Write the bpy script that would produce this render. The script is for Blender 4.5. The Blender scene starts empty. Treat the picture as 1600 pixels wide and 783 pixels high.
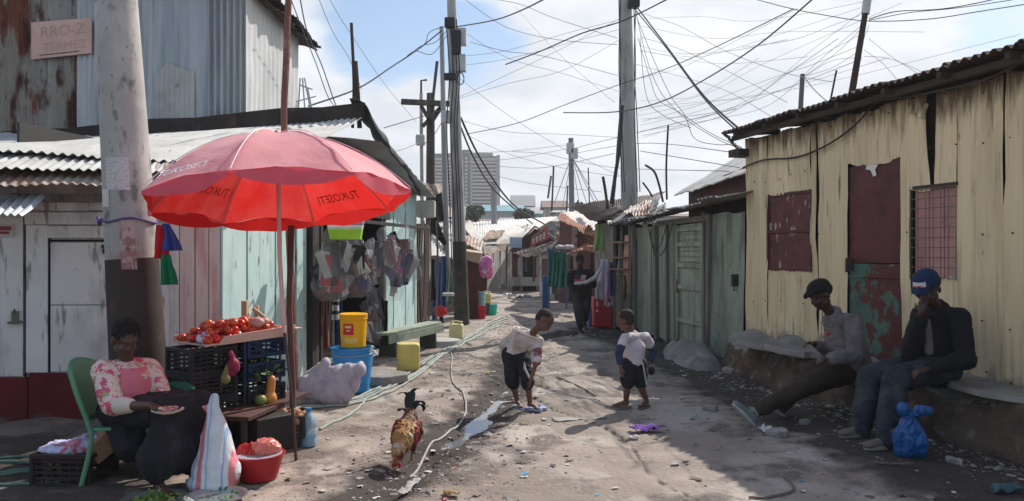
import bpy, math, random
import numpy as np
from mathutils import Vector, Matrix
R = math.radians
random.seed(7); rng = np.random.default_rng(7)
SC = bpy.context.scene; COL = SC.collection
F = 1200.0; HZ = 391.5; HC = 1.6
def P(px, py, Y): return Vector(((px-800)/F*Y, Y, HC-(py-HZ)/F*Y))
def G(px, py, z=0.0):
    Y = (HC-z)*F/(py-HZ); return Vector(((px-800)/F*Y, Y, z))
V = Vector
# ---------- noise
def _h(ix, iy, iz, seed):
    n = (ix.astype(np.int64)*374761393 + iy.astype(np.int64)*668265263 + iz.astype(np.int64)*2147483647 + seed*974634777) & 0xffffffff
    n = ((n ^ (n >> 13))*1274126177) & 0xffffffff
    return ((n ^ (n >> 16)) & 0xffff)/65535.0*2-1
def vn(p, seed=0):
    p = np.asarray(p, float); i = np.floor(p); f = p-i; f = f*f*(3-2*f); r = 0
    for dx in (0, 1):
        for dy in (0, 1):
            for dz in (0, 1):
                w = (f[..., 0] if dx else 1-f[..., 0])*(f[..., 1] if dy else 1-f[..., 1])*(f[..., 2] if dz else 1-f[..., 2])
                r = r + w*_h(i[..., 0]+dx, i[..., 1]+dy, i[..., 2]+dz, seed)
    return r
# ---------- mesh builder (world coordinates)
class MB:
    def __init__(s): s.v = []; s.f = []; s.mi = []; s.cm = 0; s.n = 0
    def add(s, verts, faces):
        verts = np.asarray(verts, float).reshape(-1, 3); k = s.n
        s.v.append(verts); s.n += len(verts)
        s.f += [tuple(int(i)+k for i in f) for f in faces]; s.mi += [s.cm]*len(faces); return s
    def box(s, c, size, rz=0, M=None):
        x, y, z = (q/2 for q in size)
        pts = [V((a*x, b*y, d*z)) for a in (-1, 1) for b in (-1, 1) for d in (-1, 1)]
        m = M if M is not None else Matrix.Rotation(rz, 3, 'Z')
        return s.add([V(c)+m@p for p in pts], [(0, 1, 3, 2), (4, 6, 7, 5), (0, 4, 5, 1), (2, 3, 7, 6), (0, 2, 6, 4), (1, 5, 7, 3)])
    def beam(s, p0, p1, w, t, up=(0, 0, 1)):
        p0 = V(p0); p1 = V(p1); d = (p1-p0); L = d.length; d.normalize()
        u = V(up); a = d.cross(u)
        if a.length < 1e-3: a = d.cross(V((1, 0, 0)))
        a.normalize(); b = a.cross(d)
        m = Matrix((d, a, b)).transposed()
        return s.box((p0+p1)/2, (L, w, t), M=m)
    def hexa(s, q, n, th):           # quad (4 pts) extruded by n*th
        q = [V(p) for p in q]; n = V(n)
        return s.add(q+[p+n*th for p in q], [(0, 1, 2, 3), (7, 6, 5, 4), (0, 4, 5, 1), (1, 5, 6, 2), (2, 6, 7, 3), (3, 7, 4, 0)])
    def tube(s, pts, r, n=8, cap=True):
        pts = [V(p) for p in pts]; k = len(pts)
        rr = r if hasattr(r, '__len__') else [r]*k
        vs = []; t0 = None
        for i, p in enumerate(pts):
            d = (pts[min(i+1, k-1)]-pts[max(i-1, 0)])
            if d.length < 1e-9: d = V((0, 0, 1))
            d.normalize()
            if t0 is None:
                a = d.orthogonal().normalized()
            else:
                a = t0 - d*t0.dot(d)
                a = a.normalized() if a.length > 1e-6 else d.orthogonal().normalized()
            t0 = a; b = d.cross(a)
            for j in range(n):
                w = 2*math.pi*j/n; vs.append(p+(a*math.cos(w)+b*math.sin(w))*rr[i])
        fs = [(i*n+j, i*n+(j+1) % n, (i+1)*n+(j+1) % n, (i+1)*n+j) for i in range(k-1) for j in range(n)]
        if cap: fs += [tuple(reversed(range(n))), tuple(range((k-1)*n, k*n))]
        return s.add(vs, fs)
    def lathe(s, prof, c, n=24, M=None, sx=1, sy=1):
        vs = []
        for r, z in prof:
            for j in range(n):
                w = 2*math.pi*j/n; p = V((r*math.cos(w)*sx, r*math.sin(w)*sy, z))
                if M is not None: p = M@p
                vs.append(V(c)+p)
        k = len(prof)
        fs = [(i*n+j, i*n+(j+1) % n, (i+1)*n+(j+1) % n, (i+1)*n+j) for i in range(k-1) for j in range(n)]
        fs += [tuple(reversed(range(n))), tuple(range((k-1)*n, k*n))]
        return s.add(vs, fs)
    def ell(s, c, ax, nu=16, nv=10):
        if not hasattr(ax[0], '__len__'): ax = (V((ax[0], 0, 0)), V((0, ax[1], 0)), V((0, 0, ax[2])))
        c = V(c); vs = [c-V(ax[2])]
        for i in range(1, nv):
            t = math.pi*i/nv; 
            for j in range(nu):
                w = 2*math.pi*j/nu
                vs.append(c+V(ax[0])*(math.sin(t)*math.cos(w))+V(ax[1])*(math.sin(t)*math.sin(w))-V(ax[2])*math.cos(t))
        vs.append(c+V(ax[2])); top = len(vs)-1
        fs = [(0, 1+(j+1) % nu, 1+j) for j in range(nu)]
        for i in range(nv-2):
            for j in range(nu):
                a = 1+i*nu+j; b = 1+i*nu+(j+1) % nu; fs.append((a, b, b+nu, a+nu))
        o = 1+(nv-2)*nu
        fs += [(o+j, o+(j+1) % nu, top) for j in range(nu)]
        return s.add(vs, fs)
    def cap(s, p0, p1, r0, r1, n=14):
        p0 = V(p0); p1 = V(p1); d = p1-p0; L = d.length
        if L < 1e-6: return s.ell(p0, (r0, r0, r0))
        d.normalize(); pts = []; rr = []
        for i in range(0, 5):
            t = math.pi/2*(1-i/4); pts.append(p0-d*r0*math.sin(t)); rr.append(max(r0*math.cos(t), 1e-4))
        for i in range(0, 5):
            t = math.pi/2*i/4; pts.append(p1+d*r1*math.sin(t)); rr.append(max(r1*math.cos(t), 1e-4))
        return s.tube(pts, rr, n)
    def sheet(s, A, th=0.0):          # A: (nu,nv,3)
        A = np.asarray(A, float); nu, nv, _ = A.shape
        idx = np.arange(nu*nv).reshape(nu, nv)
        fs = [(idx[i, j], idx[i+1, j], idx[i+1, j+1], idx[i, j+1]) for i in range(nu-1) for j in range(nv-1)]
        if th == 0: return s.add(A.reshape(-1, 3), fs)
        du = np.gradient(A, axis=0); dv = np.gradient(A, axis=1); n = np.cross(du, dv)
        n /= (np.linalg.norm(n, axis=2, keepdims=True)+1e-12)
        B = A-n*th; o = nu*nv
        fs += [(f[3]+o, f[2]+o, f[1]+o, f[0]+o) for f in list(fs)]
        for i in range(nu-1):
            fs.append((idx[i+1, 0], idx[i, 0], idx[i, 0]+o, idx[i+1, 0]+o)); fs.append((idx[i, -1], idx[i+1, -1], idx[i+1, -1]+o, idx[i, -1]+o))
        for j in range(nv-1):
            fs.append((idx[0, j], idx[0, j+1], idx[0, j+1]+o, idx[0, j]+o)); fs.append((idx[-1, j+1], idx[-1, j], idx[-1, j]+o, idx[-1, j+1]+o))
        return s.add(np.concatenate([A.reshape(-1, 3), B.reshape(-1, 3)]), fs)
    def corr(s, bl, br, tr, tl, pitch=.076, amp=.009, rag=.012, dent=.008, th=.003, seed=0, nv=10, phase=0, per=6):
        bl, br, tr, tl = (np.array(V(p)) for p in (bl, br, tr, tl))
        w = max(np.linalg.norm(br-bl), np.linalg.norm(tr-tl)); nu = max(4, int(w/pitch*per))
        u = np.linspace(0, 1, nu+1)[:, None]; v = np.linspace(0, 1, nv+1)[None, :]
        uu = u+0*v; vv = v+0*u
        rg = vn(np.stack([u[:, 0]*w*6, 0*u[:, 0]+seed, 0*u[:, 0]], -1), seed+3)*rag
        rg2 = vn(np.stack([u[:, 0]*w*6, 0*u[:, 0]+seed+9, 0*u[:, 0]], -1), seed+4)*rag
        h = max(np.linalg.norm(tl-bl), 1e-3)
        vv = vv+(rg[:, None]*(1-vv)+rg2[:, None]*vv)/h
        A = (1-uu)[..., None]*((1-vv)[..., None]*bl+vv[..., None]*tl)+uu[..., None]*((1-vv)[..., None]*br+vv[..., None]*tr)
        n = np.cross(br-bl, tl-bl); n /= np.linalg.norm(n)
        wave = np.sin((uu*w+phase)/pitch*2*math.pi)*amp
        dn = vn(A*2.2, seed+1)*dent+vn(A*6, seed+2)*dent*.4
        A = A+(wave+dn)[..., None]*n
        return s.sheet(A, th)
def build(name, mb, mats):
    me = bpy.data.meshes.new(name)
    v = np.concatenate(mb.v) if mb.v else np.zeros((0, 3))
    return me, v
ORG = {}
def _mk(name, mb, mats, org, smooth=True, ang=40):
    me = bpy.data.meshes.new(name); v = np.concatenate(mb.v)-np.array(org)
    me.from_pydata(v.tolist(), [], mb.f)
    mats = mats if isinstance(mats, (list, tuple)) else [mats]
    for m in mats: me.materials.append(m)
    if len(mats) > 1: me.polygons.foreach_set('material_index', mb.mi)
    if smooth:
        me.shade_smooth()
        if ang < 180: me.set_sharp_from_angle(angle=R(ang))
    me.validate(); me.update()
    o = bpy.data.objects.new(name, me); COL.objects.link(o); return o
def thing(name, label, cat, loc=(0, 0, 0), group=None):
    o = bpy.data.objects.new(name, None); COL.objects.link(o); o.location = loc; o.empty_display_size = .1
    o['label'] = label; o['category'] = cat
    if group: o['group'] = group
    ORG[o.name] = V(loc); return o
def part(name, mb, mats, root, smooth=True, ang=40, bevel=0, label=None, kind=None):
    org = ORG[root.name]; o = _mk(name, mb, mats, org, smooth, ang); o.parent = root; ORG[o.name] = org
    if root.type == 'MESH': o.matrix_parent_inverse = Matrix.Identity(4)
    if bevel: bev(o, bevel)
    if label: o['label'] = label
    if kind: o['kind'] = kind
    return o
def bev(o, w):
    b = o.modifiers.new('b', 'BEVEL'); b.width = w; b.segments = 2; b.limit_method = 'ANGLE'; b.angle_limit = R(50)
def solo(name, label, cat, mb, mats, loc=None, group=None, smooth=True, ang=40, bevel=0, kind=None):
    if loc is None:
        v = np.concatenate(mb.v); loc = ((v[:, 0].min()+v[:, 0].max())/2, (v[:, 1].min()+v[:, 1].max())/2, v[:, 2].min())
    o = _mk(name, mb, mats, loc, smooth, ang); o.location = loc; ORG[o.name] = V(loc)
    o['label'] = label; o['category'] = cat
    if group: o['group'] = group
    if kind: o['kind'] = kind
    if bevel: bev(o, bevel)
    return o
def struct(name, mb, mats, smooth=True, ang=40, kind='structure'):
    o = _mk(name, mb, mats, (0, 0, 0), smooth, ang); ORG[o.name] = V((0, 0, 0)); o['kind'] = kind; return o
def dup(root, loc, label=None, rz=None):
    r = root.copy(); COL.objects.link(r); r.location = loc
    if rz is not None: r.rotation_euler = (0, 0, rz)
    if label: r['label'] = label
    for ch in list(root.children):
        c = ch.copy(); COL.objects.link(c); c.parent = r
        for g in ch.children:
            d = g.copy(); COL.objects.link(d); d.parent = c
    ORG[r.name] = V(loc); return r
# ---------- voxel blobs (continuous bodies)
def blob(prims, vox=.01, sm=4, disp=None, seed=0):
    mb = MB()
    for q in prims:
        if q[0] == 'c': mb.cap(*q[1:5])
        else: mb.ell(q[1], q[2])
    o = _mk('tmp', mb, [], (0, 0, 0), False)
    m = o.modifiers.new('r', 'REMESH'); m.mode = 'VOXEL'; m.voxel_size = vox
    if sm:
        k = o.modifiers.new('s', 'SMOOTH'); k.factor = .5; k.iterations = sm
    dg = bpy.context.evaluated_depsgraph_get(); dg.update()
    me = bpy.data.meshes.new_from_object(o.evaluated_get(dg))
    n = len(me.vertices); v = np.zeros(n*3); me.vertices.foreach_get('co', v); v = v.reshape(-1, 3)
    nn = np.zeros(n*3); me.vertices.foreach_get('normal', nn); nn = nn.reshape(-1, 3)
    fs = [tuple(p.vertices) for p in me.polygons]
    old = o.data; bpy.data.objects.remove(o); bpy.data.meshes.remove(old); bpy.data.meshes.remove(me)
    if disp:
        for a, sx, sy, sz in disp:
            q = v*np.array((sx, sy, sz)); w = vn(q+vn(q*.7, seed+5)[:, None], seed)
            v = v+nn*(a*(1-2*np.abs(w)))[:, None]
    r = MB(); r.add(v, fs); return r
def frame(f, u):
    f = V(f).normalized(); r = f.cross(V(u)).normalized(); u = r.cross(f).normalized(); return r, f, u
def headp(c, f, u, s=1.0):
    c = V(c); r, f, u = frame(f, u)
    L = lambda a, b, d: c+r*(a*s)+f*(b*s)+u*(d*s)
    E = lambda a, b, d, x, y, z: ('e', L(a, b, d), (r*(x*s), f*(y*s), u*(z*s)))
    p = [E(0, -.012, .032, .076, .096, .084), E(0, .022, -.035, .056, .066, .078), E(0, .05, -.088, .026, .026, .022),
         E(-.035, .01, -.06, .028, .045, .04), E(.035, .01, -.06, .028, .045, .04),
         ('c', L(0, .088, .006), L(0, .102, -.026), .008*s, .013*s), E(-.013, .094, -.03, .009, .01, .008), E(.013, .094, -.03, .009, .01, .008),
         E(0, .084, -.054, .024, .012, .008), E(0, .082, -.067, .021, .012, .008), E(0, .078, .026, .05, .014, .012),
         E(.077, -.008, -.01, .009, .02, .031), E(-.077, -.008, -.01, .009, .02, .031),
         E(.034, .066, -.028, .02, .018, .016), E(-.034, .066, -.028, .02, .018, .016)]
    return p, L, E
def handp(w, d, nrm, side, s=1.0, curl=.6):
    # w wrist, d direction of fingers, nrm palm-back normal; thumb toward `side`*cross
    w = V(w); d = V(d).normalized(); nrm = V(nrm); nrm = (nrm-d*nrm.dot(d)).normalized(); a = d.cross(nrm)*side
    pr = [('e', w+d*.045*s, (d*.05*s, a*.04*s, nrm*.016*s))]
    for k, (off, ln) in enumerate(((.03, .07), (.011, .08), (-.009, .075), (-.028, .06))):
        b = w+d*.075*s+a*off*s; c1 = d*math.cos(curl)-nrm*math.sin(curl); c2 = d*math.cos(curl*2)-nrm*math.sin(curl*2)
        m = b+c1*ln*.5*s; e = m+c2*ln*.5*s
        pr += [('c', b-d*.02*s, b, .0095*s, .0095*s), ('c', b, m, .0095*s, .009*s), ('c', m, e, .009*s, .0075*s)]
    t0 = w+d*.02*s+a*.028*s; t1 = t0+(d*.6+a*.7-nrm*.3).normalized()*.035*s; t2 = t1+(d*.9+a*.2-nrm*.5).normalized()*.03*s
    pr += [('c', t0, t1, .013*s, .011*s), ('c', t1, t2, .011*s, .009*s)]
    return pr
# ---------- materials
def mat(name, col, rough=.8, metal=0, var=.15, vs=2.5, bump=.25, bs=25, st=(1, 1, 1), layers=(), transl=0, tcol=None, spec=.3, alpha=1, sheen=0, back=None, wave=None, bd=.01, coat=0, rnd=None):
    m = bpy.data.materials.new(name); m.use_nodes = True; nt = m.node_tree; N = nt.nodes; L = nt.links
    bs_ = N['Principled BSDF']; out = N['Material Output']
    tc = N.new('ShaderNodeTexCoord'); oi = N.new('ShaderNodeObjectInfo')
    mul = N.new('ShaderNodeMath'); mul.operation = 'MULTIPLY'; mul.inputs[1].default_value = 37; L.new(oi.outputs['Random'], mul.inputs[0])
    add = N.new('ShaderNodeVectorMath'); add.operation = 'ADD'; L.new(tc.outputs['Object'], add.inputs[0]); L.new(mul.outputs[0], add.inputs[1])
    sep = N.new('ShaderNodeSeparateXYZ'); L.new(tc.outputs['Object'], sep.inputs[0])
    def noise(scale, stv, det=5, off=0, rg=.55):
        mp = N.new('ShaderNodeMapping'); mp.inputs['Scale'].default_value = stv; mp.inputs['Location'].default_value = (off*3.1, off*1.7, off*5.3)
        L.new(add.outputs[0], mp.inputs[0]); n = N.new('ShaderNodeTexNoise'); n.inputs['Scale'].default_value = scale
        n.inputs['Detail'].default_value = det; n.inputs['Roughness'].default_value = rg; L.new(mp.outputs[0], n.inputs['Vector']); return n.outputs['Fac']
    def mr(src, a, b, c, d):
        q = N.new('ShaderNodeMapRange'); q.inputs[1].default_value = a; q.inputs[2].default_value = b; q.inputs[3].default_value = c; q.inputs[4].default_value = d
        L.new(src, q.inputs[0]); return q.outputs[0]
    def mix(fac, a, b, bt='MIX'):
        q = N.new('ShaderNodeMix'); q.data_type = 'RGBA'; q.blend_type = bt; q.clamp_factor = True
        if isinstance(fac, float): q.inputs[0].default_value = fac
        else: L.new(fac, q.inputs[0])
        for i, x in ((6, a), (7, b)):
            if isinstance(x, tuple): q.inputs[i].default_value = (*x, 1)
            else: L.new(x, q.inputs[i])
        return q.outputs[2]
    c = tuple(col)
    if back:
        g = N.new('ShaderNodeNewGeometry'); c = mix(g.outputs['Backfacing'], c, tuple(back))
    if var:
        n = noise(vs, st); v = mr(n, .3, .7, 1-var, 1+var)
        cb = N.new('ShaderNodeCombineColor'); [L.new(v, cb.inputs[i]) for i in range(3)]
        c = mix(1.0, c, cb.outputs[0], 'MULTIPLY')
    if rnd: c = mix(mr(oi.outputs['Random'], 0, 1, 0, .75), c, tuple(rnd))
    if wave:   # stripes: (axis, scale, color, threshold)
        for (ax, sc, wc, th) in wave:
            q = N.new('ShaderNodeMath'); q.operation = 'FRACT'; q2 = N.new('ShaderNodeMath'); q2.operation = 'MULTIPLY'; q2.inputs[1].default_value = sc
            L.new(sep.outputs[ax], q2.inputs[0]); L.new(q2.outputs[0], q.inputs[0]); c = mix(mr(q.outputs[0], th, th+.04, 0, 1), c, tuple(wc))
    rsrc = None
    for k, ly in enumerate(layers):
        n = noise(ly.get('s', 3), ly.get('st', (1, 1, 1)), ly.get('d', 6), k+1, ly.get('rg', .6))
        if 'ax' in ly:
            g = mr(sep.outputs[ly['ax']], ly['a0'], ly['a1'], -.5*ly.get('gk', 1), .5*ly.get('gk', 1))
            q = N.new('ShaderNodeMath'); q.operation = 'ADD'; L.new(n, q.inputs[0]); L.new(g, q.inputs[1]); n = q.outputs[0]
        t = ly.get('t', .55); w = ly.get('w', .05)
        fac = mr(n, t-w, t+w, 0, ly.get('k', 1)); c = mix(fac, c, tuple(ly['c']))
        if 'r' in ly:
            q = N.new('ShaderNodeMix'); q.inputs[2].default_value = rough; q.inputs[3].default_value = ly['r']
            if rsrc: L.new(rsrc, q.inputs[2])
            L.new(fac, q.inputs[0]); rsrc = q.outputs[0]
    L.new(c, bs_.inputs['Base Color']) if not isinstance(c, tuple) else setattr(bs_.inputs['Base Color'], 'default_value', (*c, 1))
    bs_.inputs['Roughness'].default_value = rough; bs_.inputs['Metallic'].default_value = metal; bs_.inputs['Specular IOR Level'].default_value = spec
    if rsrc: L.new(rsrc, bs_.inputs['Roughness'])
    if coat: bs_.inputs['Coat Weight'].default_value = coat
    if sheen: bs_.inputs['Sheen Weight'].default_value = sheen
    if alpha < 1: bs_.inputs['Alpha'].default_value = alpha
    if bump:
        b = N.new('ShaderNodeBump'); b.inputs['Strength'].default_value = bump; b.inputs['Distance'].default_value = bd
        L.new(noise(bs, st, 6, 9), b.inputs['Height']); L.new(b.outputs[0], bs_.inputs['Normal'])
    if transl:
        tr = N.new('ShaderNodeBsdfTranslucent'); ms = N.new('ShaderNodeMixShader'); ms.inputs[0].default_value = transl
        tr.inputs[0].default_value = (*(tcol or col), 1); L.new(bs_.outputs[0], ms.inputs[1]); L.new(tr.outputs[0], ms.inputs[2]); L.new(ms.outputs[0], out.inputs[0])
    return m
_mc = {}
def plain(col, rough=.7, var=.1, bump=.15, **k):
    key = (tuple(col), rough, var, bump, tuple(sorted(k.items())) if all(not isinstance(x, (list, dict)) for x in k.values()) else random.random())
    if key not in _mc: _mc[key] = mat('surface', col, rough, var=var, bump=bump, **k)
    return _mc[key]
def cloth(col, rough=.95, **k): return plain(col, rough, .18, .35, bs=60, **k)
# ---------- wall plane helper
class Wall:
    def __init__(s, p0, p1):
        s.a = V((p0[0], p0[1], 0)); s.b = V((p1[0], p1[1], 0)); s.d = (s.b-s.a).normalized(); s.L = (s.b-s.a).length
        s.n = V((s.d.y, -s.d.x, 0))
        if s.n.dot(V((0, 0, 0))-s.a) < 0: s.n = -s.n
    def s_(s, px):
        k = (px-800)/F  # X = kY
        return (k*s.a.y-s.a.x)/(s.d.x-k*s.d.y)
    def pt(s, px, py, out=0):
        q = s.a+s.d*s.s_(px); z = HC-(py-HZ)/F*q.y
        return V((q.x, q.y, z))+s.n*out
    def at(s, t, z, out=0): return s.a+s.d*t+V((0, 0, z))+s.n*out
    def px(s, px, z, out=0):
        q = s.a+s.d*s.s_(px); return V((q.x, q.y, z))+s.n*out
def sag(p0, p1, dz, n=14, sx=0):
    p0 = V(p0); p1 = V(p1)
    return [p0.lerp(p1, i/n)-V((0, 0, dz*4*(i/n)*(1-i/n))) for i in range(n+1)]
def smoothpath(pts, k=6):
    pts = [V(p) for p in pts]; out = []
    for i in range(len(pts)-1):
        a = pts[max(i-1, 0)]; b = pts[i]; c = pts[i+1]; d = pts[min(i+2, len(pts)-1)]
        for j in range(k):
            t = j/k; out.append(.5*((2*b)+(c-a)*t+(2*a-5*b+4*c-d)*t*t+(3*b-a-3*c+d)*t**3))
    out.append(pts[-1]); return out
def textmb(s, fn, size=1.0, depth=0.0):
    cu = bpy.data.curves.new('t', 'FONT'); cu.body = s; cu.size = size; cu.align_x = 'CENTER'; cu.resolution_u = 3
    o = bpy.data.objects.new('t', cu); COL.objects.link(o); dg = bpy.context.evaluated_depsgraph_get(); dg.update()
    me = bpy.data.meshes.new_from_object(o.evaluated_get(dg)); mb = MB()
    mb.add([fn(v.co.x, v.co.y) for v in me.vertices], [tuple(p.vertices) for p in me.polygons])
    bpy.data.objects.remove(o); bpy.data.curves.remove(cu); bpy.data.meshes.remove(me); return mb
# ---------- camera, light, sky
cam = bpy.data.cameras.new('camera'); co = bpy.data.objects.new('camera', cam); COL.objects.link(co)
co.location = (0, 0, HC); co.rotation_euler = (R(90), 0, 0); cam.sensor_width = 36; cam.lens = 27; cam.clip_end = 3000; SC.camera = co
SUN = V((.61, .86, 1)).normalized()
sl = bpy.data.lights.new('sun', 'SUN'); sl.energy = 5.0; sl.angle = R(.5); sl.color = (1, .955, .89)
so = bpy.data.objects.new('sun', sl); COL.objects.link(so); so.rotation_euler = SUN.to_track_quat('Z', 'Y').to_euler(); so.location = (8, 8, 20)
SC.view_settings.view_transform = 'Standard'; SC.view_settings.look = 'None'; SC.view_settings.gamma = 1; SC.view_settings.exposure = .14
SC.cycles.use_denoising = True; SC.cycles.max_bounces = 6; SC.cycles.transparent_max_bounces = 10; SC.cycles.sample_clamp_indirect = 4
w = bpy.data.worlds.new('World'); SC.world = w; w.use_nodes = True; nt = w.node_tree; N = nt.nodes; L = nt.links
bg = N['Background']; bg.inputs[1].default_value = .1
sky = N.new('ShaderNodeTexSky'); sky.sky_type = 'NISHITA'; sky.sun_disc = False; sky.sun_elevation = math.asin(SUN.z); sky.sun_rotation = math.atan2(SUN.x, SUN.y)
sky.air_density = 1; sky.dust_density = .6; sky.ozone_density = 1.5
tc = N.new('ShaderNodeTexCoord'); sp = N.new('ShaderNodeSeparateXYZ'); L.new(tc.outputs['Generated'], sp.inputs[0])
def mth(op, a, b):
    q = N.new('ShaderNodeMath'); q.operation = op
    for i, x in enumerate((a, b)):
        if isinstance(x, (int, float)): q.inputs[i].default_value = x
        else: L.new(x, q.inputs[i])
    return q.outputs[0]
zz = mth('ADD', mth('MAXIMUM', sp.outputs[2], 0), .22)
cb = N.new('ShaderNodeCombineXYZ'); L.new(mth('DIVIDE', sp.outputs[0], zz), cb.inputs[0]); L.new(mth('DIVIDE', sp.outputs[1], zz), cb.inputs[1])
def cn(scale, det, loc, rg=.55):
    mp = N.new('ShaderNodeMapping'); mp.inputs['Location'].default_value = loc; L.new(cb.outputs[0], mp.inputs[0])
    n = N.new('ShaderNodeTexNoise'); n.inputs['Scale'].default_value = scale; n.inputs['Detail'].default_value = det; n.inputs['Roughness'].default_value = rg
    L.new(mp.outputs[0], n.inputs['Vector']); return n.outputs['Fac']
def mrg(src, a, b, c, d, sm=False):
    q = N.new('ShaderNodeMapRange'); q.interpolation_type = 'SMOOTHSTEP' if sm else 'LINEAR'
    for i, x in enumerate((a, b, c, d)): q.inputs[i+1].default_value = x
    L.new(src, q.inputs[0]); return q.outputs[0]
n1 = cn(1.6, 9, (3.2, 1.1, 0))
def hole(px, py, rad, k):      # a break in the cloud around one direction of the sky
    d = V(((px-800)/F, 1, -(py-HZ)/F)).normalized()
    q = N.new('ShaderNodeVectorMath'); q.operation = 'DISTANCE'; L.new(tc.outputs['Generated'], q.inputs[0]); q.inputs[1].default_value = d
    return mrg(q.outputs['Value'], rad*.25, rad, k, 0, True)
msk = n1
qb_ = N.new('ShaderNodeVectorMath'); qb_.operation = 'DISTANCE'; L.new(tc.outputs['Generated'], qb_.inputs[0]); qb_.inputs[1].default_value = V((-.1, -1, .75)).normalized()
msk = mth('SUBTRACT', msk, mrg(qb_.outputs['Value'], .6, 1.25, .36, 0, True))  # cloud removed behind the camera, out of view, to weaken fill light
for a in ((610, 60, .16, .30), (765, 95, .10, .30), (1600, 20, .12, .30), (800, -2000, .80, .6)):  # last break is overhead, out of view, added to cut fill light
    msk = mth('SUBTRACT', msk, hole(*a))
cl = mrg(msk, .14, .36, 0, 1, True)
n2 = cn(2.6, 8, (8, 2, 3)); shade = mrg(n2, .36, .66, 0, 1, True)
cc = N.new('ShaderNodeMix'); cc.data_type = 'RGBA'; L.new(shade, cc.inputs[0]); cc.inputs[6].default_value = (7.0, 7.4, 8.0, 1); cc.inputs[7].default_value = (9.0, 9.15, 9.5, 1)
sk = N.new('ShaderNodeMix'); sk.data_type = 'RGBA'; sk.blend_type = 'ADD'; sk.inputs[0].default_value = 1; L.new(sky.outputs[0], sk.inputs[6]); sk.inputs[7].default_value = (.7, 1.1, 1.7, 1)
mx = N.new('ShaderNodeMix'); mx.data_type = 'RGBA'; L.new(cl, mx.inputs[0]); L.new(sk.outputs[2], mx.inputs[6]); L.new(cc.outputs[2], mx.inputs[7])
L.new(mx.outputs[2], bg.inputs[0])
# ---------- ground
DRAIN = [G(*p) for p in ((560, 790), (640, 735), (690, 700), (745, 655), (785, 615), (800, 585), (795, 560), (840, 530), (905, 518))]
DR = np.array([[p.x, p.y] for p in smoothpath(DRAIN, 4)])
def ddist(x, y):
    x = np.asarray(x, float); y = np.asarray(y, float); best = np.full(x.shape, 9.)
    for a, b in zip(DR[:-1], DR[1:]):
        d = b-a; t = np.clip(((x-a[0])*d[0]+(y-a[1])*d[1])/(d@d), 0, 1)
        best = np.minimum(best, np.hypot(x-a[0]-t*d[0], y-a[1]-t*d[1]))
    return best
def gh(x, y):
    x = np.asarray(x, float); y = np.asarray(y, float); o = np.zeros(x.shape)
    p = np.stack([x, y, o], -1); near = np.clip((60-y)/30, 0, 1)
    h = .028*vn(p*.7, 1)+.018*vn(p*2.2, 2)+.012*vn(p*6, 3)+.006*np.abs(vn(p*17, 4))
    dd = ddist(x, y); wob = .05*vn(p*4, 8)
    h = h-.02*np.exp(-((x-(.55+.28*(7.6-y)+.12*np.sin(y*2.1)))/.03)**2)*(y < 9)
    h = h-.05*np.exp(-((dd+wob)/.13)**2)+.03*np.exp(-((dd-.38+wob)/.14)**2)*(vn(p*5, 6)*.6+.5)
    # rutted right-hand side, raised toward the ledge and left kerb strip
    rough = np.clip((x-1.2)/1.5, 0, 1)*.02*vn(p*3.5, 9)
    lf = np.clip((-2.0+.08*(y-6)-x)/1.2, 0, 1)*.03*(vn(p*1.8, 11)*.5+.6)*(y > 6)
    return (h+rough+lf)*near
def gz(x, y): return float(gh(np.array([x]), np.array([y]))[0])
def on(px, py, dz=0): p = G(px, py); return V((p.x, p.y, gz(p.x, p.y)+dz))
xs = np.concatenate([-np.geomspace(900, 9.5, 14), np.arange(-9, 9.01, .05), np.geomspace(9.5, 900, 14)])
ys = [-30, -8, -2, 1, 2.5]; y = 3.2
while y < 45: ys.append(y); y += max(.03, y*.0052)
ys = np.concatenate([ys, np.geomspace(47, 1500, 22)])
X, Y = np.meshgrid(xs, ys, indexing='ij'); Z = gh(X, Y)
mb = MB(); mb.sheet(np.stack([X, Y, Z], -1))
def dirt():
    m = mat('dirt', (.295, .238, .196), .95, var=.28, vs=.8, bump=.75, bs=26, bd=.02, layers=[
        dict(c=(.43, .37, .32), s=1.1, t=.55, w=.06, k=.85, d=11), dict(c=(.125, .100, .085), s=1.7, t=.57, w=.045, k=.85, d=9),
        dict(c=(.39, .37, .35), s=14, t=.64, w=.03, k=.6), dict(c=(.085, .072, .065), s=22, t=.675, w=.02, k=.8), dict(c=(.43, .40, .37), s=60, t=.66, w=.03, k=.6, d=3)])
    # wet earth beside the drain; shade at right and near left painted into the soil
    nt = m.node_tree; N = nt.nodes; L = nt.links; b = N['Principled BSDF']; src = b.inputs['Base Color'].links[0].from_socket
    at = N.new('ShaderNodeAttribute'); at.attribute_name = 'damp_shade'; q = N.new('ShaderNodeMix'); q.data_type = 'RGBA'
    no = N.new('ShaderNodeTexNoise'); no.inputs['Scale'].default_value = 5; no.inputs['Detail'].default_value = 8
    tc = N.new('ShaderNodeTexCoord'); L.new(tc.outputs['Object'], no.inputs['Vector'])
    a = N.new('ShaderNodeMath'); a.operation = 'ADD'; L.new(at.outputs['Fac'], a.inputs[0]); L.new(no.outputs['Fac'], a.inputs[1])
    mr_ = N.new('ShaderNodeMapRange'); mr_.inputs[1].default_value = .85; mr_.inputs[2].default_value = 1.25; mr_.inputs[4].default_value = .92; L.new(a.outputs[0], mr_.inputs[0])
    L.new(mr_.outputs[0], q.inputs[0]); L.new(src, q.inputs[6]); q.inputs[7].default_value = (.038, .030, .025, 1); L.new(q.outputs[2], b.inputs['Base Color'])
    return m
g = struct('ground', mb, dirt(), ang=180)
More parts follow.
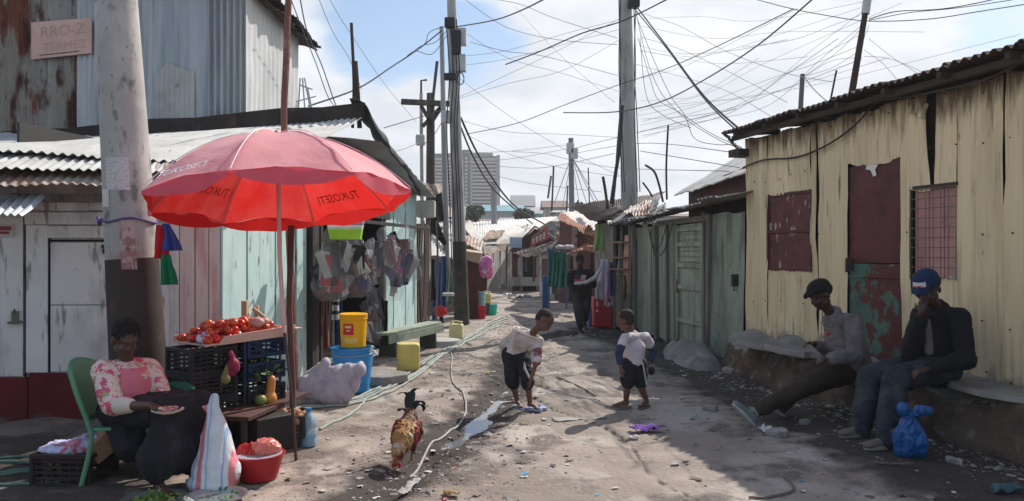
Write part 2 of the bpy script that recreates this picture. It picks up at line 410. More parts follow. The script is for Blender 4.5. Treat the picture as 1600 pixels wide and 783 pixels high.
# sheet order is x-major
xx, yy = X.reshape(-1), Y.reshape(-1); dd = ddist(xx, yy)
damp_shade = np.exp(-(dd/.42)**2)*1.0; damp_shade = np.maximum(damp_shade, np.exp(-((xx+.9+.25*(yy-9))/.8)**2)*.35*(yy > 8)*(yy < 15))
fur = np.abs(xx-(.55+.28*(7.6-yy)+.12*np.sin(yy*2.1))); damp_shade = np.maximum(damp_shade, np.exp(-(fur/.035)**2)*.75*(yy < 9))
line = xx-(1.9-.12*(yy-6)); damp_shade = np.maximum(damp_shade, np.clip(line/.8, 0, 1)*.85*(yy < 16))  # house shade on the right painted in as darker soil
damp_shade = np.maximum(damp_shade, np.clip((-1.9-xx)/.6, 0, 1)*.8*(yy < 7.2))  # shade of the near-left corner painted into the soil colour
at = g.data.attributes.new('damp_shade', 'FLOAT', 'POINT'); at.data.foreach_set('value', damp_shade)
# drain water
mb = MB(); path = smoothpath([G(*p) for p in ((700, 692), (720, 676), (745, 655), (780, 620), (798, 588))], 8); n = len(path)
A = np.zeros((n, 7, 3))
for i, p in enumerate(path):
    a = path[max(i-1, 0)]; b = path[min(i+1, n-1)]; t = (b-a); t.z = 0; t.normalize(); nn = V((t.y, -t.x, 0)); wd = .30*math.sin(math.pi*(i+.3)/n)**.4
    for j in range(7):
        q = p+nn*wd*(j/3-1); A[i, j] = (q.x, q.y, -.040)
mb.sheet(A)
struct('water', mb, mat('puddle water', (.16, .16, .165), .06, var=.1, bump=.04, bs=12, spec=.5))

hz = MB(); hz.box((0, 700, 23), (1990, 1790, 52)); HZ_ = bpy.data.materials.new('hazy air'); HZ_.use_nodes = True; nt = HZ_.node_tree; nt.nodes.remove(nt.nodes['Principled BSDF'])
pv = nt.nodes.new('ShaderNodeVolumePrincipled'); pv.inputs['Color'].default_value = (.86, .88, .92, 1); pv.inputs['Density'].default_value = .0010; pv.inputs['Anisotropy'].default_value = .3
nt.links.new(pv.outputs[0], nt.nodes['Material Output'].inputs['Volume']); hzo = struct('haze', hz, HZ_, False, kind='stuff'); SC.cycles.volume_bounces = 0
# ---------- right: cream tin house on its ledge
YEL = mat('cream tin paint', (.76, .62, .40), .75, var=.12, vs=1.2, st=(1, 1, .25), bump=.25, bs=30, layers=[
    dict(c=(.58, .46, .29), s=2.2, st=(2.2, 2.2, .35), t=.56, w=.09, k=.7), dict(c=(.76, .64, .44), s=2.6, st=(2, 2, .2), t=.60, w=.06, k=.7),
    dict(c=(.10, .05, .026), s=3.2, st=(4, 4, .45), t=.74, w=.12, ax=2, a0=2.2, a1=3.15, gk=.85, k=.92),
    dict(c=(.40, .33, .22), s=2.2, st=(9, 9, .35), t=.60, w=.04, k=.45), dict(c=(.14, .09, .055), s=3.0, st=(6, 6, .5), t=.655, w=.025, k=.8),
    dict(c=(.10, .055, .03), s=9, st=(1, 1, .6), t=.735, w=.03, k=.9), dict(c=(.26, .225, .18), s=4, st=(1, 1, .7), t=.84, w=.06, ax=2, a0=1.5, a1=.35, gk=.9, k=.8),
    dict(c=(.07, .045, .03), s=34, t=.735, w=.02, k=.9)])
DARK = mat('near-black void', (.018, .015, .014), .95, var=.3)  # near-black, mostly for linings, gaps and openings
RUSTD = mat('dark rusted roofing tin', (.055, .042, .035), .8, var=.4, vs=4, bump=.5, layers=[dict(c=(.11, .06, .04), s=5, t=.55, w=.1, k=.7)])
MAROON = mat('maroon oxide paint', (.105, .028, .028), .62, var=.25, vs=3, bump=.35, layers=[dict(c=(.055, .02, .02), s=4, t=.56, w=.08, k=.8), dict(c=(.2, .1, .08), s=18, t=.70, w=.03, k=.6)])
YW = Wall((5.804-.238*2.6, 2.6), (3.257, 10.70))
YTOP = 3.12; YB = .36
house = thing('tin_house', 'long cream corrugated tin house with maroon door and shutter on the right', 'house', YW.at(3, 0))
mb = MB(); sd = [0]
def ypanel(px0, px1, z0, z1, tilt0=0, tilt1=0, out=0.0, topout=0.0, dent=.012, amp=.010):
    sd[0] += 1
    a0 = YW.s_(px0); a1 = YW.s_(px1)
    bl = YW.at(a0, z0, out); br = YW.at(a1, z0, out); tr = YW.at(a1+tilt1, z1, out+topout); tl = YW.at(a0+tilt0, z1, out+topout)
    mb.corr(bl, br, tr, tl, .085, amp, .030, dent*1.9, .004, sd[0], 12, phase=a0)
zz_ = lambda px, py: YW.pt(px, py).z
s0 = (1186, 308, 422); sh = (1201, 1268, 304, 420); dr = (1326, 1408, 243, 600); wn = (1425, 1497, 292, 432)
shz = (YW.pt(1201, 422).z, YW.pt(1201, 304).z); drz = YW.pt(1365, 252).z; wz = (YW.pt(1425, 432).z, YW.pt(1497, 290).z)
ypanel(1166, 1201, YB, YTOP, out=.01); ypanel(1201, 1268, YB, shz[0]); ypanel(1201, 1268, shz[1], YTOP, out=.004)
ypanel(1268, 1277, YB, YTOP, tilt0=0, tilt1=.035, out=.002)
ypanel(1279, 1326, YB, YTOP, tilt0=.015, out=.012); ypanel(1326, 1350, drz, YTOP, out=.004); ypanel(1351.5, 1408, drz-.03, YTOP, tilt0=.01, out=.010)
ypanel(1408, 1425, YB, YTOP, out=.006, tilt0=.0); ypanel(1425, 1455, wz[1], YTOP, tilt1=.045, topout=.03, out=.004); ypanel(1459, 1497, wz[1]+.01, YTOP, out=.012, tilt0=-.02)
ypanel(1425, 1497, YB, wz[0], out=.0); ypanel(1497, 1571, YB, YTOP, out=.008, tilt1=.012); ypanel(1567, 1641, YB, YTOP, out=.022, tilt0=-.045)
ypanel(1641, 1790, YB, YTOP, out=.01); ypanel(1792, 2100, YB, YTOP, out=.008)
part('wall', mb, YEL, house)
mb = MB(); rs = random.Random(8); t = .2
while t < YW.L-.05:
    for z in (3.02, 2.55, 1.75, .95, .5):
        if rs.random() < .75 and not (shz[0] < z < shz[1] and YW.s_(1270) < t < YW.s_(1198)) and not (z < drz and YW.s_(1410) < t < YW.s_(1322)) and not (wz[0] < z < wz[1] and YW.s_(1500) < t < YW.s_(1422)):
            mb.ell(YW.at(t+rs.uniform(-.03, .03), z+rs.uniform(-.05, .05), .022), (.009, .009, .009), 8, 5)
    t += rs.uniform(.22, .36)
part('nail_heads', mb, plain((.06, .03, .02), .7), house)
# loose flap of tin near the eave
mb = MB(); mb.corr(YW.pt(1428, 180, .06), YW.pt(1452, 183, .07), YW.pt(1452, 160, .02), YW.pt(1426, 156, .02), .085, .006, .02, .02, .004, 77, 5); part('loose_flap', mb, YEL, house)
# body behind (gable and back walls, dark inside)
mb = MB(); dep = 3.2; n_ = -YW.n
Lw = YW.L
mb.hexa([YW.at(0, YB, -.05), YW.at(Lw, YB, -.05), YW.at(Lw, YTOP+.02, -.05), YW.at(0, YTOP+.02, -.05)], n_, .02)
part('inner_lining', mb, DARK, house, False)
mb = MB(); mb.corr(YW.at(Lw, YB, -.02), YW.at(Lw, YB, -dep), YW.at(Lw, YTOP+.5, -dep), YW.at(Lw, YTOP+.03, -.02), .085, .01, .01, .01, .004, 55)
mb.corr(YW.at(0, YB, -.02), YW.at(0, YB, -dep), YW.at(0, YTOP+.5, -dep), YW.at(0, YTOP+.03, -.02), .085, .01, .01, .01, .004, 56)
mb.corr(YW.at(0, YB, -dep), YW.at(Lw, YB, -dep), YW.at(Lw, YTOP+.45, -dep), YW.at(0, YTOP+.45, -dep), .085, .01, .01, .01, .004, 57)
part('end_wall', mb, YEL, house)
# roof: overlapping sheets running back from the street
mb = MB(); t = -.3; i = 0
while t < Lw+.05:
    w_ = .84; j = random.uniform(-.02, .02); z0 = YTOP+.12+j*.4; t1 = min(t+w_, Lw+.12)
    mb.corr(YW.at(t, z0, .34+j), YW.at(t1, z0+.006, .34+j*.6), YW.at(t1, z0+.50, -dep), YW.at(t, z0+.5, -dep), .105, .020, .02, .012, .005, 100+i, 14)
    t += .78; i += 1
part('roof', mb, RUSTD, house)
mb = MB(); mb.beam(YW.at(-.2, YTOP+.045, .16), YW.at(Lw+.05, YTOP+.04, .16), .07, .06)
for k in range(12):
    t = .2+k*.72; mb.beam(YW.at(t, YTOP+.06, .3), YW.at(t, YTOP+.12, -.4), .05, .06)
part('rafter', mb, mat('sooty rafter wood', (.06, .045, .035), .9, var=.3), house, bevel=.003)
# eave tips hanging at the far corner
mb = MB(); c = YW.at(Lw, YTOP, .1); mb.corr(c+V((-.18, -.1, .05)), c+V((.1, .25, -.18)), c+V((.1, .3, -.1)), c+V((-.25, .0, .12)), .1, .015, .03, .03, .005, 3, 4)
mb.box(c+V((.05, .0, -.17)), (.3, .25, .1), .3); part('broken_eave', mb, RUSTD, house)
# shutter
def slab(px0, px1, z0, z1, out, th, mb, rag=.0):
    a0 = YW.s_(px0); a1 = YW.s_(px1); mb.hexa([YW.at(a0, z0, out), YW.at(a1, z0+rag, out), YW.at(a1, z1, out), YW.at(a0, z1-rag, out)], -YW.n, th)
mb = MB(); slab(1200, 1269, shz[0]-.01, shz[1]+.01, -.012, .03, mb)
SH = mat('maroon shutter paint with chalk smears', (.125, .035, .035), .6, var=.25, bump=.3, layers=[dict(c=(.06, .022, .022), s=5, t=.57, w=.07, k=.8), dict(c=(.5, .45, .43), s=9, st=(1, 1, .45), t=.60, w=.02, k=.8)])
shu = part('shutter', mb, SH, house, False, bevel=.004)
mb = MB(); 
for px in (1200, 1267.5): mb.beam(YW.px(px, shz[0], .004), YW.px(px, shz[1], .004), .03, .02, YW.n)
for z in (shz[0]+.02, (shz[0]+shz[1])/2, shz[1]-.02): mb.beam(YW.px(1201, z, .0), YW.px(1267, z, .0), .015, .035)
part('frame', mb, MAROON, shu, False, bevel=.003)
# door
TEAL = mat('teal paint over maroon door tin', (.065, .135, .11), .6, var=.2, bump=.4, layers=[
    dict(c=(.10, .026, .026), s=4.2, t=.485, w=.025, ax=1, a0=3.0, a1=2.3, gk=.26, k=1), dict(c=(.02, .016, .015), s=2.6, st=(1, 1, .5), t=.62, w=.06, k=.85), dict(c=(.3, .22, .12), s=8, t=.66, w=.03, k=.6), dict(c=(.35, .42, .36), s=6, t=.70, w=.04, k=.5)])
door = None
zj = YW.pt(1365, 412).z; zt = YW.pt(1365, 425).z
mb = MB(); a0 = YW.s_(1326); a1 = YW.s_(1408)
mb.hexa([YW.at(a0, zj, -.01), YW.at(a1, zj+.01, -.01), YW.at(a1, YW.pt(1408, 240).z, -.01), YW.at(a0, YW.pt(1326, 262).z, -.01)], -YW.n, .03)
door = part('door', mb, MAROON, house, False, bevel=.004)
mb = MB(); mb.hexa([YW.at(a0, YB, -.014), YW.at(a1, YB, -.014), YW.at(a1, zj-.004, -.006), YW.at(a0, zj-.004, -.006)], -YW.n, .025)
mb.beam(YW.at(a0, zj-.15, .004), YW.at(a1, zj-.14, .004), .012, .02); part('lower_sheet', mb, TEAL, door, False, bevel=.004, label='lower door sheet with peeling teal paint over maroon')
mb = MB(); mb.tube([YW.px(1330, zj+.05, .015), YW.px(1330, zj+.05, .06), YW.px(1330, zj-.1, .06)], .014); mb.box(YW.px(1331, zj-.02, .03), (.06, .05, .12)); part('latch', mb, RUSTD, door)
mb = MB(); c = YW.pt(1363, 266, .004); q = [c+YW.d*a+V((0, 0, b)) for a, b in ((-.10, .06), (-.03, .075), (.08, .06), (.1, .02), (.02, -.0), (-.02, -.07), (-.07, -.06), (-.05, 0))]
mb.add(q+[p+YW.n*.002 for p in q], [tuple(range(8)), tuple(range(15, 7, -1))]+[(i, (i+1) % 8, (i+1) % 8+8, i+8) for i in range(8)])
part('torn_paper', mb, plain((.7, .7, .68)), door, False)
# window with grille
PINKP = mat('faded pink boards', (.52, .28, .26), .85, var=.2, vs=2, st=(1, 1, .3), layers=[dict(c=(.25, .13, .12), s=6, st=(2, 2, .3), t=.62, w=.06, k=.6)])
mb = MB(); ws = [1427, 1449, 1472, 1496]
for k in range(3): slab(ws[k]+.4, ws[k+1]-.4, wz[0]-.02, wz[1], -.02-.004*k, .02, mb)
win = part('window', mb, PINKP, house, False, bevel=.003, label='pink boarded window behind rusty wire mesh')
mb = MB()
for k in range(7): px = 1425+k*(1497-1425)/6; mb.tube([YW.px(px, wz[0]-.02, .022), YW.px(px, wz[1]+.01, .022)], .0045, 5)
for k in range(10): z = wz[0]+(wz[1]-wz[0])*k/9; mb.tube([YW.px(1424, z, .027), YW.px(1498, z, .027)], .0045, 5)
part('grille', mb, mat('rusty wire', (.2, .16, .14), .6, .4), win)
mb = MB(); mb.beam(YW.px(1425, wz[0]-.03, .01), YW.px(1425, wz[1]+.02, .01), .03, .02, YW.n); mb.beam(YW.px(1424, wz[1]+.02, .012), YW.px(1498, wz[1]+.02, .012), .02, .03)
part('frame', mb, mat('dark frame wood', (.05, .035, .03), .8), win, False)
# cable on the house front
def wallpts(l, out): return smoothpath([YW.pt(a, b, out) for a, b in l], 5)
mb = MB(); mb.tube(wallpts([(1166, 262), (1200, 250), (1250, 246), (1300, 226), (1345, 193), (1372, 160)], .05), .011, 6)
solo('cable', 'thick black cable sagging across the cream tin wall left of the door', 'cable', mb, plain((.02, .02, .02), .5))
mb = MB(); mb.tube(wallpts([(1372, 158), (1430, 152), (1500, 138), (1555, 124), (1640, 84)], .09), .012, 6)
solo('cable', 'thick brown cable running under the eave above the barred window', 'cable', mb, plain((.07, .05, .04), .5))
# ---------- ledge
def ledge():
    front = [(5.06, 2.2), (4.62, 3.2), (4.2, 4.6), (3.86, 5.9), (3.62, 6.7), (3.42, 7.5), (3.2, 8.5), (2.98, 9.3), (2.86, 9.9), (2.95, 10.5)]
    fp = smoothpath([V((a, b, 0)) for a, b in front], 14); n = len(fp); m = 26; A = np.zeros((n, m, 3))
    for i, p in enumerate(fp):
        q = fp[min(i+1, n-1)]-fp[max(i-1, 0)]; q.normalize(); nn = V((-q.y, q.x, 0))
        H_ = .43+.03*math.sin(i*.21); 
        for j in range(m):
            v = j/(m-1)
            if v < .42: t = v/.42; off = .06-.05*t; z = -.06+t*(H_+.02)
            elif v < .55: t = (v-.42)/.13; off = .01-.12*t; z = H_-.04+.05*math.sin(t*math.pi/2)
            else: t = (v-.55)/.45; off = -.11-.75*t; z = H_+.01+.03*t
            A[i, j] = (p.x+nn.x*off, p.y+nn.y*off, z)
    d = vn(A*2.5, 31)*.05+vn(A*6, 32)*.028+vn(A*15, 33)*.014+np.abs(vn(A*35, 34))*.008
    du = np.gradient(A, axis=0); dv = np.gradient(A, axis=1); nm = np.cross(du, dv); nm /= np.linalg.norm(nm, axis=2, keepdims=True)+1e-9
    if nm[n//2, 8, 0] > 0: nm = -nm
    A = A+nm*d[..., None]*1.25
    # broken cracks across the top screed
    for (cy, sl, dp) in ((6.05, .5, .05), (5.3, -.6, .04), (8.0, .3, .05), (9.2, -.5, .05)):
        line = np.abs(A[..., 1]-cy-sl*(A[..., 0]-3.8)-.09*vn(A*5, 61)); A[..., 2] -= dp*np.exp(-(line/.028)**2)*(A[..., 2] > .3)
    mb = MB(); mb.sheet(A)
    # split top (cement) and side (earth)
    zc = A[:-1, :-1, 2].reshape(-1); jj = np.tile(np.arange(m-1), n-1)
    return mb, jj
mb, jj = ledge()
CEM = mat('old cement screed', (.25, .235, .22), .9, var=.2, vs=3, bump=.5, bs=30, layers=[dict(c=(.17, .155, .145), s=2.6, t=.55, w=.07, k=.75, d=8), dict(c=(.37, .35, .33), s=5, t=.62, w=.06, k=.6)])
EARTH = mat('earth and rubble face', (.11, .082, .065), .95, var=.3, vs=4, bump=.8, bs=22, bd=.03, layers=[dict(c=(.25, .215, .185), s=8, t=.60, w=.05, k=.7), dict(c=(.055, .042, .036), s=3, t=.57, w=.06, k=.8), dict(c=(.2, .11, .09), s=2, t=.63, w=.04, k=.7)])
mb.mi = [0 if (j > 10+int(2.2*vn(np.array([k*.02, 0, 0]), 3))) else 1 for k, j in enumerate(jj)]
solo('ledge', 'broken cement-topped earth ledge along the foot of the cream tin house', 'ledge', mb, [CEM, EARTH], ang=180)
# loose slabs lying on ledge
def slabmesh(c, sx, sy, sz, rz, seed, tilt=0):
    mb = MB(); n = 14; rs = np.random.default_rng(seed); A = []
    ang = np.linspace(0, 2*math.pi, n, endpoint=False); rr = 1+rs.uniform(-.18, .12, n)
    M = Matrix.Rotation(rz, 3, 'Z') @ Matrix.Rotation(tilt, 3, 'X')
    top = [V(c)+M@V((math.cos(a)*sx*r, math.sin(a)*sy*r, sz/2+rs.uniform(-.006, .006))) for a, r in zip(ang, rr)]
    bot = [V(c)+M@V((math.cos(a)*sx*r*1.05, math.sin(a)*sy*r*1.05, -sz/2)) for a, r in zip(ang, rr)]
    mb.add(top+bot, [tuple(range(n)), tuple(range(2*n-1, n-1, -1))]+[(i+n, (i+1) % n+n, (i+1) % n, i) for i in range(n)]); return mb
def ontop(px, py, z): return G(px, py, z)
solo('cement_slab', 'cracked cement slab lying on the ledge left of the man in the black cap', 'slab', slabmesh(ontop(1238, 548, .47), .42, .22, .07, 1.75, 4, .06), CEM, bevel=.008)
solo('cement_slab', 'tilted cement slab at the far left end of the ledge by the green shack', 'slab', slabmesh(ontop(1180, 540, .46), .34, .17, .06, 1.75, 5, .12), CEM, bevel=.008)
solo('cement_slab', 'broad cement slab on the ledge right of the man in the blue cap', 'slab', slabmesh(ontop(1560, 612, .46), .5, .26, .05, 1.8, 6, .05), CEM, bevel=.008)
# ---------- green shacks
GRN = mat('weathered green paint', (.31, .345, .275), .85, var=.2, vs=1.5, st=(1, 1, .3), bump=.4, bs=30, layers=[
    dict(c=(.13, .135, .105), s=2.5, st=(3, 3, .3), t=.55, w=.08, k=.75), dict(c=(.30, .33, .26), s=3, st=(3, 3, .25), t=.60, w=.05, k=.7),
    dict(c=(.09, .08, .065), s=8, st=(2, 2, .3), t=.66, w=.04, k=.8), dict(c=(.2, .17, .14), s=3, t=.85, w=.1, ax=2, a0=.9, a1=0, gk=.7, k=.8)])
GREYW = mat('bare grey timber', (.19, .175, .155), .9, var=.25, vs=3, st=(3, 3, .3), bump=.5, layers=[dict(c=(.09, .08, .07), s=5, st=(3, 3, .3), t=.58, w=.07, k=.7)])
GTIN = mat('dull galvanised roofing', (.27, .26, .25), .85, .1, var=.2, vs=3, bump=.25, layers=[dict(c=(.17, .115, .085), s=2.5, t=.6, w=.05, k=.75, r=.9), dict(c=(.38, .37, .36), s=2, t=.62, w=.08, k=.7), dict(c=(.11, .1, .095), s=6, t=.64, w=.05, k=.6)])
GW = Wall((3.27, 10.5), (2.13, 16.35)); GT = 2.2
sh1 = thing('green_shack', 'weathered green shack with plank door and corrugated panel beside the cream house', 'shack', GW.at(1.5, 0))
mb = MB(); a0, a1 = GW.s_(1163.5), GW.s_(1112)
mb.corr(GW.at(a0, .0, .02), GW.at(a1, .0, .02), GW.at(a1, 2.16, .0), GW.at(a0, 2.14, 0), .075, .012, .02, .012, .004, 5); part('corrugated_panel', mb, GRN, sh1)
mb = MB(); mb.box(GW.px(1155, 1.18, .05), (.05, .13, .17), math.atan2(GW.d.y, GW.d.x)); mb.tube([GW.px(1154, 1.1, .06), GW.px(1153, 1.04, .07), GW.px(1158, 1.04, .07)], .008); part('padlock', mb, plain((.03, .03, .03), .4), sh1)
mb = MB()
def gpost(px, w, z0, z1, out=.03, dx=0): mb.beam(GW.px(px, z0, out), GW.px(px, z1, out)+GW.d*dx, w, .05, GW.n)
gpost(1110, .09, 0, 2.15, .05, -.04); gpost(1104, .07, 0, 2.2, .03, .05); gpost(1058, .09, .0, 2.1, .03); gpost(1030, .10, 0, 2.05, .06, .06); gpost(1045, .06, 0, 2.1, .03)
mb.beam(GW.px(1112, 2.1, .03), GW.px(1030, 2.08, .03), .05, .09); part('post', mb, GREYW, sh1, False, bevel=.005)
mb = MB(); d0, d1 = 1101.5, 1061
mb.hexa([GW.px(d0, .12, .02), GW.px(d1, .1, .02), GW.px(d1, 2.02, .02), GW.px(d0, 2.04, .02)], -GW.n, .03); dg_ = part('door', mb, GRN, sh1, False, bevel=.004)
mb = MB()
for z in (.45, 1.0, 1.36, 1.7, 1.95): mb.beam(GW.px(d0, z, .04), GW.px(d1, z, .04), .03, .07)
for px in (d0-1, (d0+d1)/2 if False else d1+1): mb.beam(GW.px(px, .1, .045), GW.px(px, 2.02, .045), .07, .03, GW.n)
for k in range(6): mb.beam(GW.px(d0-2, 1.42+k*.09, .03), GW.px(d1+2, 1.42+k*.09, .03), .02, .012)
part('panel_frame', mb, GRN, dg_, False, bevel=.003)
mb = MB(); mb.beam(GW.px(1063, .9, .06), GW.px(1063, 1.12, .06), .02, .02); mb.tube([GW.px(1063, .95, .06), GW.px(1066, .93, .08), GW.px(1063, .9, .06)], .008); part('bolt', mb, RUSTD, dg_)
mb = MB(); rs = random.Random(3); px = 1057
while px > 992:
    w_ = rs.uniform(7, 13)*(1 if px > 1020 else .8); z1 = 2.08+rs.uniform(-.05, .05); o_ = rs.uniform(0, .03)
    mb.hexa([GW.px(px, rs.uniform(0, .1), o_), GW.px(px-w_+1, rs.uniform(0, .1), o_), GW.px(px-w_+1+rs.uniform(-1, .5), z1, o_), GW.px(px, z1, o_)], -GW.n, .02); px -= w_
part('plank_wall', mb, GRN, sh1, False, bevel=.003)
mb = MB(); mb.hexa([GW.px(1165, 0, -.06), GW.px(960, 0, -.06), GW.px(960, 2.1, -.06), GW.px(1165, 2.1, -.06)], -GW.n, .02)
mb.hexa([GW.px(1165, 0, -2.6), GW.px(960, 0, -2.6), GW.px(960, 2.1, -2.6), GW.px(1165, 2.1, -2.6)], -GW.n, .02)
part('inner_lining', mb, DARK, sh1, False)
mb = MB(); t = -.02; k = 0
while t < GW.s_(985):
    j = rs.uniform(-.06, .06); dz = rs.uniform(-.02, .02)
    mb.corr(GW.at(t, 2.32-.045*t+dz, .36+j), GW.at(t+.84, 2.28-.045*t+dz+rs.uniform(-.05, .05), .36+j+rs.uniform(-.10, .10)), GW.at(t+.84, 2.6+dz, -2.2), GW.at(t, 2.68+dz, -2.2), .08, .013, .07, .035, .004, 200+k, 12); t += .76; k += 1
part('roof', mb, GTIN, sh1)
# upper roof standing behind
mb = MB()
for k in range(4):
    a = k/4; b = (k+1.08)/4; f = lambda u, v: (P(1172, 262, 11.6).lerp(P(1050, 306, 15.6), u)).lerp(P(1300, 206, 13.6).lerp(P(1180, 268, 17.6), u), v)
    q = [P(1170, 268, 10.9).lerp(P(1056, 306, 15.2), x) for x in (a, b)]; r_ = [P(1300, 262, 13.2).lerp(P(1200, 268, 17.2), x)+V((0, 0, .75)) for x in (a, b)]
    mb.corr(q[0], q[1], r_[1], r_[0], .09, .015, .03, .02, .004, 300+k, 10)
ru = thing('tin_roof_house', 'taller shack roof of grey corrugated sheets rising behind the green shack', 'shack', (5, 14, 0))
part('roof', mb, GTIN, ru)
mb = MB(); q0, q1 = P(1172, 262, 11.2), P(1060, 304, 15.1)
mb.hexa([V((q0.x+.2, q0.y, 1.5)), V((q1.x+.2, q1.y, 1.5)), q1+V((.2, 0, .10)), q0+V((.2, 0, .12))], (1, .2, 0), .05)
mb.hexa([V((q0.x+.3, q0.y, 1.5)), V((q0.x+2, q0.y+1.4, 1.5)), V((q0.x+2, q0.y+1.4, q0.z+.5)), q0+V((.3, 0, .12))], (.2, 1, 0), .05)
part('wall', mb, MAROON, ru, False)
# stuff hung / leaning on the green shack
mb = MB(); mb.sheet(np.array([[list(GW.px(996-k*.9, .75+v*1.15, .12+.02*math.sin(v*5+k))) for v in np.linspace(0, 1, 9)] for k in (0, 4, 8, 12)]), .02)
solo('board', 'peach coloured board leaning upright on the far end of the green shack', 'board', mb, plain((.52, .30, .19), .8), bevel=.002)
mb = MB(); mb.tube(smoothpath([GW.px(1060, 2.05, .1), GW.px(1048, 1.6, .12), GW.px(1035, 1.5, .12), GW.px(1026, 1.75, .1), GW.px(1022, 2.0, .1)]), .009, 6); mb.tube(smoothpath([GW.px(1050, 2.05, .1), GW.px(1042, 1.7, .12), GW.px(1030, 1.68, .12), GW.px(1024, 1.95, .1)]), .007, 6)
solo('cable', 'black cable looped on the front of the green shack', 'cable', mb, plain((.02, .02, .02), .5))
# grey mound at its foot
def mound(c, rx, ry, h, seed, name, label, cat, m_):
    n = 40; A = np.zeros((n, n, 3))
    for i in range(n):
        for j in range(n):
            u = (i/(n-1)*2-1)*1.15; v = (j/(n-1)*2-1)*1.15; r = math.hypot(u, v); q = max(0, 1-r*r)
            A[i, j] = (c[0]+u*rx, c[1]+v*ry, h*q**.7-.05*(r > 1)-.02)
    A[..., 2] += (vn(A*4, seed)*.07+vn(A*11, seed+1)*.035)*(A[..., 2] > .0)
    mb = MB(); mb.sheet(A); return solo(name, label, cat, mb, m_, ang=180)
mound((2.60, 11.2), .34, 1.25, .27, 4, 'cement_mound', 'grey cement mound spilled against the foot of the green shack', 'mound', CEM)
# ---------- left: white painted kiosk front
WHT = mat('chalky white paint', (.74, .70, .66), .85, var=.1, vs=1.5, bump=.3, bs=20, layers=[
    dict(c=(.40, .375, .35), s=2, st=(1.5, 1.5, .5), t=.58, w=.08, k=.7), dict(c=(.18, .15, .125), s=5, st=(2, 2, .35), t=.63, w=.03, k=.75), dict(c=(.22, .16, .13), s=26, t=.70, w=.02, k=.7)])
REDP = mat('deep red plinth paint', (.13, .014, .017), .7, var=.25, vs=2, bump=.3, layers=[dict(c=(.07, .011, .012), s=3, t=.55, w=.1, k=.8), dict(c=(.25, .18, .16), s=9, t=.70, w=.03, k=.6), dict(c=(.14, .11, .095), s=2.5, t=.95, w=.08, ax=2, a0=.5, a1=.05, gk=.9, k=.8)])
LW = Wall((-7.2, 6.27), (-2.80, 7.44)); LW.n = V((LW.d.y, -LW.d.x, 0)); LW.n = LW.n if LW.n.y < 0 else -LW.n
kiosk = thing('white_kiosk', 'white painted timber kiosk with deep red plinth behind the seated woman', 'kiosk', LW.at(2.4, 0))
mb = MB(); z2 = 2.3
def lp(px0, px1, py0, py1, out, th=.03, m=None, zt=None, zb=None):
    m = m or mb; a0, a1 = LW.s_(px0), LW.s_(px1)
    zb_ = (LW.pt(px0, py0).z, LW.pt(px1, py0).z) if zb is None else (zb, zb); zt_ = (LW.pt(px0, py1).z, LW.pt(px1, py1).z) if zt is None else (zt, zt)
    m.hexa([LW.at(a0, zb_[0], out), LW.at(a1, zb_[1], out), LW.at(a1, zt_[1], out), LW.at(a0, zt_[0], out)], -LW.n, th)
lp(-330, 278, 600, 300, -.03, .04, zb=.35, zt=2.4)
lp(41, 75, 582, 352, .012); lp(40, 176, 351, 332, .03, .04); lp(38, 178, 329, 312, .022, .04); lp(42, 176, 372, 353, .006)
lp(82, 140, 330, 316, .045, .02); lp(-300, -4, 590, 320, .0)
lp(266, 280, 582, 350, .012); lp(236, 300, 345, 330, .02)
part('wall', mb, WHT, kiosk, False, bevel=.004)
mb = MB(); lp(0, 36, 588, 340, .0, .03); d1 = part('door', mb, WHT, kiosk, False, bevel=.004)
mb = MB(); mb.box(LW.pt(25, 496, .025), (.05, .03, .12), .25); mb.tube([LW.pt(14, 504, .03), LW.pt(40, 502, .03)], .011); mb.tube([LW.pt(26, 488, .04), LW.pt(26, 482, .05), LW.pt(23, 488, .05)], .008); part('latch', mb, plain((.16, .15, .12), .4), d1)
mb = MB(); lp(79, 181, 476, 379, .004, .03); lp(79, 181, 581, 477.5, .004, .03); d2 = part('door', mb, WHT, kiosk, False, bevel=.004, label='split white board door beside the concrete pole')
mb = MB(); mb.box(LW.pt(165, 385, .02), (.06, .03, .03), .25); mb.box(LW.pt(165, 392, .02), (.04, .03, .05), .25); part('hinge', mb, plain((.03, .03, .03), .5), d2)
mb = MB(); lp(181, 266, 581, 351, .002, .03); part('door', mb, WHT, kiosk, False, bevel=.004, label='narrow white board door right of the pole')
mb = MB(); lp(38.5, 40.5, 590, 340, .004, .02); lp(76, 78.5, 582, 372, .001, .02); lp(181, 182, 581, 360, .012, .01); lp(76, 182, 377.5, 374.5, .006, .02); part('gap_strip', mb, DARK, kiosk, False)
mb = MB()
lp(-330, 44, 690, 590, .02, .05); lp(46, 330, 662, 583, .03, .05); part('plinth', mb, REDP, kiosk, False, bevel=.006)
# painted patch with letters at far left
mb = MB(); lp(-30, 22, 370, 350, .032, .01); part('label_board', mb, plain((.62, .58, .55)), kiosk, False)
mb = MB(); lp(-30, 20, 360, 354, .043, .004); lp(-30, 17, 366, 362, .043, .004); part('label_stripe', mb, plain((.35, .06, .05)), kiosk, False)
# pink-white planks between kiosk and teal shop
PKW = mat('white boards tinged pink', (.70, .55, .52), .85, var=.12, st=(1, 1, .3), layers=[dict(c=(.58, .26, .25), s=3, st=(3, 3, .3), t=.57, w=.06, k=.7), dict(c=(.3, .26, .24), s=7, st=(2, 2, .3), t=.67, w=.03, k=.7)])
mb = MB(); lp(281, 304, 590, 350, .014); lp(305.5, 326, 590, 352, .006); lp(327, 344, 590, 350, .016); part('plank_wall', mb, PKW, kiosk, False, bevel=.004, label='pink-tinged boards right of the pole')
